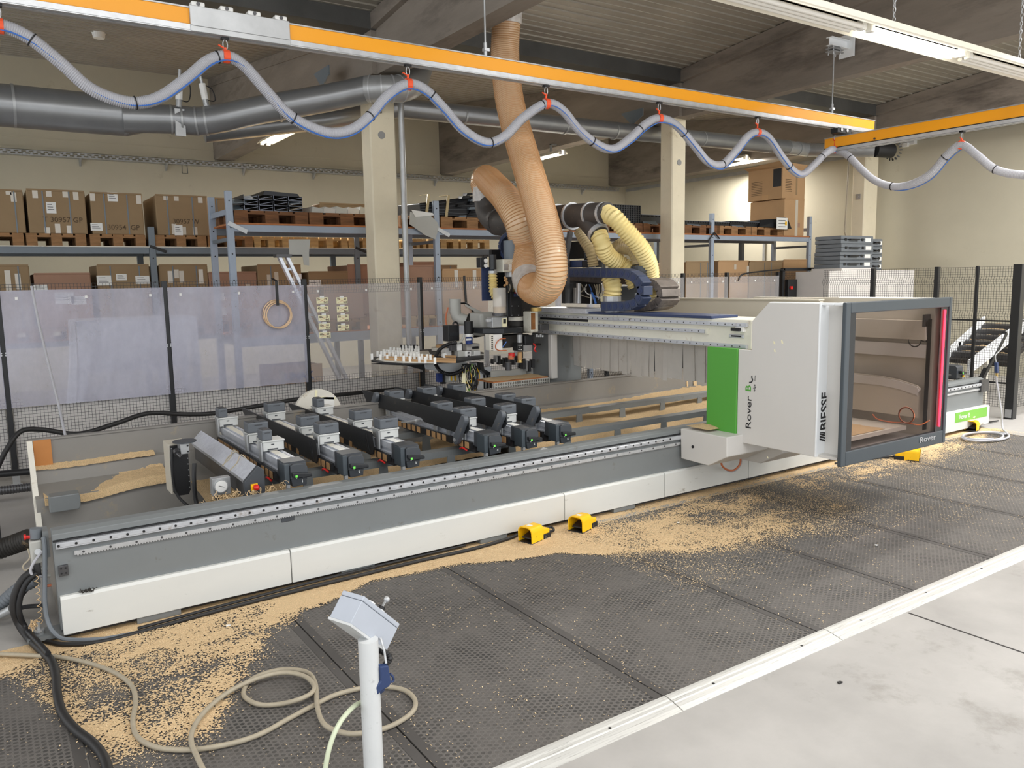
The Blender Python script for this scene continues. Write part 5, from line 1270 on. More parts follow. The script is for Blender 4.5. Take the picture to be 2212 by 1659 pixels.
el_ = spline([RY(790,193,8.74),RY(830,192,8.62),RY(868,191,8.58),RY(893,180,8.72),RY(905,156,8.98),RY(910,128,9.32)],7)
build(MB().tube(el_, 0.150, 28), 'duct_elbow', 'galv', dl, smooth=True)
for i in (2, 6, 10, 13, 30):
    d = (el_[i+1]-el_[i]).normalized(); build(MB().cyl(el_[i]-d*0.008,el_[i]+d*0.008,0.156,28), 'duct_clamp', 'steel', dl, smooth=True)
# two slide gate actuators on the branch
for j,(xa,ya,xb,yb_) in enumerate(((388,150,386,232),(433,165,446,228))):
    y_ = 9.24; a = RY(xa,ya,y_); b = RY(xb,yb_,y_); t = thing('gate_actuator', ['upright pneumatic gate cylinder on the duct, left one','tilted pneumatic gate cylinder on the duct, right one'][j], 'actuator', tuple(b), 'duct gate cylinders')
    m1 = a.lerp(b,0.25); m2 = a.lerp(b,0.8)
    build(MB().cyl(a,m1,0.016,10), 'piston_rod', 'steel', t); build(MB().cyl(m1,m2,0.036,12), 'cylinder_body', 'white', t); build(MB().cyl(m2,b,0.03,10), 'lower_body', 'galv', t)
    build(MB().tube(spline([m1,m1+Vector((0.1,0,-0.05)),m2+Vector((0.1,0,0)),m2],6),0.006,6), 'air_tube', 'black', t)
    build(MB().box(b.x-0.05,b.x+0.05,y_-0.03,y_+0.03,b.z-0.30,b.z-0.02) if j == 0 else MB().box(b.x-0.03,b.x+0.03,y_-0.03,y_+0.03,b.z-0.05,b.z), 'gate_frame', 'galv', t)
dr = thing('far_duct', 'slimmer galvanised duct running to the side wall with a dark flexible end', 'duct', (9, 9.6, 3.9))
a = RY(472,292,9.9); b = RY(860,233,9.5); c_ = RY(1400,289,9.5); d_ = RY(1700,318,9.5); e_ = RY(1745,324,9.5); f2 = RY(1890,324,8.4); g2 = RY(1922,326,8.3)
build(MB().tube([RY(440,285,9.9),RY(700,258,9.7),b,c_,d_], 0.125, 26), 'duct_run', 'duct', dr, smooth=True)
build(MB().tube([d_,e_,RY(1800,324,9.0),f2], 0.120, 26), 'duct_run', 'galv', dr, smooth=True)
for px,py in ((1000,250),(1218,271),(1326,283),(1480,297),(1515,300),(1700,318),(1722,321),(1745,324)):
    c = RY(px,py,9.5); build(MB().cyl((c.x-0.012,9.5,c.z),(c.x+0.012,9.5,c.z),0.130,26), 'duct_seam', 'galv', dr, smooth=True)
build(MB().tube(spline([f2,RY(1910,325,8.33),RY(1926,326,8.28)],5),0.125,24), 'flexible_end', 'black', dr, smooth=True)
for k in range(16):
    t_ = 2*math.pi*k/16; c = RY(1928,326,8.27); build(MB().bar(c+Vector((0,0.13*math.cos(t_),0.13*math.sin(t_))), c+Vector((0.03,0.165*math.cos(t_),0.165*math.sin(t_))),0.02,0.02), 'end_tooth', 'black', dr)
# thin galvanised pipe down the pillar and one at the side wall
a = RY(866,222,8.86); b = RY(884,800,8.86)
build(MB().cyl((4.385,8.86,0.02),(4.385,8.86,4.05),0.036,16).cyl((4.385,8.86,2.55),(4.385,8.86,2.62),0.042,16), 'wall_pipe', 'galv', cat='pipe', label='galvanised pipe running down the right side of the cream pillar', smooth=True)
build(MB().cyl((XR-0.05,11.6,1.2),(XR-0.05,11.6,4.1),0.03,10), 'wall_pipe', 'galv', cat='pipe', label='thin vertical pipe on the side wall above the right shelf end')
build(MB().tube([(13.93,9.22,3.9),(13.90,9.24,2.6),(13.93,9.2,2.45)],0.018,8), 'wall_cable', 'hose_beige', cat='cable', label='dark cable hanging down the corner of the side wall pillar')
# perforated cable tray on the rear wall
tr_ = thing('cable_tray', 'perforated galvanised cable tray along the rear wall', 'cable tray', (7, 16.1, 4.04))
for z0, z1 in ((4.055,4.068),(4.092,4.100),(4.125,4.135)): build(MB().box(-5, 14.2, 16.04, 16.05, z0, z1), 'tray_edge', 'galv', tr_)
mb = MB(); x = -5
while x < 14.2: mb.box(x, x+0.04, 16.04, 16.05, 4.068, 4.092); mb.box(x+0.05, x+0.09, 16.04, 16.05, 4.1, 4.125); x += 0.11
build(mb, 'tray_web', 'galv', tr_, kind='stuff')
build(MB().box(-5, 14.2, 16.04, 16.19, 4.05, 4.056), 'tray_floor', 'galv', tr_)
for k in range(13): build(MB().prism([(16.05,4.05),(16.19,4.05),(16.19,3.93)], 'x', -4+k*1.42, -3.97+k*1.42), 'tray_bracket', 'galv', tr_)
build(MB().box(XR-0.06, XR-0.05, 9.3, 16.1, 4.05, 4.13), 'cable_tray', 'galv', cat='cable tray', label='perforated cable tray along the side wall')
c = RY(399,365,16.1); build(MB().tube([Vector((c.x-0.045,16.1,c.z+0.1)),Vector((c.x+0.0,16.1,c.z+0.17)),Vector((c.x+0.045,16.1,c.z+0.1)),Vector((c.x+0.05,16.1,c.z-0.08)),Vector((c.x-0.05,16.1,c.z-0.08)),Vector((c.x-0.045,16.1,c.z+0.1))],0.008,6), 'wire_hook', 'dark_steel', cat='hook', label='thin wire loop hanging from the rear cable tray')
# lamps: twin fittings below the far beams
for (px0,py0,px1,py1,bx,lab) in ((572,308,652,277,3.86,'short fluorescent lamp with two tubes under the left far beam'),(1165,346,1216,330,8.82,'short fluorescent lamp under the middle far beam with a fan shaped bracket'),(1590,350,1613,338,13.84,'small far lamp under the beam by the side wall, mostly hidden')):
    a = RX(px0,py0,bx); b = RX(px1,py1,bx); zc = (a.z+b.z)/2+0.03
    t = thing('tube_lamp', lab, 'lamp', (bx, (a.y+b.y)/2, zc), 'fluorescent lamps under the far beams')
    y0, y1 = min(a.y,b.y), max(a.y,b.y)
    build(MB().prism([(bx-0.12,zc-0.02),(bx-0.04,zc+0.05),(bx+0.04,zc+0.05),(bx+0.12,zc-0.02),(bx+0.11,zc-0.025),(bx+0.03,zc+0.035),(bx-0.03,zc+0.035),(bx-0.11,zc-0.025)], 'y', y0, y1), 'reflector', 'lamp_white', t)
    for dx in (-0.05, 0.05): build(MB().cyl((bx+dx,y0+0.04,zc-0.02),(bx+dx,y1-0.04,zc-0.02),0.018,12), 'tube', 'tube_glow', t)
    for dx in (-0.05, 0.05):
        for yy in (y0, y1-0.04): build(MB().box(bx+dx-0.025,bx+dx+0.025,yy,yy+0.04,zc-0.045,zc+0.03), 'lamp_holder', 'white', t)
    ym = (y0+y1)/2
    area('lamp_light', (bx, ym, zc-0.06), (0, 0, 0), 0.2, max(0.6, y1-y0), 150, (1, 0.96, 0.9))  # added area light at each fitting, fills the far bay beyond the tubes' glow
    build(MB().box(bx-0.01,bx+0.01,ym-0.02,ym+0.02,zc+0.04,4.22).box(bx-0.01,bx+0.145,ym-0.02,ym+0.02,4.20,4.22), 'lamp_stem', 'galv', t)
# long trunking luminaire at the right
LY, LZ = 3.68, 3.62
t = thing('trunking_lamp', 'long white trunking luminaire with one lit tube hung from chains', 'lamp', (7, LY, LZ))
build(MB().box(3.0, 12.0, LY-0.03, LY+0.03, LZ+0.03, LZ+0.10), 'trunking', 'lamp_white', t, bevel=0.006)
build(MB().prism([(LY-0.13,LZ-0.02),(LY-0.05,LZ+0.03),(LY+0.05,LZ+0.03),(LY+0.13,LZ-0.02),(LY+0.135,LZ-0.012),(LY+0.055,LZ+0.04),(LY-0.055,LZ+0.04),(LY-0.135,LZ-0.012)], 'x', 3.0, 12.0), 'reflector', 'lamp_white', t)
xa, xb = RY(1866,72,LY).x, RY(2072,122,LY).x
segs = [(xa-1.55,xa-0.06,'tube_off'),(xa,xb,'tube_glow'),(xb+0.06,xb+1.6,'tube_off'),(xb+1.66,xb+3.2,'tube_off')]
for a, b, m in segs:
    for dy in (-0.05, 0.0, 0.05): build(MB().cyl((a+0.05,LY+dy,LZ-0.015),(b-0.05,LY+dy,LZ-0.015),0.019,14), 'tube', m, t)
    for x in (a, b-0.05): build(MB().box(x,x+0.05,LY-0.06,LY-0.01,LZ-0.035,LZ+0.03), 'lamp_holder', 'white', t)
area('lamp_light', ((xa+xb)/2, LY, LZ-0.05), (0, 0, 0), xb-xa, 0.12, 60, (1, 0.96, 0.9))
def lampchain(x, label):
    mb = []; tt = thing('lamp_chain', label, 'chain', (x, LY, LZ+0.1), 'chains holding the right lamp'); z = LZ+0.10; k = 0
    while z < 5.3:
        a = 0 if k % 2 else math.pi/2
        lp = [Vector((x+0.010*math.cos(th)*math.cos(a),LY+0.010*math.cos(th)*math.sin(a),z+0.022+0.022*math.sin(th))) for th in [2*math.pi*i/8 for i in range(9)]]
        mb.append(lp); z += 0.036; k += 1
    m_ = MB()
    for lp in mb: m_.tube(lp,0.0035,5)
    build(m_, 'links', 'steel', tt, kind='stuff')
lampchain(RY(1931,45,LY).x, 'thin chain holding the lamp above its lit tube'); lampchain(RY(2202,120,LY).x, 'thin chain holding the lamp at the right frame edge')
# smoke detector on the far roof, small box on the side wall
c = RY(214,83,12.5); build(MB().cyl(c,c+Vector((0,0,0.08)),0.07,18,0.09), 'smoke_detector', 'white', cat='detector', label='small white smoke detector under the left far roof')
c = RX(1965,308,XR); build(MB().box(XR-0.10,XR,c.y-0.14,c.y+0.14,c.z-0.05,c.z+0.05).box(XR-0.16,XR-0.1,c.y-0.05,c.y+0.05,c.z-0.09,c.z-0.02), 'wall_sensor', 'white', cat='sensor', label='small white sensor box on the side wall beside the duct end')
for (px,py,x,lab) in ((735,165,3.99,'small triangular steel bracket on the left far beam'),(1390,250,8.93,'small triangular steel bracket on the middle far beam')):
    c = RX(px,py,x); build(MB().prism([(c.y-0.25,c.z+0.05),(c.y+0.25,c.z+0.05),(c.y+0.0,c.z-0.16),(c.y-0.25,c.z-0.06)],'x',x-0.25,x-0.235), 'beam_bracket', 'shelf_grey', cat='bracket', label=lab)
# ================================================================== safety fence
FYY = 8.55
def wire_panel(x0, x1, y, z0, z1, along='x', cell=0.030, folds=()):
    mb = MB(); r = 0.0015
    def off(z):
        for f in folds:
            if abs(z-f) < 0.06: return 0.03*(1-abs(z-f)/0.06)
        return 0
    n = int((x1-x0)/cell); m = int((z1-z0)/cell)
    zs = [z0+(z1-z0)*j/m for j in range(m+1)]
    key = sorted(set([z0, z1]+[f+d for f in folds for d in (-0.06,0,0.06) if z0 < f+d < z1]))
    for i in range(n+1):
        x = x0+(x1-x0)*i/n
        for za, zb in zip(key[:-1], key[1:]):
            pa = (x, y-off(za), za) if along == 'x' else (y-off(za), x, za); pb = (x, y-off(zb), zb) if along == 'x' else (y-off(zb), x, zb)
            mb.bar(pa, pb, r*2, r*2, (0,1,0) if along == 'x' else (1,0,0))
    for z in zs:
        if along == 'x': mb.bar((x0,y-off(z)-r,z),(x1,y-off(z)-r,z),r*2,r*2)
        else: mb.bar((y-off(z)-r,x0,z),(y-off(z)-r,x1,z),r*2,r*2)
    return mb
posts = [-2.72, -1.29, 0.14, 1.545, 2.978, 4.40, 5.85, 7.33, 8.834, 9.806, 11.05]
wordp = ['', 'outermost', 'first full', 'second', 'third', 'fourth', 'fifth', 'sixth', 'seventh', 'eighth']
def post(t, x, y, z1=1.85, w_=0.05):
    p = build(MB().box(x-w_/2, x+w_/2, y-w_/2, y+w_/2, 0.0, z1), 'post', 'fence_black', t, bevel=0.004)
    build(MB().box(x-0.045, x+0.045, y-0.05, y+0.05, 0.0, 0.012).box(x-0.03, x+0.03, y-w_/2-0.012, y-w_/2, 0.0, 0.10), 'post_foot', 'galv', t)
    for z in (1.22, 1.20): build(MB().cyl((x-0.018,y-w_/2,z),(x-0.018,y-w_/2-0.006,z),0.008,8).cyl((x+0.018,y-w_/2,z),(x+0.018,y-w_/2-0.006,z),0.008,8), 'post_bolt', 'steel', p)
desc = ['leftmost sliver of black mesh fence with hazy plastic', 'black mesh fence bay with hazy plastic sheet left of the first visible post', 'black mesh fence bay with a hazy sheet in front of the film wrapped crate', 'black mesh fence bay whose hazy sheet carries a hanging hose coil',
        'black mesh fence bay whose clear sheet carries two columns of yellow notes', 'black mesh fence bay with clear sheet behind the edge unit', 'black mesh fence bay behind the gantry and tan hose', 'black mesh fence bay left of the mid-hall pillar', 'narrow black mesh fence bay with clear sheet right of the mid-hall pillar', 'black mesh fence bay with clear sheet left of the gate']
for i in range(len(posts)-1):
    a, b = posts[i], posts[i+1]
    t = thing('fence_bay', desc[i], 'fence', ((a+b)/2, FYY, 0), 'bays of the black mesh fence')
    post(t, a, FYY)
    if i == len(posts)-2: post(t, b, FYY)
    build(wire_panel(a+0.03, b-0.03, FYY, 0.13, 0.76, folds=(0.42,)), 'wire_mesh', 'wire', t, kind='stuff')
    build(wire_panel(a+0.03, b-0.03, FYY, 1.69, 1.84, folds=(1.75,)), 'wire_mesh', 'wire', t, kind='stuff')
    hazy = i <= 3
    build(MB().box(a+0.02, b-0.02, FYY-0.045, FYY-0.041, 0.715, 1.785), 'plastic_sheet', 'panel_haze_glare' if hazy else 'panel_clear', t)
    for k in range(3):
        x = a+0.14+(b-a-0.28)*k/2
        build(MB().box(x-0.011, x+0.011, FYY-0.049, FYY-0.045, 1.70, 1.725), 'sheet_clip', 'white', t)
    if i <= 5: build(MB().box(a+0.03, b-0.03, FYY+0.03, FYY+0.04, 0.10, 0.70), 'pale_board', 'pale_board', t, label='pale board behind the wire mesh')
# gate with black frame and control box
t = thing('fence_gate', 'black framed mesh gate with a control box and red button', 'gate', (11.65, FYY, 0))
ga, gb = 11.17, 12.15
build(MB().box(ga-0.03, ga+0.03, FYY-0.03, FYY+0.03, 0, 1.90), 'gate_post', 'fence_black', t); build(MB().box(gb-0.04, gb+0.04, FYY-0.03, FYY+0.03, 0, 1.90), 'gate_post', 'fence_black', t)
build(MB().box(ga, gb, FYY-0.03, FYY+0.03, 1.86, 1.91), 'gate_rail', 'fence_black', t)
build(MB().tube(spline([(gb,FYY-0.04,1.895),(gb+0.10,FYY-0.04,1.88),(gb+0.14,FYY-0.04,1.75),(gb+0.13,FYY-0.04,0.6)],6),0.02,8), 'gate_cable', 'black', t)
build(wire_panel(ga+0.05, gb-0.05, FYY, 0.13, 1.85, folds=(1.72,)), 'wire_mesh', 'wire', t, kind='stuff')
cb = build(MB().box(ga+0.03, ga+0.26, FYY-0.10, FYY-0.03, 1.30, 1.72), 'control_box', 'black', t, bevel=0.006)
build(MB().cyl((ga+0.09,FYY-0.10,1.58),(ga+0.09,FYY-0.13,1.58),0.03,14), 'stop_button', 'red', cb)
build(MB().tube(spline([(ga-0.02,FYY-0.05,1.86),(ga-0.2,FYY-0.06,1.88),(ga-0.9,FYY-0.06,1.84),(ga-1.1,FYY-0.06,1.80),(ga-1.16,FYY-0.06,1.72)],6),0.012,6), 'gate_conduit', 'black', t)
# right hand fence running towards the camera
FX = 10.36
t = None
yy = [7.22, 6.42, 5.53, 5.03, 4.55]
rdesc = ['black mesh fence bay right of the gate, below the grey cases', 'black mesh fence bay in front of the side wall pillar', 'black mesh fence bay in front of the conveyor', 'black mesh fence bay at the thick right corner post']
for i in range(4):
    a, b = yy[i+1], yy[i]
    t = thing('fence_bay', rdesc[i], 'fence', (FX, (a+b)/2, 0), 'bays of the right mesh fence')
    w_ = 0.035 if i == 2 else 0.055
    build(MB().box(FX-w_/2, FX+w_/2, a-w_/2, a+w_/2, 0, 1.865) if i < 3 else MB().box(FX-0.05, FX+0.05, a-0.05, a+0.05, 0, 1.875), 'post', 'fence_black', t, bevel=0.004)
    build(wire_panel(a+0.03, b-0.02, FX, 0.13, 1.85, along='y', folds=(1.68, 0.85, 1.25)), 'wire_mesh', 'wire', t, kind='stuff')
    build(MB().box(FX-0.012, FX+0.012, a, b, 1.18, 1.20), 'mid_rail', 'fence_black', t); build(MB().box(FX-0.012, FX+0.012, a, b, 0.42, 0.44), 'mid_rail', 'fence_black', t)
    if i == 3: build(MB().box(FX-0.06, FX-0.04, a-0.035, a+0.035, 0.02, 0.12), 'post_foot', 'galv', t)
t = thing('fence_bay', 'sliver of black mesh fence at the right frame edge', 'fence', (10.9, 4.55, 0), 'bays of the right mesh fence')
build(wire_panel(10.43, 11.6, 4.55, 0.13, 1.85, folds=(1.68, 0.85)), 'wire_mesh', 'wire', t, kind='stuff')
build(MB().box(10.41, 11.6, 4.54, 4.56, 1.18, 1.20), 'mid_rail', 'fence_black', t); build(MB().box(11.6, 11.65, 4.52, 4.57, 0, 1.86), 'post', 'fence_black', t)
# notes stuck on the clear sheet
nts = [(684,642,708,656),(685,661,709,675),(688,680,712,694),(689,698,713,712),(690,717,714,731),(727,642,750,656),(728,661,752,675),(729,679,753,695),(730,701,754,715)]
nt_txt = [('2u','19'),('45','96'),('40u','23'),('15u','24'),('60u','20'),('29','50'),('4','60'),('50','24'),('65','24')]
rows = ['top','second','third','fourth','bottom']
for i,(x0,y0,x1,y1) in enumerate(nts):
    a = RY(x0,y1,FYY-0.05); b = RY(x1,y0,FYY-0.05); colm = 'left' if i < 5 else 'right'
    rw = rows[i] if i < 5 else ['top','second','third','bottom'][i-5]
    t = thing('paper_note', 'yellow note with handwriting, %s one of the %s column on the fence sheet' % (rw, colm), 'note', ((a.x+b.x)/2, FYY-0.05, a.z), 'yellow notes on the fence sheet')
    build(MB().box(a.x, b.x, FYY-0.050, FYY-0.0475, a.z, b.z), 'note_sheet', 'note', t)
    w_, h_ = b.x-a.x, b.z-a.z
    build(MB().box(a.x+w_*0.3, a.x+w_*0.68, FYY-0.051, FYY-0.050, b.z-0.004, b.z+0.016), 'tape', 'paper', t)
    for p, q in (((0.15,0.15),(0.85,0.8)),((0.15,0.8),(0.8,0.2))): build(MB().bar((a.x+w_*p[0],FYY-0.0507,a.z+h_*p[1]),(a.x+w_*q[0],FYY-0.0507,a.z+h_*q[1]),0.002,0.001,(0,1,0)), 'pen_line', 'copper', t)
    text('handwriting', nt_txt[i][0], 0.032, (a.x+0.008,FYY-0.0508,b.z-0.032), (1,0,0), (0,0,1), 'ink', t, ext=0.0003, bold=0.0008)
    text('handwriting', nt_txt[i][1], 0.030, (b.x-0.045,FYY-0.0508,b.z-0.030), (1,0,0), (0,0,1), 'ink', t, ext=0.0003, bold=0.0008)
    text('handwriting', '6x2', 0.030, (b.x-0.050,FYY-0.0508,a.z+0.006), (1,0,0), (0,0,1), 'ink', t, ext=0.0003, bold=0.0008)
# hose coil hanging on a black strap
c = RY(599,680,FYY-0.09); t = thing('hose_coil', 'thin beige hose coiled and hung on a black strap from the fence', 'hose coil', tuple(c))
for k in range(4):
    dx = 0.008*math.sin(k*2.1); R = 0.148-0.004*k; cz = c.z-0.006*k+0.01
    build(MB().tube([Vector((c.x+dx+0.006*k+R*math.cos(th),FYY-0.075-0.009*k,cz+R*math.sin(th))) for th in [2*math.pi*i/40 for i in range(41)]],0.006,8,cap=False), 'hose_turn', 'hose_tan', t, smooth=True)
build(MB().bar((RY(594,606,FYY-0.07).x,FYY-0.115,1.83),(RY(597,660,FYY-0.07).x,FYY-0.118,c.z+0.10),0.030,0.004,(0,1,0)).bar((RY(594,606,FYY-0.07).x,FYY-0.115,1.83),(RY(594,606,FYY-0.07).x,FYY+0.02,1.86),0.03,0.004), 'strap', 'black', t)
c = RY(1003,610,FYY-0.06)
build(MB().bar((c.x,FYY-0.06,1.86),(c.x+0.02,FYY-0.06,1.50),0.03,0.005,(0,1,0)).tube(spline([(c.x+0.02,FYY-0.06,1.5),(c.x+0.10,FYY-0.06,1.44),(c.x+0.16,FYY-0.06,1.3)],5),0.012,6), 'hanging_strap', 'black', cat='strap', label='black strap hanging on the fence behind the grey elbow')
# air hose rod hanging at the left fence and black cable lying along the fence foot
build(MB().tube([RY(68,618,8.2),RY(84,700,8.1),RY(108,800,7.95),RY(128,880,7.8),RY(142,945,7.6)],0.011,8), 'hanging_tube', 'hose_grey', cat='tube', label='thin grey tube hanging slanted in front of the left fence')
build(MB().tube(spline([RY(-10,1020,8.0),RY(15,970,8.0),RY(45,932,8.05),RY(90,928,8.1),(RY(170,937,8.1)),RY(250,915,8.1),RY(320,893,8.15),RY(400,895,8.15),RY(460,893,8.15),RY(540,880,8.15),RY(640,863,8.2),RY(760,850,8.2),RY(860,840,8.25)],8),0.022,10), 'thick_cable', 'rubber', cat='cable', label='thick black cable draped along the foot of the fence', smooth=True)
# ================================================================== pallets, cartons, shelving
def make_pallet(m, x, y, z, label, group, wid=0.8, dep=1.2):
    """euro pallet seen from its short end: x is the left edge, y the front edge"""
    t = thing('pallet', label, 'pallet', (x+wid/2, y+dep/2, z), group)
    bw = 0.145*wid/0.8
    for u in (0, 0.215, 0.41, 0.605, 0.82): build(MB().box(x+u*wid if u else x, x+u*wid+bw*0.98, y, y+dep, z+0.122, z+0.144), 'top_board', m, t)
    for v in (0, 0.5, 1):
        yy_ = y+v*(dep-0.145); build(MB().box(x, x+wid, yy_, yy_+0.145, z+0.100, z+0.122), 'cross_board', m, t)
    blk = None
    for u in (0, 0.5, 1):
        for v in (0, 0.5, 1):
            xx = x+u*(wid-bw); yy_ = y+v*(dep-0.145)
            if blk is None: blk = build(MB().box(x, x+bw, y, y+0.145, z+0.022, z+0.100), 'block', m, t)
            else:
                h = blk.copy(); COL.objects.link(h); h.location = Vector((xx-x, yy_-y, 0)); ORG[h] = ORG[blk]
        xx = x+u*(wid-bw); build(MB().box(xx, xx+bw, y, y+dep, z, z+0.022), 'bottom_board', m, t)
    return t
PAL = {}
def pallet(m, px0, px1, y, z, label, group, dep=1.2):
    a = RY(px0, 500, y).x; b = RY(px1, 500, y).x; wid = b-a
    src = PAL.get(m)
    if src is None or abs(src[1]-wid) > 0.03 or src[4] != dep:
        t = make_pallet(m, a, y, z, label, group, wid, dep); PAL[m] = (t, wid, a, (y, z), dep); return t
    t0, w0, a0, (y0, z0), _ = src
    return copy_thing(t0, (a-a0, y-y0, z-z0), label, group)
def carton(x0, x1, y, dep, z0, z1, m, label, group, straps=(), tapes=(), labels=(), writing=None, flap=True, strap_m='card'):
    t = thing('carton', label, 'box', ((x0+x1)/2, y+dep/2, z0), group)
    build(MB().box(x0, x1, y, y+dep, z0, z1), 'carton_body', m, t, bevel=0.012)
    w_, h_ = x1-x0, z1-z0
    if flap: build(MB().box(x0+0.005, x1-0.005, y-0.006, y+0.01, z1-0.008, z1+0.012), 'top_flap', m, t)
    for u in straps: build(MB().box(x0+u*w_-0.007, x0+u*w_+0.007, y-0.004, y, z0-0.03, z1+0.004), 'strap', 'shelf_grey', t)
    for u, v, s_ in tapes:
        build(MB().box(x0+u*w_-0.028, x0+u*w_+0.028, y-0.003, y, z0+v*h_-s_*h_/2, min(z1, z0+v*h_+s_*h_/2)), 'tape_strip', 'tape_clear', t)
    for u, v, a, b in labels:
        lb = build(MB().box(x0+u*w_-a/2, x0+u*w_+a/2, y-0.0045, y, z0+v*h_-b/2, z0+v*h_+b/2), 'label_sheet', 'paper', t)
        for k in range(3): build(MB().box(x0+u*w_-a*0.38, x0+u*w_+a*(0.1+0.1*k), y-0.0055, y-0.0045, z0+v*h_+b*(0.25-0.22*k), z0+v*h_+b*(0.30-0.22*k)), 'print_line', 'ink', lb)
    if writing:
        s_, u, v, size = writing; text('handwriting', s_, size, (x0+u*w_, y-0.002, z0+v*h_), (1,0,0), (0,0,1), 'pencil', t, ext=0.0008, bold=0.0006)
    return t
def upright(t, x, y, z1, m='shelf_blue', w_=0.075, holes=True):
    p = build(MB().box(x-w_/2, x+w_/2, y, y+0.06, 0, z1), 'upright', m, t, bevel=0.004)
    z = 0.35
    while holes and z < z1-0.1:
        build(MB().cyl((x,y,z),(x,y-0.002,z),0.009,8), 'upright_hole', 'black', p); z += 0.30
# --- front shelf line
FSY = 9.4
fs = thing('front_rack', 'blue grey steel pallet rack with chipboard decks behind the fence', 'rack', (7.5, 9.8, 0))
for x, z1 in ((2.455, 2.86), (5.125, 2.85), (7.75, 2.85), (10.42, 2.85), (13.075, 2.87)): upright(fs, x, FSY, z1)
for x, z1 in ((2.455, 2.86), (5.125, 2.55), (7.75, 2.55), (10.42, 2.55), (13.075, 2.87)): upright(fs, x, FSY+0.80, z1, 'shelf_blue', holes=(x < 3))
for x in (2.455, 13.075):
    for z in (2.60,): build(MB().box(x-0.02, x+0.02, FSY+0.06, FSY+0.80, z, z+0.06), 'frame_tie', 'shelf_blue', fs)
for x in (2.455, 5.125, 7.75, 10.42, 13.075):
    build(MB().box(x-0.02, x+0.02, FSY+0.06, FSY+0.80, 1.10, 1.15).box(x-0.02, x+0.02, FSY+0.06, FSY+0.80, 2.3, 2.34), 'frame_tie', 'shelf_grey', fs)
for a, b in ((2.49, 5.09), (5.16, 7.71), (7.79, 10.38), (10.46, 13.04)):
    for y in (FSY+0.005, FSY+0.80): build(MB().box(a, b, y, y+0.045, 2.405, 2.485), 'shelf_beam', 'shelf_blue' if y < FSY+0.5 else 'shelf_grey', fs, bevel=0.004)
    build(MB().box(a-0.03, b+0.03, FSY+0.0, FSY+0.86, 2.485, 2.505), 'deck_board', 'chipboard', fs)
    for y in (FSY+0.005, FSY+0.80): build(MB().box(a, b, y, y+0.045, 1.075, 1.19), 'shelf_beam', 'shelf_blue', fs)
    build(MB().box(a-0.03, b+0.03, FSY+0.0, FSY+0.86, 1.19, 1.205), 'deck_board', 'chipboard', fs)
for x in (2.455, 5.125): build(MB().bar((x-0.03,FSY-0.008,2.50),(x+0.18,FSY-0.008,2.40),0.012,0.05), 'beam_clip', 'galv', fs)
build(MB().tube([(10.30,FSY-0.02,2.40),(10.42,FSY-0.03,2.53),(10.56,FSY-0.02,2.43)],0.012,6), 'wire_bow', 'black', fs)
ZD = 2.505; G1 = 'pallets on the front rack deck'
pallet('pallet_dark', 508, 667, FSY+0.02, ZD, 'dark stained pallet under the stack of black channel profiles', G1, 0.82)
pallet('pallet_dark', 670, 828, FSY+0.02, ZD, 'dark stained pallet left of the pillar with pale parts on it', G1, 0.82)
pallet('pallet', 866, 950, FSY+0.02, ZD, 'pallet mostly hidden behind the torn foam sheet', G1, 0.82)
pallet('pallet', 953, 1086, FSY+0.02, ZD, 'light brown pallet under the strapped dark profiles', G1, 0.82)
pallet('pallet_dark', 1300, 1388, FSY+0.02, ZD, 'dark pallet under the black grid stack beside the yellow hoses', G1, 0.82)
pallet('pallet_dark', 1390, 1470, FSY+0.02, ZD, 'dark pallet left of the mid-hall pillar', G1, 0.82)
pallet('pallet_dark', 1480, 1556, FSY+0.02, ZD, 'dark pallet right of the mid-hall pillar under black grids', G1, 0.82)
pallet('pallet', 1549, 1624, FSY+0.02, ZD, 'pallet with white stickers on its blocks', G1, 0.82)
pallet('pallet', 1622, 1692, FSY+0.02, ZD, 'pallet under the black parts with a white label', G1, 0.82)
zP = ZD+0.144
# stack of black channels
def channel(t, x0, x1, y0, y1, z0, z1, m='plate_black', tk=0.008):
    build(MB().box(x0, x0+tk, y0, y1, z0, z1).box(x1-tk, x1, y0, y1, z0, z1).box(x0, x1, y0, y1, z0, z0+tk).box(x0, x1, y0, y1, z1-tk, z1).box(x0+tk, x1-tk, y0+0.05, y1, z0+tk, z1-tk), 'channel', m, t)
t = thing('channel_stack', 'stack of black folded channel profiles on a dark pallet', 'profile stack', (2.9, 9.8, zP))
mat('metal_black', (36, 38, 42), 0.35, 0.3, var=0.15, scale=5)
mat('metal_edge', (120, 126, 138), 0.4, 0.4)
for r_ in range(3):
    for k in range(4):
        a = RY(527+k*32, 440, FSY+0.03).x; b = RY(527+k*32+30, 440, FSY+0.03).x; z0 = zP+r_*0.062
        build(MB().box(a, a+0.006, FSY+0.03, FSY+0.80, z0, z0+0.056).box(b-0.006, b, FSY+0.03, FSY+0.80, z0, z0+0.056).box(a, b, FSY+0.03, FSY+0.80, z0, z0+0.006), 'channel', 'metal_black', t)
        build(MB().box(a, b, FSY+0.027, FSY+0.031, z0, z0+0.006).box(a, a+0.006, FSY+0.027, FSY+0.031, z0, z0+0.056).bar((a,FSY+0.03,z0+0.01),(b,FSY+0.03,z0+0.045),0.005,0.004,(0,1,0)), 'channel_edge', 'metal_edge', t)
a = RY(572,440,FSY+0.05).x; b = RY(652,440,FSY+0.05).x
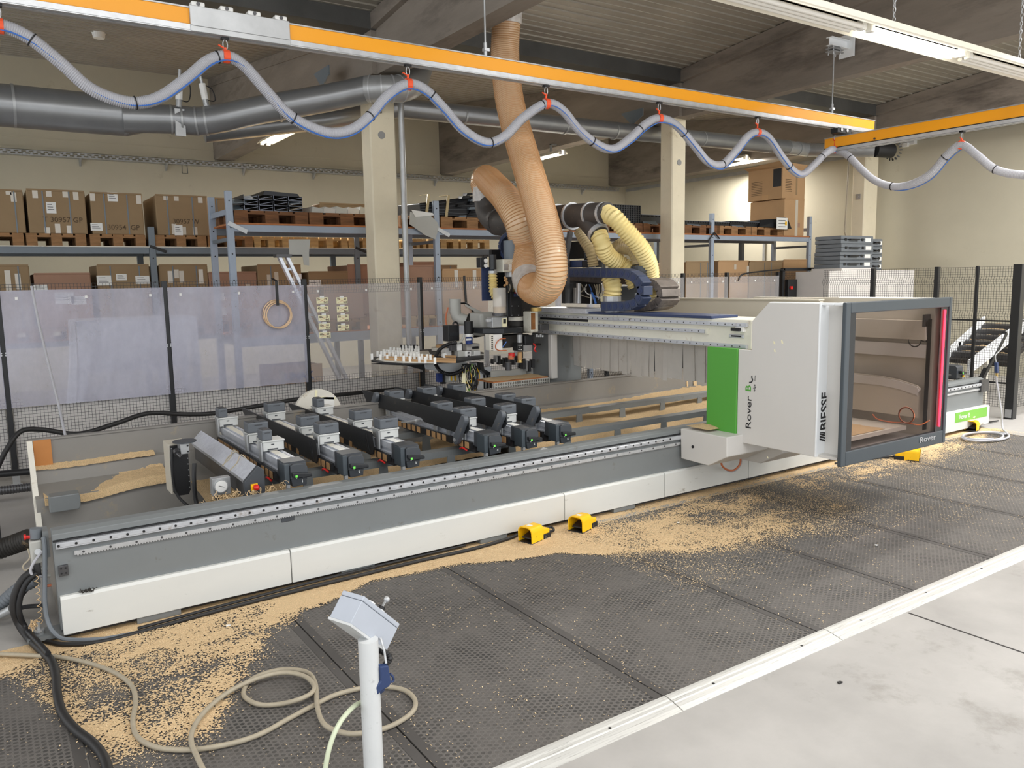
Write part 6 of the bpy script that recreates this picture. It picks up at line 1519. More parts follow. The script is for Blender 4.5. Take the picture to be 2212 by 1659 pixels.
build(MB().hexa([(a,FSY+0.1,zP+0.19),(b,FSY+0.1,zP+0.18),(b,FSY+0.8,zP+0.18),(a,FSY+0.8,zP+0.19),(a+0.02,FSY+0.1,zP+0.24),(b-0.03,FSY+0.1,zP+0.22),(b-0.03,FSY+0.8,zP+0.22),(a+0.02,FSY+0.8,zP+0.24)]), 'top_sheet', 'metal_black', t)
for k,(px,py) in enumerate(((512,445),(520,430),(540,424),(636,432))):
    c = RY(px,py,FSY+0.02); build(MB().hexa([(c.x-0.06,FSY+0.02,c.z-0.05),(c.x+0.06,FSY+0.01,c.z-0.04),(c.x+0.07,FSY+0.3,c.z-0.02),(c.x-0.05,FSY+0.3,c.z-0.03),(c.x-0.055,FSY+0.02,c.z-0.045),(c.x+0.065,FSY+0.01,c.z-0.03),(c.x+0.08,FSY+0.3,c.z+0.04),(c.x-0.04,FSY+0.3,c.z+0.02)]), 'grey_sheet', 'shelf_grey', t)
# pale parts and cartons
t = thing('pale_parts', 'loose pale foam wrapped parts on a dark pallet left of the pillar', 'parts', (4.0, 9.8, zP))
for k in range(5):
    px = 672+k*26; a = RY(px,450,FSY+0.04).x; h = random.uniform(0.06,0.11)
    build(MB().hexa([(a,FSY+0.04,zP),(a+0.15,FSY+0.04,zP),(a+0.15,FSY+0.5,zP),(a,FSY+0.5,zP),(a+0.02,FSY+0.04,zP+h),(a+0.17,FSY+0.06,zP+h*0.7),(a+0.12,FSY+0.5,zP+h),(a+0.01,FSY+0.5,zP+h*1.1)]), 'foam_wrap', 'curtain' if k % 2 else 'pvc_grey', t)
a = RY(690,440,FSY+0.5).x; carton(a, a+0.62, FSY+0.50, 0.32, zP, zP+0.16, 'card', 'flat carton lying behind the pale parts on the front rack', 'cartons on the front rack')
# strapped dark profile bundle
t = thing('profile_bundle', 'long dark grey profiles strapped together and wrapped in film', 'profile bundle', (5.4, 9.9, zP))
p0 = RY(887,438,FSY+0.35); p1 = RY(1035,425,FSY+0.35)
build(MB().hexa([(p0.x,FSY+0.05,zP+0.03),(p1.x,FSY+0.05,zP),(p1.x,FSY+0.78,zP),(p0.x,FSY+0.78,zP+0.03),(p0.x,FSY+0.10,zP+0.17),(p1.x,FSY+0.12,zP+0.34),(p1.x,FSY+0.78,zP+0.34),(p0.x,FSY+0.78,zP+0.2)]), 'profiles', 'metal_black', t, bevel=0.01)
for k in range(4):
    f = 0.15+0.2*k; build(MB().bar((p0.x,FSY+0.05+0.012*k,zP+0.06+0.03*k),(p1.x,FSY+0.045+0.02*k,zP+0.05+0.07*k),0.004,0.006), 'profile_edge', 'plastic_dark', t)
for px in (925, 968):
    c = RY(px,440,FSY+0.02); build(MB().bar((c.x-0.03,FSY+0.035,zP-0.02),(c.x+0.05,FSY+0.09,zP+0.29),0.04,0.006,(0,1,0)).bar((c.x+0.05,FSY+0.09,zP+0.29),(c.x+0.15,FSY+0.5,zP+0.32),0.04,0.006), 'strap', 'hose_clear', t)
for k in range(9):
    c = RY(1000+random.uniform(-6,26),420+k*6,FSY+0.03); build(MB().hexa([(c.x-0.06,c.y,c.z-0.02),(c.x+0.05,c.y-0.01,c.z-0.01),(c.x+0.05,c.y+0.1,c.z),(c.x-0.06,c.y+0.1,c.z-0.01),(c.x-0.05,c.y-0.015,c.z+0.012),(c.x+0.06,c.y-0.02,c.z+0.02),(c.x+0.05,c.y+0.1,c.z+0.03),(c.x-0.05,c.y+0.1,c.z+0.02)]), 'wrapped_end', ['metal_black','plate_black','shelf_grey'][k % 3], t)
c0 = RY(905,463,FSY-0.03)
fo = [RY(px,py,FSY-0.04) for px,py in ((886,458),(930,466),(944,480),(948,490),(940,517),(918,508),(884,484))]
build(MB().prism([(p.x,p.z) for p in fo],'y',FSY-0.045,FSY-0.038), 'foam_sheet', 'pvc_grey', cat='foam sheet', label='torn foam sheet with a white label hanging over the front rack beam')
lb = [RY(px,py,FSY-0.06) for px,py in ((889,453),(935,460),(938,465),(898,469))]
build(MB().prism([(p.x,p.z) for p in lb],'y',FSY-0.055,FSY-0.052), 'shipping_label', 'paper', cat='label', label='white paper label on top of the torn foam sheet')
fo = [RY(px,py,FSY-0.03) for px,py in ((624,517),(671,517),(668,545),(669,574),(657,572),(654,550),(626,550))]
build(MB().prism([(p.x,p.z) for p in fo],'y',FSY-0.02,FSY-0.014), 'foam_sheet', 'pvc_grey', cat='foam sheet', label='grey foam strip hanging below the front rack deck')
# black grid stack near yellow hose
t = thing('grid_stack', 'block of stacked black plastic grids beside the yellow hoses', 'grid stack', (8.0, 9.7, zP))
a = RY(1300,450,FSY+0.03).x; b = RY(1384,450,FSY+0.03).x
build(MB().box(a, b, FSY+0.05, FSY+0.75, zP, zP+0.27), 'grid_block', 'black', t)
for k in range(17): build(MB().box(a+(b-a)*k/16-0.005, a+(b-a)*k/16+0.005, FSY+0.035, FSY+0.05, zP, zP+0.27), 'grid_rib', 'plate_black', t)
for k in range(9): build(MB().box(a, b, FSY+0.037, FSY+0.05, zP+0.27*k/8-0.003, zP+0.27*k/8+0.003), 'grid_rib', 'plastic_dark', t)
def lowgrid(px0, px1, z0, h, label):
    a = RY(px0,480,FSY+0.03).x; b = RY(px1,480,FSY+0.03).x; t = thing('grid_stack', label, 'grid stack', ((a+b)/2, FSY+0.4, z0))
    build(MB().box(a, b, FSY+0.06, FSY+0.75, z0, z0+h), 'grid_block', 'metal_black', t)
    n = 18
    for k in range(n): build(MB().box(a+(b-a)*k/n+0.012, a+(b-a)*(k+1)/n-0.012, FSY+0.052, FSY+0.06, z0+h-0.034, z0+h-0.008), 'grid_opening', 'black', t)
    build(MB().box(a, b, FSY+0.045, FSY+0.06, z0+h-0.008, z0+h), 'grid_rim', 'metal_edge', t)
    build(MB().hexa([(a+0.02,FSY+0.03,z0),(a+0.30,FSY+0.0,z0-0.02),(a+0.36,FSY+0.2,z0+0.02),(a+0.05,FSY+0.2,z0+0.02),(a+0.02,FSY+0.03,z0+0.008),(a+0.30,FSY+0.0,z0-0.012),(a+0.36,FSY+0.2,z0+h+0.01),(a+0.05,FSY+0.2,z0+h+0.01)]), 'grey_wrap', 'shelf_grey', t)
lowgrid(1388, 1440, zP, 0.14, 'low black part stack left of the mid-hall pillar')
lowgrid(1483, 1578, zP, 0.07, 'flat black grid on the pallet right of the mid-hall pillar')
lowgrid(1580, 1664, zP, 0.09, 'flat black grid on the middle pallet of the right rack bay')
t = thing('black_parts', 'black plastic parts with a large white label in the right rack bay', 'parts', (12.0, 9.5, zP))
a = RY(1640,480,FSY+0.0).x; b = RY(1706,480,FSY+0.0).x
build(MB().hexa([(a,FSY+0.0,zP),(b,FSY-0.05,zP-0.02),(b,FSY+0.5,zP),(a,FSY+0.5,zP),(a+0.1,FSY+0.05,zP+0.13),(b-0.1,FSY-0.03,zP+0.17),(b,FSY+0.5,zP+0.12),(a+0.1,FSY+0.5,zP+0.12)]), 'parts_heap', 'metal_black', t, bevel=0.006)
a = RY(1677,495,FSY-0.08); b = RY(1701,471,FSY-0.08)
lb_ = build(MB().box(a.x,b.x,FSY-0.085,FSY-0.08,a.z,b.z), 'label_sheet', 'paper', t)
for k in range(4): build(MB().box(a.x+0.05,b.x-0.06,FSY-0.087,FSY-0.085,a.z+0.04+0.055*k,a.z+0.05+0.055*k), 'print_line', 'ink', lb_)
build(MB().box(b.x-0.07,b.x-0.02,FSY-0.087,FSY-0.085,a.z+0.07,a.z+0.14), 'yellow_mark', 'safety_yellow', lb_)
# big brown cartons in the right bay
a = RY(1694,480,FSY+0.04).x; b = RY(1737,480,FSY+0.04).x
a1 = RY(1640,480,FSY+0.8).x
t1 = carton(a, b, FSY+0.04, 0.78, ZD, ZD+0.665, 'card_orange', 'tall orange brown carton with a white tape strip in the right rack bay', 'cartons stacked in the right rack bay', tapes=(), flap=True)
build(MB().box(a+(b-a)*0.53, a+(b-a)*0.66, FSY+0.036, FSY+0.04, ZD, ZD+0.665), 'tape_strip', 'tape_clear', t1)
build(MB().box(a+(b-a)*0.66, a+(b-a)*0.78, FSY+0.037, FSY+0.04, ZD+0.16, ZD+0.24).box(a+(b-a)*0.69, a+(b-a)*0.75, FSY+0.0365, FSY+0.037, ZD+0.17, ZD+0.23), 'care_mark', 'card_pink', t1)
t2 = carton(a-0.06, b+0.01, FSY+0.05, 0.78, ZD+0.672, ZD+1.25, 'card_orange', 'open topped printed carton on top of the tall orange brown one', 'cartons stacked in the right rack bay', flap=False)
z0 = ZD+0.672
build(MB().hexa([(a-0.06,FSY+0.05,z0+0.56),(a-0.05,FSY+0.05,z0+0.56),(a-0.05,FSY+0.83,z0+0.56),(a-0.06,FSY+0.83,z0+0.56),(a-0.16,FSY+0.0,z0+0.66),(a-0.15,FSY+0.0,z0+0.66),(a-0.19,FSY+0.83,z0+0.60),(a-0.20,FSY+0.83,z0+0.60)]).hexa([(a-0.06,FSY+0.04,z0+0.55),(b+0.01,FSY+0.04,z0+0.55),(b+0.01,FSY+0.05,z0+0.55),(a-0.06,FSY+0.05,z0+0.55),(a-0.05,FSY+0.0,z0+0.64),(b,FSY+0.0,z0+0.62),(b,FSY+0.01,z0+0.62),(a-0.05,FSY+0.01,z0+0.64)]), 'top_flap', 'card_orange', t2)
build(MB().box(a+(b-a)*0.55, a+(b-a)*0.62, FSY+0.047, FSY+0.05, z0+0.08, z0+0.50), 'tape_strip', 'card', t2)
build(MB().box(a+(b-a)*0.66, a+(b-a)*0.78, FSY+0.046, FSY+0.05, z0+0.42, z0+0.455), 'hand_hole', 'black', t2)
for k in range(8): build(MB().box(a+0.02, a+0.02+(b-a)*0.34*random.uniform(0.8,1), FSY+0.047, FSY+0.05, z0+0.13+0.03*k, z0+0.138+0.03*k), 'print_line', 'pencil', t2)
build(MB().box(a-0.0615, a-0.06, FSY+0.08, FSY+0.26, z0+0.22, z0+0.54), 'black_print', 'ink', t2)
for k in range(9): build(MB().box(a-0.0612, a-0.06, FSY+0.50, FSY+0.75, z0+0.10+0.03*k, z0+0.108+0.03*k), 'print_line', 'pencil', t2)
build(MB().box(a-0.063, a-0.06, FSY+0.36, FSY+0.50, z0+0.0, z0+0.09), 'tape_strip', 'tape_brown', t2)
# --- stacks of empty pallets behind the right bay (y about 10.6)
for k in range(7):
    z = 1.36+k*0.147 if k < 5 else 2.55+(k-5)*0.147
    for j,(p0,p1) in enumerate(((1548,1604),(1606,1686))):
        if k >= 5 and j == 1: p1 = 1680
        pallet('pallet_pale', p0, p1, 10.7, z, 'pale empty pallet, %s layer up in the %s stack behind the right rack bay' % (['first','second','third','fourth','fifth','sixth','seventh'][k], ['left','right'][j]), 'empty pallets stacked behind the right rack bay', 0.5)
build(MB().box(10.3, 13.0, 10.6, 11.3, 1.32, 1.35).box(10.3,10.36,10.6,11.3,0,1.32).box(12.94,13.0,10.6,11.3,0,1.32), 'pallet_table', 'shelf_grey', cat='table', label='grey steel support under the empty pallets')
build(MB().box(10.3, 12.7, 10.6, 11.3, 2.50, 2.545).box(10.3,10.36,10.62,10.7,1.36,2.5).box(12.60,12.68,10.62,10.7,1.36,2.5), 'rear_support', 'shelf_grey', cat='shelf', label='grey steel shelf behind the right rack bay')
pallet('pallet_pale', 1480, 1537, 10.7, 1.70, 'pale empty pallet behind the mid-hall pillar', 'empty pallets stacked behind the right rack bay', 0.5)
# cartons on the lower right rack deck
zL = 1.205; GL = 'cartons on the lower deck of the right rack'
def pcarton(px0, px1, pytop, y, dep, z0, m, label, group, **k):
    a = RY(px0,pytop,y); b = RY(px1,pytop,y); return carton(a.x, b.x, y, dep, z0, a.z, m, label, group, **k)
pcarton(1482,1536,566,FSY+0.05,0.7,zL,'card','brown carton with two straps right of the mid-hall pillar',GL,straps=(0.58,0.85))
pcarton(1552,1617,564,FSY+0.03,0.7,zL,'card_orange','light brown carton right of the blue upright',GL,tapes=((0.55,0.88,0.1),(0.98,0.8,0.2)))
pcarton(1619,1691,566,FSY+0.06,0.7,zL,'card','darker brown carton with two pale straps in the lower right bay',GL,straps=(0.45,0.65))
pcarton(1693,1750,562,FSY+0.04,0.7,zL,'card_orange','light brown carton at the right end of the lower deck',GL)
# cartons visible under plexi right of hose: on floor
G2 = 'cartons on the rear rack upper level'
RSY = 10.9
rr = thing('rear_rack', 'long grey steel rack with cartons on pallets at the rear left', 'rack', (2.0, 11.4, 0))
ups = [-0.9, 1.87, 4.62, 7.40, 10.1]
for x in ups:
    upright(rr, x, RSY, 2.54, 'shelf_grey'); upright(rr, x, RSY+0.95, 2.30, 'shelf_grey', holes=False)
for a, b in zip(ups[:-1], ups[1:]):
    for z0, z1 in ((2.205, 2.285), (1.10, 1.17)):
        for y in (RSY+0.005, RSY+0.95): build(MB().box(a+0.04, b-0.04, y, y+0.045, z0, z1), 'shelf_beam', 'shelf_grey', rr, bevel=0.004)
        build(MB().box(a, b, RSY+0.0, RSY+1.0, z1, z1+0.012), 'deck_board', 'white_dirty' if z0 > 2 else 'chipboard', rr)
for x in ups[1:3]: build(MB().bar((x-0.03,RSY-0.006,2.30),(x+0.16,RSY-0.006,2.23),0.012,0.035), 'beam_clip', 'rubber', rr)
zU = 2.297; G3 = 'pallets on the rear rack'
big = [(-95,48,407,'leftmost tall carton on the rear rack with crossing tape','NW'),(55,182,409,'tall carton marked 30957 GP with a white sheet on its front','T 30957 GP'),(193,306,416,'tall carton marked 30954 GP with two black straps','30954  GP'),(334,447,421,'tall carton marked 30957 W set back from its neighbours','30957 W')]
for i,(p0,p1,py,lab,wr) in enumerate(big):
    pallet('pallet', max(p0,-90), p1+2, RSY+0.02, zU, 'pallet under the '+' '.join(lab.split()[:9]), G3, 0.95)
    a = RY(p0,py,RSY+0.04); b = RY(p1,py,RSY+0.04)
    pos = [(0.35,0.75,0.075),(0.24,0.27,0.085),(0.28,0.12,0.085),(0.30,0.30,0.085)][i]
    carton(a.x, b.x, RSY+0.04, 0.88, zU+0.144, a.z, 'card', lab, G2, straps=[(0.86,),(0.27,0.72),(0.26,0.70),(0.22,0.70)][i],
           tapes=[((0.85,0.85,0.22),(0.78,0.95,0.1)),((0.15,0.9,0.18),(0.38,0.92,0.14),(0.66,0.92,0.14),(0.84,0.9,0.2),(0.30,0.07,0.14),(0.48,0.12,0.22),(0.68,0.1,0.18)),((0.05,0.9,0.2),(0.93,0.88,0.22)),((0.2,0.93,0.1),(0.4,0.93,0.12),(0.86,0.92,0.16),(0.32,0.16,0.26),(0.5,0.12,0.2),(0.72,0.12,0.2))][i],
           labels=[(),((0.40,0.60,0.10,0.13),),((0.43,0.92,0.11,0.11),(0.08,0.18,0.13,0.09)),((0.40,0.13,0.10,0.13),)][i], writing=(wr,pos[0],pos[1],pos[2]))
pallet('pallet', 448, 545, RSY+0.02, zU, 'pallet behind the first front rack upright', G3, 0.95)
a = RY(448,428,RSY+0.1); b = RY(512,428,RSY+0.1); carton(a.x,b.x,RSY+0.1,0.8,zU+0.144,a.z,'card','tall carton behind the first front rack upright',G2,straps=(0.3,))
for k,(p0,p1) in enumerate(((548,622),(624,672),(672,750),(752,830),(884,920),(925,990),(995,1060))):
    pallet('pallet_pale', p0, p1, RSY+0.02, zU, 'empty pale pallet on the rear rack, %s from the first front upright' % ['first','second','third','fourth','fifth','sixth','seventh'][k], 'empty pallets on the rear rack', 0.95)
low = [(-60,62,574,'card','carton with two tape strips at the left frame edge, lower rear level',dict(tapes=((0.6,0.75,0.35),(0.78,0.75,0.25)),straps=(0.8,))),
       (72,195,592,'card_pink','flat wide carton with several white shipping labels',dict(labels=((0.1,0.75,0.14,0.07),(0.5,0.55,0.2,0.14),(0.75,0.5,0.16,0.10)))),
       (208,322,573,'card','carton with a red edged white label and barcode sheet',dict(straps=(0.25,0.8),labels=((0.12,0.75,0.16,0.12),(0.45,0.8,0.12,0.08),(0.85,0.75,0.16,0.1)))),
       (342,448,573,'card','carton with clear tape patches and one barcode label',dict(straps=(0.28,0.76),labels=((0.6,0.55,0.10,0.07),),tapes=((0.22,0.8,0.2),(0.35,0.85,0.15),(0.45,0.8,0.2),(0.85,0.8,0.25)))),
       (450,554,589,'card_pink','low carton with many white labels between the two uprights',dict(labels=((0.22,0.5,0.1,0.1),(0.5,0.6,0.1,0.12),(0.32,0.2,0.12,0.1)),tapes=((0.8,0.5,0.5),))),
       (555,650,573,'card','carton behind the aluminium ladder',dict(straps=(0.3,),tapes=((0.25,0.7,0.25),(0.42,0.75,0.25)),labels=((0.9,0.75,0.12,0.12),))),
       (666,752,588,'card','carton with a white sheet at its upper left corner',dict(labels=((0.15,0.7,0.18,0.16),))),
       (750,835,573,'card_pink','pinkish carton left of the pillar with the pipe',dict()),
       (876,946,567,'card_pink','pinkish brown carton right of the pillar with the pipe',dict()),
       (947,988,574,'card','olive brown carton with a strap and white label behind the elbow',dict(straps=(0.62,),labels=((0.82,0.5,0.12,0.16),))),
       (989,1045,588,'card','small carton with a large white printed label',dict(labels=((0.4,0.5,0.2,0.2),)))]
for p0,p1,py,m,lab,kw in low:
    pallet('pallet', max(p0,-55), p1, RSY+0.0, 1.182, 'pallet under the '+' '.join(lab.split()[:12]).rstrip(','), 'pallets on the lower rear level', 0.9)
    a = RY(p0,py,RSY+0.03); b = RY(p1,py,RSY+0.03); carton(a.x,b.x,RSY+0.03,0.8,1.326,a.z,m,lab,'cartons on the lower rear level',**kw)
# things on the front rack's lower deck, seen through the plastic
for k,(p0,p1) in enumerate(((520,600),(605,690),(700,785))):
    pallet('pallet', p0, p1, FSY+0.02, 1.205, 'pallet on the lower front deck, %s of three behind the hanging coil and notes' % ['first','second','third'][k], 'pallets on the lower front deck', 0.8)
    a = RY(p0,640,FSY+0.05); b = RY(p1,640,FSY+0.05); carton(a.x,b.x,FSY+0.05,0.7,1.349,1.349+[0.36,0.40,0.42][k],'card_pink','brown carton on the lower front deck, %s of three seen through the plastic' % ['first','second','third'][k],'cartons on the lower front deck')
a = RY(880,700,FSY+0.05); b = RY(948,700,FSY+0.05)
pallet('pallet_pale', 880, 948, FSY+0.02, 1.205, 'pale pallet behind the thin fence post by the pillar', 'pallets on the lower front deck', 0.8)
carton(a.x,b.x,FSY+0.05,0.7,1.349,2.0,'card_pink','tall pinkish carton behind the fence post right of the pillar','cartons on the lower front deck')
pallet('pallet_pale', 955, 1060, FSY+0.02, 1.205, 'pale pallet behind the grey elbow', 'pallets on the lower front deck', 0.8)
a = RY(958,700,FSY+0.05); b = RY(1056,700,FSY+0.05); carton(a.x,b.x,FSY+0.05,0.7,1.349,1.95,'card_orange','orange brown taped carton behind the grey elbow','cartons on the lower front deck',tapes=((0.3,0.8,0.4),(0.7,0.8,0.4)))
# cartons on the floor behind the fence
a = RY(586,795,9.15); b = RY(697,795,9.15)
t = carton(a.x,b.x,9.15,0.5,0.42,a.z,'card_orange','carton lettered LINAK seen through the fence sheet','cartons on the floor behind the fence',tapes=((0.2,0.6,0.6),(0.58,0.6,0.6)),labels=((0.88,0.2,0.12,0.06),))
text('lettering','LINAK',0.12,(RY(616,822,9.14).x,9.147,RY(616,822,9.14).z),(1,0,0),(0,0,1),'ink_blue',t,bold=0.006)
build(MB().box(a.x-0.05,b.x+0.05,9.13,9.7,0.27,0.40).box(a.x,a.x+0.08,9.15,9.65,0,0.27).box(b.x-0.08,b.x,9.15,9.65,0,0.27), 'low_stand', 'shelf_grey', cat='stand', label='low grey stand under the lettered carton')
carton(4.5,5.0,9.5,0.6,0.0,0.62,'card','carton on the floor behind the pillar with the pipe','cartons on the floor behind the fence')
carton(9.9,10.7,9.3,0.6,0.0,1.0,'card','carton on the floor behind the narrow fence bay','cartons on the floor behind the fence')
carton(11.2,12.0,9.5,0.6,0.0,1.05,'card_orange','carton on the floor behind the gate','cartons on the floor behind the fence')
# film wrapped crate at the left
t = thing('wrapped_crate', 'wooden crate draped in bluish clear film behind the left fence', 'crate', (1.3, 9.4, 0))
xa, xb = 0.80, 1.97; zt_ = 1.45
for x in (xa+0.03, xb-0.03):
    for y in (9.22, 9.9): build(MB().box(x-0.03,x+0.03,y-0.03,y+0.03,0,zt_), 'crate_post', 'white_dirty', t)
build(MB().box(xa,xb,9.19,9.93,zt_-0.05,zt_), 'crate_top', 'white_dirty', t); build(MB().box(xa,xb,9.19,9.93,0.92,0.95).box(xa,xb,9.19,9.93,0.3,0.33), 'crate_shelf', 'curtain', t)
build(MB().box(xa+0.1,xb-0.1,9.3,9.85,0.95,1.38), 'packed_goods', 'cover_beige', t)
nx, nz = 70, 40; vs = []; fs_ = []
for j in range(nz+1):
    v = j/nz; z = zt_+0.012-v*(zt_-0.10)
    for i in range(nx+1):
        u = i/nx; flare = 0.16*v*v
        x = xa-flare*0.9+(xb-xa+flare*1.1)*u
        fold = 0.035*v*math.sin(u*38+3*math.sin(v*2))+0.012*math.sin(u*70+v*14)*(0.3+v)+0.01*math.sin(v*23+u*9)
        vs.append((x, 9.17-0.05*v+fold-0.03*math.exp(-((u-0.08)/0.06)**2)*v, z))
for j in range(nz):
    for i in range(nx): fs_.append((j*(nx+1)+i,j*(nx+1)+i+1,(j+1)*(nx+1)+i+1,(j+1)*(nx+1)+i))
build(MB()._add(vs,fs_), 'film_front', 'film_wrap', t, smooth=True)
vs = []; fs_ = []
for j in range(nz+1):
    v = j/nz; z = zt_+0.012-v*(zt_-0.10)
    for i in range(25):
        u = i/24; vs.append((xa-0.01-0.15*v*v+0.03*v*math.sin(u*30), 9.17+0.8*u, z))
for j in range(nz):
    for i in range(24): fs_.append((j*25+i,j*25+i+1,(j+1)*25+i+1,(j+1)*25+i))
build(MB()._add(vs,fs_), 'film_side', 'film_wrap', t, smooth=True)
build(MB().box(xa-0.01,xb+0.01,9.16,9.95,zt_+0.002,zt_+0.012), 'film_top', 'film_wrap', t)
# aluminium ladder leaning behind the fence
a = RY(606,555,9.15); b = RY(640,625,9.15); dirn = (b-a).normalized()
t = thing('ladder', 'aluminium folding ladder leaning behind the fence', 'ladder', (3.2, 9.2, 0))
e = Vector((a.x+(a.z/(-dirn.z))*dirn.x, 9.0, 0))
for dx in (0, 0.09): build(MB().bar((a.x+dx,9.2,a.z),(a.x+dx+(a.z)*0.42,9.05,0.0),0.035,0.07,(0,1,0)), 'ladder_rail', 'alu', t)
for k in range(7):
    z = a.z-0.14-0.27*k; x = a.x+(a.z-z)*0.42; build(MB().bar((x,9.19,z),(x+0.09,9.19,z),0.02,0.03), 'ladder_rung', 'alu', t)
build(MB().box(a.x-0.05,a.x+0.13,9.14,9.26,a.z-0.005,a.z+0.03), 'top_cap', 'dark_steel', t)
# grey plastic cases stacked at the right wall
G5 = 'grey tool cases in two stacks'
c0 = RY(1818,510,7.9); 
def case(x, y, z, wd, dp, ht, label):
    t = thing('tool_case', label, 'case', (x+wd/2, y+dp/2, z), G5)
    build(MB().box(x, x+wd, y, y+dp, z, z+ht*0.5-0.002), 'case_bottom', 'case_grey', t, bevel=0.012); build(MB().box(x, x+wd, y, y+dp, z+ht*0.5+0.002, z+ht-0.003), 'case_lid', 'case_grey', t, bevel=0.012)
    build(MB().tube([(x+wd*0.22,y-0.002,z+ht*0.5),(x+wd*0.22,y-0.035,z+ht*0.5),(x+wd*0.5,y-0.035,z+ht*0.5),(x+wd*0.5,y-0.002,z+ht*0.5)],0.012,6), 'case_handle', 'black', t)
    for u in (0.1, 0.62): build(MB().box(x+wd*u,x+wd*u+0.05,y-0.012,y,z+ht*0.35,z+ht*0.65), 'latch', 'plate_black', t, bevel=0.003)
    build(MB().box(x+wd*0.74,x+wd*0.92,y-0.003,y,z+ht*0.25,z+ht*0.7), 'case_label', 'paper', t)
    return t
CY = 7.9
xl = RY(1817,545,CY).x; xr = RY(1886,545,CY).x; xr2 = RY(1912,545,CY).x
zb_ = RY(1850,579,CY).z; ztp = RY(1850,509,CY).z; hh = (ztp-zb_)/4
nm = ['lowest','second lowest','second highest','topmost']
for k in range(4):
    case(xl+random.uniform(-0.02,0.02), CY, zb_+hh*k, xr-xl, 0.5, hh, 'grey plastic tool case, %s of the left stack' % nm[k])
    case(xr+0.02, CY+0.05, zb_+hh*k-0.04, xr2-xr-0.02, 0.5, hh, 'grey plastic tool case, %s of the right stack' % nm[k])
build(MB().box(xl-0.35, xr2+0.9, CY-0.03, CY+0.6, 0.05, zb_-0.045).box(xl, xr+0.02, CY-0.02, CY+0.55, zb_-0.045, zb_), 'case_cabinet', 'pale_board', cat='cabinet', label='pale low cabinet behind the mesh fence carrying the grey tool cases')
# inclined chip conveyor beyond the right fence
t = thing('chip_conveyor', 'white sided inclined chip conveyor behind the right fence', 'conveyor', (11.3, 6.0, 0))
def inc(p, q, h, w_, y0, m, nm_):
    build(MB().hexa([(p[0],y0,p[1]),(q[0],y0,q[1]),(q[0],y0+w_,q[1]),(p[0],y0+w_,p[1]),(p[0],y0,p[1]+h),(q[0],y0,q[1]+h),(q[0],y0+w_,q[1]+h),(p[0],y0+w_,p[1]+h)]), nm_, m, t)
a = RY(2050,760,6.1); b = RY(2128,690,6.1)
inc((a.x,a.z-0.12),(b.x,b.z-0.12),0.17,0.03,6.1,'cabin_white','side_wall')
a2 = RY(2095,790,5.25); b2 = RY(2212,700,5.25)
inc((a2.x,a2.z-0.12),(b2.x,b2.z-0.12),0.19,0.03,5.25,'cabin_white','side_wall')
build(MB().hexa([(a.x,5.28,a.z-0.16),(b.x,5.28,b.z-0.16),(b.x,6.1,b.z-0.16),(a.x,6.1,a.z-0.16),(a.x,5.28,a.z-0.10),(b.x,5.28,b.z-0.10),(b.x,6.1,b.z-0.10),(a.x,6.1,a.z-0.10)]), 'belt', 'rubber_dusty', t)
for k in range(6):
    u = (k+0.5)/6; x = a.x+(b.x-a.x)*u; z = a.z+(b.z-a.z)*u
    build(MB().hexa([(x-0.03,5.3,z-0.11),(x+0.03,5.3,z-0.09),(x+0.03,6.08,z-0.09),(x-0.03,6.08,z-0.11),(x-0.03,5.3,z-0.04),(x+0.03,5.3,z-0.02),(x+0.03,6.08,z-0.02),(x-0.03,6.08,z-0.04)]), 'belt_cleat', 'dark_steel', t)
    xs = np.linspace(x-0.02,x+0.10,10); ys = np.linspace(5.32,6.06,40); X,Y = np.meshgrid(xs,ys)
    Z = (z-0.09)+(X-x)*((b.z-a.z)/(b.x-a.x))+0.05*vnoise(k+40,X,Y,9,3)
    o = grid_mesh('belt_chips', X, Y, Z, np.ones((39,9),bool), 'chips', None); o.parent = t; o.location = o.location-ORG[t]; 
for x, y in ((a2.x+0.5,5.26),(a.x+0.3,6.1),(b2.x-0.2,5.26)): build(MB().box(x-0.03,x+0.03,y,y+0.05,0,0.75), 'conveyor_leg', 'white_dirty', t)
build(MB().bar((a2.x+0.35,5.27,0.35),(a2.x+0.95,5.27,0.95),0.05,0.06,(0,1,0)), 'conveyor_brace', 'plate_black', t)
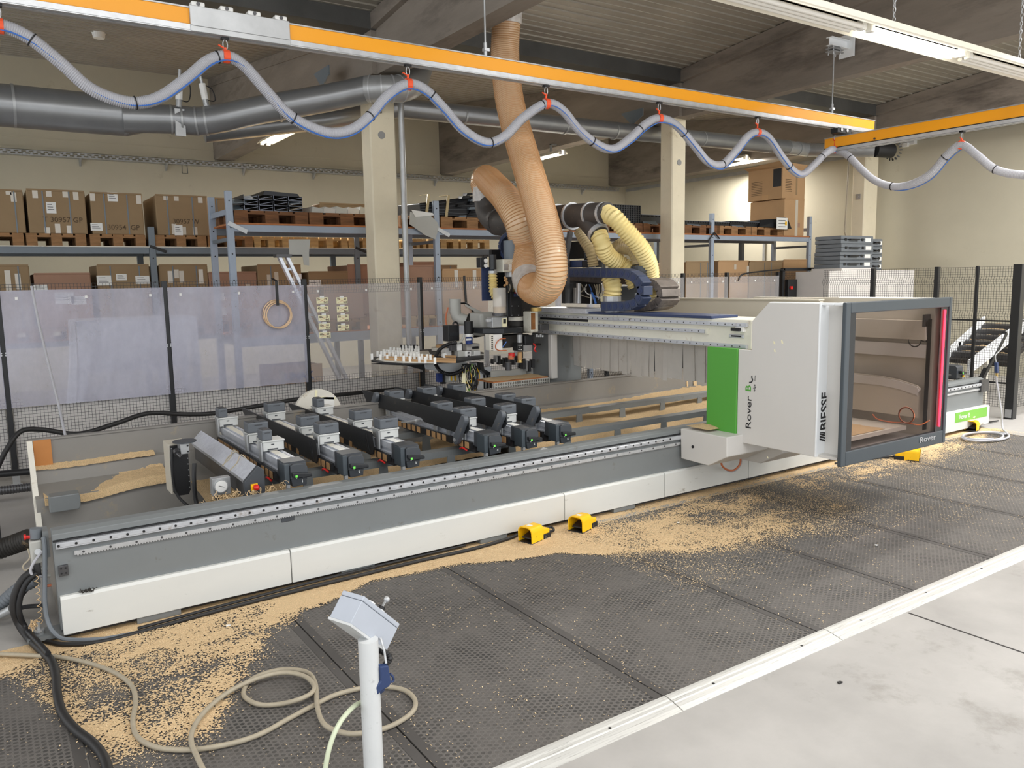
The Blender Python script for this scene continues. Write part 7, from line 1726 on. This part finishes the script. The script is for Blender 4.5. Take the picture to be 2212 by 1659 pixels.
# ================================================================== foot pedals
def pedal(cx, cy, ang, label, cable=None):
    z0 = 0.016
    t = thing('foot_pedal', label, 'foot switch', (cx, cy, z0), 'yellow guarded foot pedals')
    R = Matrix.Translation((cx, cy, z0)) @ Matrix.Rotation(ang, 4, 'Z')
    def mb(): m = MB(); m.X = R; return m
    def arch(w_, h, rr):
        p = [(-w_/2, 0.0)]
        for k in range(7): th = math.pi-math.pi/2*k/6; p.append((-w_/2+rr+rr*math.cos(th), h-rr+rr*math.sin(th)))
        for k in range(7): th = math.pi/2-math.pi/2*k/6; p.append((w_/2-rr+rr*math.cos(th), h-rr+rr*math.sin(th)))
        p.append((w_/2, 0.0)); return p
    o1 = arch(0.122, 0.118, 0.040); i1 = arch(0.108, 0.110, 0.034)
    o2 = arch(0.118, 0.112, 0.036); i2 = arch(0.104, 0.104, 0.030)
    n = len(o1); m = mb()
    def ring(pts, x, slant=0.0): return [(x+slant*p[1], p[0], p[1]) for p in pts]
    A = ring(o1,0.0,-0.05)+ring(i1,0.0,-0.05)+ring(o2,0.125)+ring(i2,0.118)
    f = []
    for k in range(n-1):
        f += [(k,k+1,2*n+k+1,2*n+k), (n+k+1,n+k,3*n+k,3*n+k+1), (k+1,k,n+k,n+k+1)]
    f += [tuple(range(2*n,3*n)), tuple(range(4*n-1,3*n-1,-1))]
    m._add(A, f); build(m, 'hood', 'safety_yellow', t, smooth=True)
    m = mb(); m.prism([(0.118,0.035),(0.118,0.085),(0.14,0.076),(0.205,0.068),(0.205,0.035)], 'y', -0.052, 0.052); build(m, 'rear_cover', 'safety_yellow', t, bevel=0.006)
    m = mb(); m.box(0.10,0.215,-0.056,0.056,0.0,0.037); build(m, 'switch_body', 'black', t, bevel=0.004)
    m = mb(); m.box(-0.005,0.11,-0.062,0.062,0.0,0.010); build(m, 'base_plate', 'black', t, bevel=0.003)
    m = mb(); m.hexa([(0.012,-0.038,0.030),(0.105,-0.038,0.052),(0.105,0.038,0.052),(0.012,0.038,0.030),(0.012,-0.038,0.040),(0.105,-0.038,0.064),(0.105,0.038,0.064),(0.012,0.038,0.040)]); build(m, 'tread', 'plate_black', t, bevel=0.003)
    m = mb(); m.box(0.03,0.062,-0.018,0.018,0.1155,0.117); build(m, 'maker_label', 'paper', t)
    m = mb(); m.cyl((0.15,-0.0565,0.018),(0.15,-0.059,0.018),0.011,12).cyl((0.185,-0.0565,0.018),(0.185,-0.0575,0.018),0.006,8); build(m, 'side_plug', 'dark_steel', t)
    if cable:
        s = R @ Vector((0.215,0.0,0.02)); build(MB().tube(spline([s]+[Vector(c) for c in cable],6),0.009,8), 'pedal_cable', 'black', t, smooth=True)
    return t
pedal(2.945, 4.285, math.radians(16), 'yellow guarded foot pedal nearest the post, cable looping behind it', [(3.24,4.36,0.03),(3.27,4.43,0.03),(3.20,4.44,0.03)])
pedal(3.365, 4.265, math.radians(20), 'yellow guarded foot pedal, second one along the machine base', None)
pedal(7.315, 3.985, math.radians(114), 'yellow guarded foot pedal seen from its side under the cabin', [(7.1,4.25,0.03),(6.9,4.33,0.02),(6.6,4.40,0.02)])
pedal(9.13, 4.41, math.radians(14), 'yellow guarded foot pedal in front of the green Rover label', [(9.45,4.49,0.02),(9.7,4.55,0.02),(10.0,4.52,0.02)])
# ================================================================== post with button box and air gun
PXY = (1.003, 2.42)
st = thing('control_post', 'light grey post with a tilted grey button box on top', 'control post', (PXY[0], PXY[1], 0.0))
build(MB().cyl((PXY[0],PXY[1],0.0),(PXY[0],PXY[1],0.01),0.10,28), 'base_disc', 'post_paint', st)
ptop = RY(782, 1385, PXY[1])
build(MB().cyl((PXY[0],PXY[1],0.01),(PXY[0],PXY[1],ptop.z),0.0345,28), 'post_tube', 'post_paint', st, smooth=True)
az = math.radians(-22.3)
v = Vector((math.sin(az), math.cos(az), 0)); h = Vector((math.cos(az), -math.sin(az), 0))
th = math.radians(44.2)
u = h*math.cos(th)+Vector((0,0,-math.sin(th))); wv_ = h*math.sin(th)+Vector((0,0,math.cos(th)))
C0 = Vector((0.9294, 2.390, 0.672))      # lower front left corner
L_, D_, H_ = 0.235, 0.100, 0.0853
def bp(a, b, c): return C0+u*a+v*b+wv_*c
def ob(a0,a1,b0,b1,c0,c1): return MB().hexa([bp(a0,b0,c0),bp(a1,b0,c0),bp(a1,b1,c0),bp(a0,b1,c0),bp(a0,b0,c1),bp(a1,b0,c1),bp(a1,b1,c1),bp(a0,b1,c1)])
build(ob(0,L_,0,D_,0.004,H_), 'box_body', 'box_grey', st, bevel=0.002)
build(ob(-0.002,L_+0.002,-0.002,D_+0.002,-0.004,0.004), 'box_base', 'post_paint', st)
build(ob(-0.001,L_+0.001,-0.001,D_+0.001,H_+0.0015,H_+0.018), 'box_lid', 'box_grey', st, bevel=0.003)
for a in (0.008, L_-0.008):
    for b in (0.008, D_-0.008): build(MB().cyl(bp(a,b,H_+0.018),bp(a,b,H_+0.0195),0.004,8), 'lid_screw', 'dark_steel', st)
build(MB().cyl(bp(0.095,0.05,H_+0.018),bp(0.095,0.05,H_+0.030),0.02,18), 'white_button', 'white', st)
build(MB().cyl(bp(0.165,0.05,H_+0.018),bp(0.165,0.05,H_+0.030),0.015,18), 'key_collar', 'white', st); build(MB().cyl(bp(0.165,0.05,H_+0.030),bp(0.165,0.05,H_+0.042),0.012,18), 'key_barrel', 'black', st)
kb = bp(0.165,0.05,H_+0.042)
build(MB().bar(kb, kb+wv_*0.022+u*0.003, 0.003, 0.008, tuple(v)).sphere(kb+wv_*0.030+u*0.005,0.011,10,8), 'key', 'steel', st)
hk = bp(0.165,-0.002,0.02); gt = RY(834, 1433, PXY[1]-0.03)
build(MB().tube([hk,hk+v*-0.006+Vector((0,0,0.002)),hk.lerp(gt,0.5)+v*-0.008,gt],0.004,8), 'hook_rod', 'steel', st)
q, rad = ribbed(spline([bp(0.215,0.05,0.0),RY(841,1418,PXY[1]),RY(833,1435,PXY[1]+0.01),RY(815,1455,PXY[1]+0.02),RY(800,1475,PXY[1]+0.03)],8),0.010,0.008,0.002,per=4)
build(MB().tube(q,0.01,10,rad), 'conduit', 'black', st, smooth=True)
gun = thing('air_gun', 'dark blue air blow gun hooked below the grey button box', 'air gun', tuple(RY(828,1490,PXY[1]-0.02)))
g = [RY(px,py,PXY[1]-0.02) for px,py in ((817,1437),(836,1434),(842,1470),(838,1480),(826,1486),(811,1499),(807,1482),(819,1468))]
build(MB().prism([(p.x,p.z) for p in g],'y',PXY[1]-0.034,PXY[1]-0.008), 'gun_body', 'gun_blue', gun, bevel=0.005)
build(MB().tube(spline([RY(842,1455,PXY[1]-0.02),RY(849,1462,PXY[1]-0.02),RY(850,1470,PXY[1]-0.02),RY(844,1474,PXY[1]-0.02)],5),0.004,8), 'trigger_guard', 'gun_blue', gun)
build(MB().tube([RY(812,1434,PXY[1]-0.02),RY(820,1437,PXY[1]-0.02)],0.005,8), 'gun_nozzle', 'gun_blue', gun)
build(MB().tube([RY(826,1486,PXY[1]-0.02),RY(812,1500,PXY[1]+0.0),RY(803,1506,PXY[1]+0.02)],0.012,10), 'gun_grip', 'gun_blue', gun, smooth=True)
gh = [RY(806,1500,PXY[1]+0.02),RY(790,1512,PXY[1]+0.05),RY(770,1522,PXY[1]+0.03),RY(752,1538,PXY[1]-0.02),RY(735,1560,PXY[1]-0.05),RY(720,1590,PXY[1]-0.07),RY(708,1630,PXY[1]-0.08),RY(698,1690,PXY[1]-0.08)]
build(MB().tube(spline(gh,8),0.0085,10), 'air_hose', 'hose_greenish', cat='hose', label='pale greenish air hose hanging from the blue gun', smooth=True)
# ================================================================== beige hose coiled on the mats
bh = [(-60,1412),(0,1413),(70,1416),(130,1420),(190,1432),(245,1452),(283,1480),(293,1515),(287,1560),(300,1595),(345,1616),(420,1619),(500,1606),(562,1586),(623,1553),(681,1522),(722,1502),(765,1490),(800,1484),(840,1484),(876,1492),(897,1514),(888,1541),(838,1571),(768,1585),(722,1577),(697,1560),(685,1524),(682,1480),(668,1455),(640,1447),(605,1447),(568,1456),(540,1470),(527,1490),(530,1507),(560,1522),(605,1521),(648,1510),(674,1496),(678,1480),(658,1461),(615,1453),(560,1464),(495,1494),(440,1540),(413,1590),(428,1640),(460,1700)]
bpts = []
for i,(px,py) in enumerate(bh):
    zz = 0.028
    if 24 <= i <= 27: zz = 0.045
    if i >= 38: zz = 0.046
    bpts.append(RZ(px,py,zz))
build(MB().tube(resample(spline(bpts,10),0.015),0.0105,10), 'beige_hose', 'hose_beige', cat='hose', label='beige hose lying in loose coils over the mats and sawdust', smooth=True)
# ================================================================== hoses and air service unit at the machine's left end
YE = 4.66
E_ = lambda px, py, y=YE: RY(px, py, y)
fr = thing('air_service_unit', 'grey air service unit with red knob and hoses at the left machine end', 'air regulator', tuple(E_(80,1215)))
a = E_(77,1162); b = E_(77,1141); build(MB().cyl(a,b,0.027,20), 'regulator_cap', 'case_grey', fr, smooth=True)
a = E_(62,1168); b = E_(94,1212); build(MB().box(a.x,b.x,YE-0.03,YE+0.03,b.z,a.z), 'regulator_body', 'pvc_grey', fr, bevel=0.008)
a = E_(70,1212); b = E_(90,1245); build(MB().box(a.x,b.x,YE-0.02,YE+0.03,b.z,a.z), 'lower_body', 'dark_steel', fr, bevel=0.006)
a = E_(65,1160); b = E_(56,1160); build(MB().cyl(a,b,0.008,10).cyl(b,b+Vector((-0.01,0,0)),0.014,10), 'red_knob', 'red', fr)
build(MB().cyl(E_(82,1192,YE-0.03),E_(82,1192,YE-0.045),0.016,14), 'gauge_port', 'galv', fr)
for (px,py) in ((95,1228),(100,1243)): build(MB().cyl(E_(px-10,py),E_(px+9,py),0.011,10), 'fitting', 'pvc_grey', fr)
build(MB().cyl(E_(98,1266),E_(111,1264),0.008,8), 'brass_fitting', 'copper', fr)
build(MB().box(E_(90,1150).x,0.19,YE-0.04,YE+0.06,0.42,0.56), 'mount_plate', 'bed_grey', fr)
build(MB().tube(spline([E_(94,1160,4.6),E_(97,1185,4.58),E_(97,1250,4.56),E_(97,1300,4.54),E_(103,1340,4.52),E_(118,1368,4.48),RZ(145,1381,0.03),RZ(220,1380,0.025),RZ(300,1366,0.02)],8),0.011,8), 'grey_hose', 'case_grey', fr, smooth=True)
build(MB().tube(spline([E_(92,1190,4.62),E_(75,1212,4.6),E_(66,1232,4.6),E_(74,1244,4.6),E_(96,1245,4.62)],8),0.007,8), 'grey_tube', 'hose_grey', fr, smooth=True)
build(MB().tube(spline([E_(60,1185,4.66),E_(64,1205,4.64),E_(50,1222,4.62),E_(54,1232,4.62),E_(66,1225,4.62)],6),0.004,6), 'string', 'hose_beige', fr)
blk = [(72,1232,'y'),(48,1252,'y'),(32,1285,'y'),(30,1318,'y'),(42,1350,'y'),(65,1382,'z'),(92,1408,'z'),(112,1430,'z'),(121,1462,'z'),(124,1500,'z'),(135,1540,'z'),(162,1575,'z'),(200,1605,'z'),(226,1640,'z'),(242,1700,'z')]
build(MB().tube(spline([E_(px,py,4.62) if k == 'y' else RZ(px,py,0.035) for px,py,k in blk],8),0.0185,12), 'black_cable', 'rubber', cat='cable', label='thick black cable curving from the machine end down over the mats', smooth=True)
blk = [(80,1238,'y'),(58,1258,'y'),(44,1290,'y'),(42,1325,'y'),(56,1358,'y'),(80,1385,'z'),(104,1412,'z')]
build(MB().tube(spline([E_(px,py,4.60) if k == 'y' else RZ(px,py,0.06) for px,py,k in blk],8),0.014,10), 'black_cable', 'black', cat='cable', label='second black cable tied beside the thick one at the machine end', smooth=True)
build(MB().tube(spline([E_(70,1258,4.9),E_(45,1290,4.95),E_(30,1325,5.0),E_(50,1312,4.9),E_(96,1308,4.75)],8),0.012,8), 'black_cable', 'black', cat='cable', label='black cable loop behind the machine end', smooth=True)
fl = [(98,1385),(140,1392),(220,1386),(330,1358),(460,1322),(600,1286),(740,1252),(900,1213),(1020,1186),(1100,1163),(1128,1150)]
build(MB().tube(spline([RZ(px,py,0.02) for px,py in fl],8),0.012,10), 'floor_cable', 'rubber', cat='cable', label='black cable lying along the foot of the machine', smooth=True)
fl = [(300,1362),(460,1318),(620,1276),(760,1240),(900,1206),(1010,1180)]
build(MB().tube(spline([RZ(px,py,0.03)+Vector((0,0.03,0)) for px,py in fl],8),0.009,8), 'floor_cable', 'black', cat='cable', label='thinner black cable behind the one along the machine foot', smooth=True)
def corr(pts, r, m, label, pitch=0.02):
    q, rad = ribbed(spline(pts,8), r, pitch, r*0.07, per=4); build(MB().tube(q, r, 16, rad), 'corrugated_hose', m, cat='hose', label=label, smooth=True)
corr([E_(-60,1345,5.0),E_(0,1305,4.95),E_(40,1272,4.9),E_(80,1252,4.85)],0.034,'case_grey','grey corrugated hose running left from the machine end')
corr([E_(-60,1205,5.9),E_(0,1186,5.85),E_(40,1172,5.8),E_(66,1162,5.75)],0.060,'rubber_dusty','thick dark corrugated hose left of the regulator')
corr([RZ(-60,1062,0.12),RZ(0,1060,0.12),RZ(66,1052,0.12)],0.036,'dark_steel','dark spiral hose on the floor behind the machine end')
build(MB().tube([RZ(-50,1028,0.2),RZ(0,1024,0.2),RZ(70,1018,0.2)],0.03,10), 'floor_pipe', 'black', cat='pipe', label='black pipe along the fence foot at the left frame edge', smooth=True)
build(MB().tube([E_(-40,1332,4.9),E_(0,1328,4.88),E_(24,1316,4.85)],0.022,12), 'steel_tube', 'galv', cat='pipe', label='shiny metal tube end at the left frame edge', smooth=True)
build(MB().box(-0.30, -0.018, 6.55, 6.65, 0, 0.36), 'dark_box', 'black', cat='box', label='black box cut by the left frame edge')
mb = MB()
mb.tube([E_(78,1245,4.56)+Vector((0.010*math.sin(k*0.8),0.012*math.cos(k*0.8),-k*0.0042)) for k in range(62)],0.0018,4)
for k in range(8): mb.tube(spline([E_(72+random.uniform(-4,6),1345+random.uniform(-6,14),4.55)+Vector((random.gauss(0,0.012),random.gauss(0,0.012),random.gauss(0,0.01))) for _ in range(5)],4),0.0018,4)
build(mb, 'curly_shavings', 'sawdust', kind='stuff', label='long curl of shaving hanging at the machine end')
# grey hose coil and air gun line at the right
hc = []
for k in range(60):
    t_ = k/59*2*math.pi*2.6; R = 0.34-0.06*(k/59); hc.append(Vector((8.83+0.05*math.sin(t_*0.4)+R*math.cos(t_+0.5), 4.12+R*0.55*math.sin(t_+0.5), 0.03+0.004*k/10)))
build(MB().tube(hc,0.0105,8), 'hose_coil', 'hose_grey', cat='hose', label='grey air hose coiled on the floor below the hanging blue gun', smooth=True)
hg = [hc[0],Vector((9.17,4.05,0.035)),RY(2166,925,4.25),RY(2163,890,4.30),RY(2157,850,4.34),RY(2153,825,4.36),RY(2152,812,4.36)]
build(MB().tube(spline(hg,8),0.0105,8), 'air_hose', 'hose_grey', cat='hose', label='grey air hose rising to the blue gun at the right machine end', smooth=True)
t = thing('air_gun', 'blue air blow gun hanging at the right machine end', 'air gun', tuple(RY(2152,800,4.36)))
build(MB().bar(RY(2153,805,4.36),RY(2152,783,4.36),0.03,0.03), 'gun_body', 'gun_blue', t); build(MB().bar(RY(2153,815,4.36),RY(2153,805,4.36),0.018,0.018), 'gun_fitting', 'brass', t)
build(MB().tube(spline([RY(2152,783,4.36),RY(2150,770,4.36),RY(2153,764,4.36),RY(2168,750,4.37)],5),0.006,6), 'gun_hook', 'steel', t)
# right end of the bed: two more work bar heads
for k,(x,y0,lab) in enumerate(((9.02,4.74,'dark work bar head at the right machine end, left one'),(9.38,4.74,'dark work bar head at the right machine end, right one with a yellow button'))):
    t = thing('work_bar', lab, 'work bar', (x+0.07, 5.4, 0.56), 'work bars at the right machine end')
    build(MB().box(x+0.01,x+0.13,4.88,6.35,0.61,0.70), 'bar_profile', 'plate_black', t); build(MB().box(x+0.03,x+0.11,4.88,6.35,0.70,0.706), 'cover_strip', 'white_dirty', t)
    build(MB().prism([(4.72,0.56),(4.72,0.69),(4.74,0.708),(4.88,0.712),(4.88,0.56)],'x',x,x+0.14), 'head_block', 'plastic_dark', t, bevel=0.004)
    build(MB().prism([(x+0.034,0.652),(x+0.06,0.648),(x+0.158,0.634),(x+0.160,0.612),(x+0.06,0.614),(x+0.034,0.628)],'y',4.68,4.72), 'grip', 'plate_black', t, bevel=0.004)
    build(MB().box(x+0.052,x+0.066,4.675,4.68,0.620,0.634), 'button', 'led_green', t)
    if k: build(MB().cyl((x+0.125,4.715,0.585),(x+0.125,4.70,0.585),0.012,12), 'yellow_button', 'safety_yellow', t)
    build(MB().box(x-0.02,x-0.005,4.95,6.0,0.60,0.69), 'lift_plate', 'plate_black', t)
make_pod(9.02, 5.35, 'wide', 'square grey suction pod at the right machine end')
# ================================================================== sawdust on the mats
rng = np.random.RandomState(12)
def dens(X, Y):
    yl = np.interp(X, [-0.6,-0.05,0.1,0.25,0.6,0.85,1.1,1.35,1.8,2.4,2.65,3.0,3.3,3.6,4.2,4.8,5.4,6.0,7.2,8.5,9.5], [4.2,4.05,3.6,3.05,2.95,3.35,3.75,4.02,4.24,4.17,4.02,3.97,3.66,3.42,3.12,3.05,3.3,3.75,3.75,3.85,3.9])
    lv = np.interp(X, [-0.6,0.0,0.3,1.2,1.5,3.1,3.4,4.0,4.7,5.1,5.6,6.1,6.6,7.4,9.5], [0.66,0.58,0.53,0.60,0.95,0.92,0.56,0.44,0.36,0.24,0.18,0.30,0.46,0.48,0.46])
    wd = np.interp(X, [-0.6,1.2,1.6,3.1,3.5,9.5], [0.18,0.30,0.05,0.07,0.22,0.35])
    D = lv*np.clip((Y-yl)/wd, 0, 1)
    D = np.maximum(D, np.interp(X,[-1,2.8,3.4,9.5],[0.95,0.95,0.75,0.7])*np.clip((Y-4.27)/0.08, 0, 1))
    D = D*(Y < 4.56)
    return D
st_ = 0.0075
xs = np.arange(-0.65, 9.5, st_); ys = np.arange(2.75, 4.545, st_); X, Y = np.meshgrid(xs, ys)
n1 = vnoise(50, X*0.9+Y*0.5, Y*1.6-X*0.3, 3.2, 5, 0.6); n2 = vnoise(60, X, Y, 24, 3, 0.6); n3 = rng.rand(*X.shape)
sc_ = 0.42*np.clip((n1-0.5)*2.3+0.5,0,1)+0.20*n2+0.38*n3
D = dens(X, Y)
keep = (D > sc_)[:-1,:-1]
base = np.where(Y < 4.33, 0.0158, 0.004)
Z = base+0.0016+0.010*np.clip(D-0.5,0,1)*n2+0.0025*n3
grid_mesh('sawdust', X, Y, Z, keep, 'sawdust', 'pale sawdust spread over the rubber mats along the machine')
# loose flakes
N = 150000
fx = rng.uniform(-0.65, 9.5, N*5); fy = rng.uniform(2.32, 4.5, N*5)
Df = dens(fx, fy)+0.015+0.10*np.exp(-((fx-6.2)/0.008)**2)*(fy > 2.5)+0.25*np.exp(-((fx-3.36-(4.3-fy)*0.0)/0.02)**2)*np.clip((fy-3.1)/0.6,0,1)+0.10*((fx > 3.2) & (fx < 5.6) & (fy > 3.0))+0.04*((fx > 5.6) & (fy > 2.8))
gn = vnoise(70, fx, fy, 2.2, 4)
kp = rng.rand(N*5) < Df*np.clip(gn*2.2-0.45,0.05,1.2)
fx = fx[kp][:N]; fy = fy[kp][:N]; n = len(fx)
fz = np.where(fy < 4.33, 0.0175, 0.006)+0.006*dens(fx,fy)*rng.rand(n)
an = rng.rand(n)*6.283; la = rng.uniform(0.0016,0.0042,n); lb2 = rng.uniform(0.0009,0.0022,n); tl = rng.uniform(-0.0012,0.0012,n)
ca, sa = np.cos(an), np.sin(an)
V = np.zeros((n,4,3))
for k,(a,b) in enumerate(((-1,-1),(1,-1),(1,1),(-1,1))):
    V[:,k,0] = fx+a*la*ca-b*lb2*sa; V[:,k,1] = fy+a*la*sa+b*lb2*ca; V[:,k,2] = fz+a*tl+0.0004*(k == 2)
me = bpy.data.meshes.new('wood_flakes'); me.vertices.add(n*4); me.vertices.foreach_set('co', V.ravel())
me.loops.add(n*4); me.loops.foreach_set('vertex_index', np.arange(n*4,dtype=np.int32)); me.polygons.add(n); me.polygons.foreach_set('loop_start', np.arange(0,n*4,4,dtype=np.int32))
me.update(calc_edges=True); me.validate(); mat('flake', (230,204,162), 0.9, var=0.2, scale=30); me.materials.append(MATS['flake'])
o = bpy.data.objects.new('wood_flakes', me); COL.objects.link(o); meta(o, 'loose pale wood flakes scattered over the mats', None, None, 'stuff')
# a few scraps on the floor
for i,(px,py,lab) in enumerate(((1814,1475,'dark scrap lying on the bare concrete'),(1893,1178,'small white scrap on the mat in front of the cabin shadow'),(1465,1129,'small white scrap on the mat right of the pedals'),(493,1352,'small white scrap in the sawdust left of the post'))):
    c = RZ(px,py,0.002 if i == 0 else 0.018); a = 0.012
    build(MB().hexa([(c.x-a,c.y-a*0.5,c.z),(c.x+a,c.y-a*0.6,c.z),(c.x+a,c.y+a*0.5,c.z),(c.x-a*0.7,c.y+a*0.6,c.z),(c.x-a,c.y-a*0.5,c.z+0.003),(c.x+a,c.y-a*0.6,c.z+0.005),(c.x+a,c.y+a*0.5,c.z+0.003),(c.x-a*0.7,c.y+a*0.6,c.z+0.006)]), 'scrap', 'rubber' if i == 0 else 'paper', cat='scrap', label=lab)
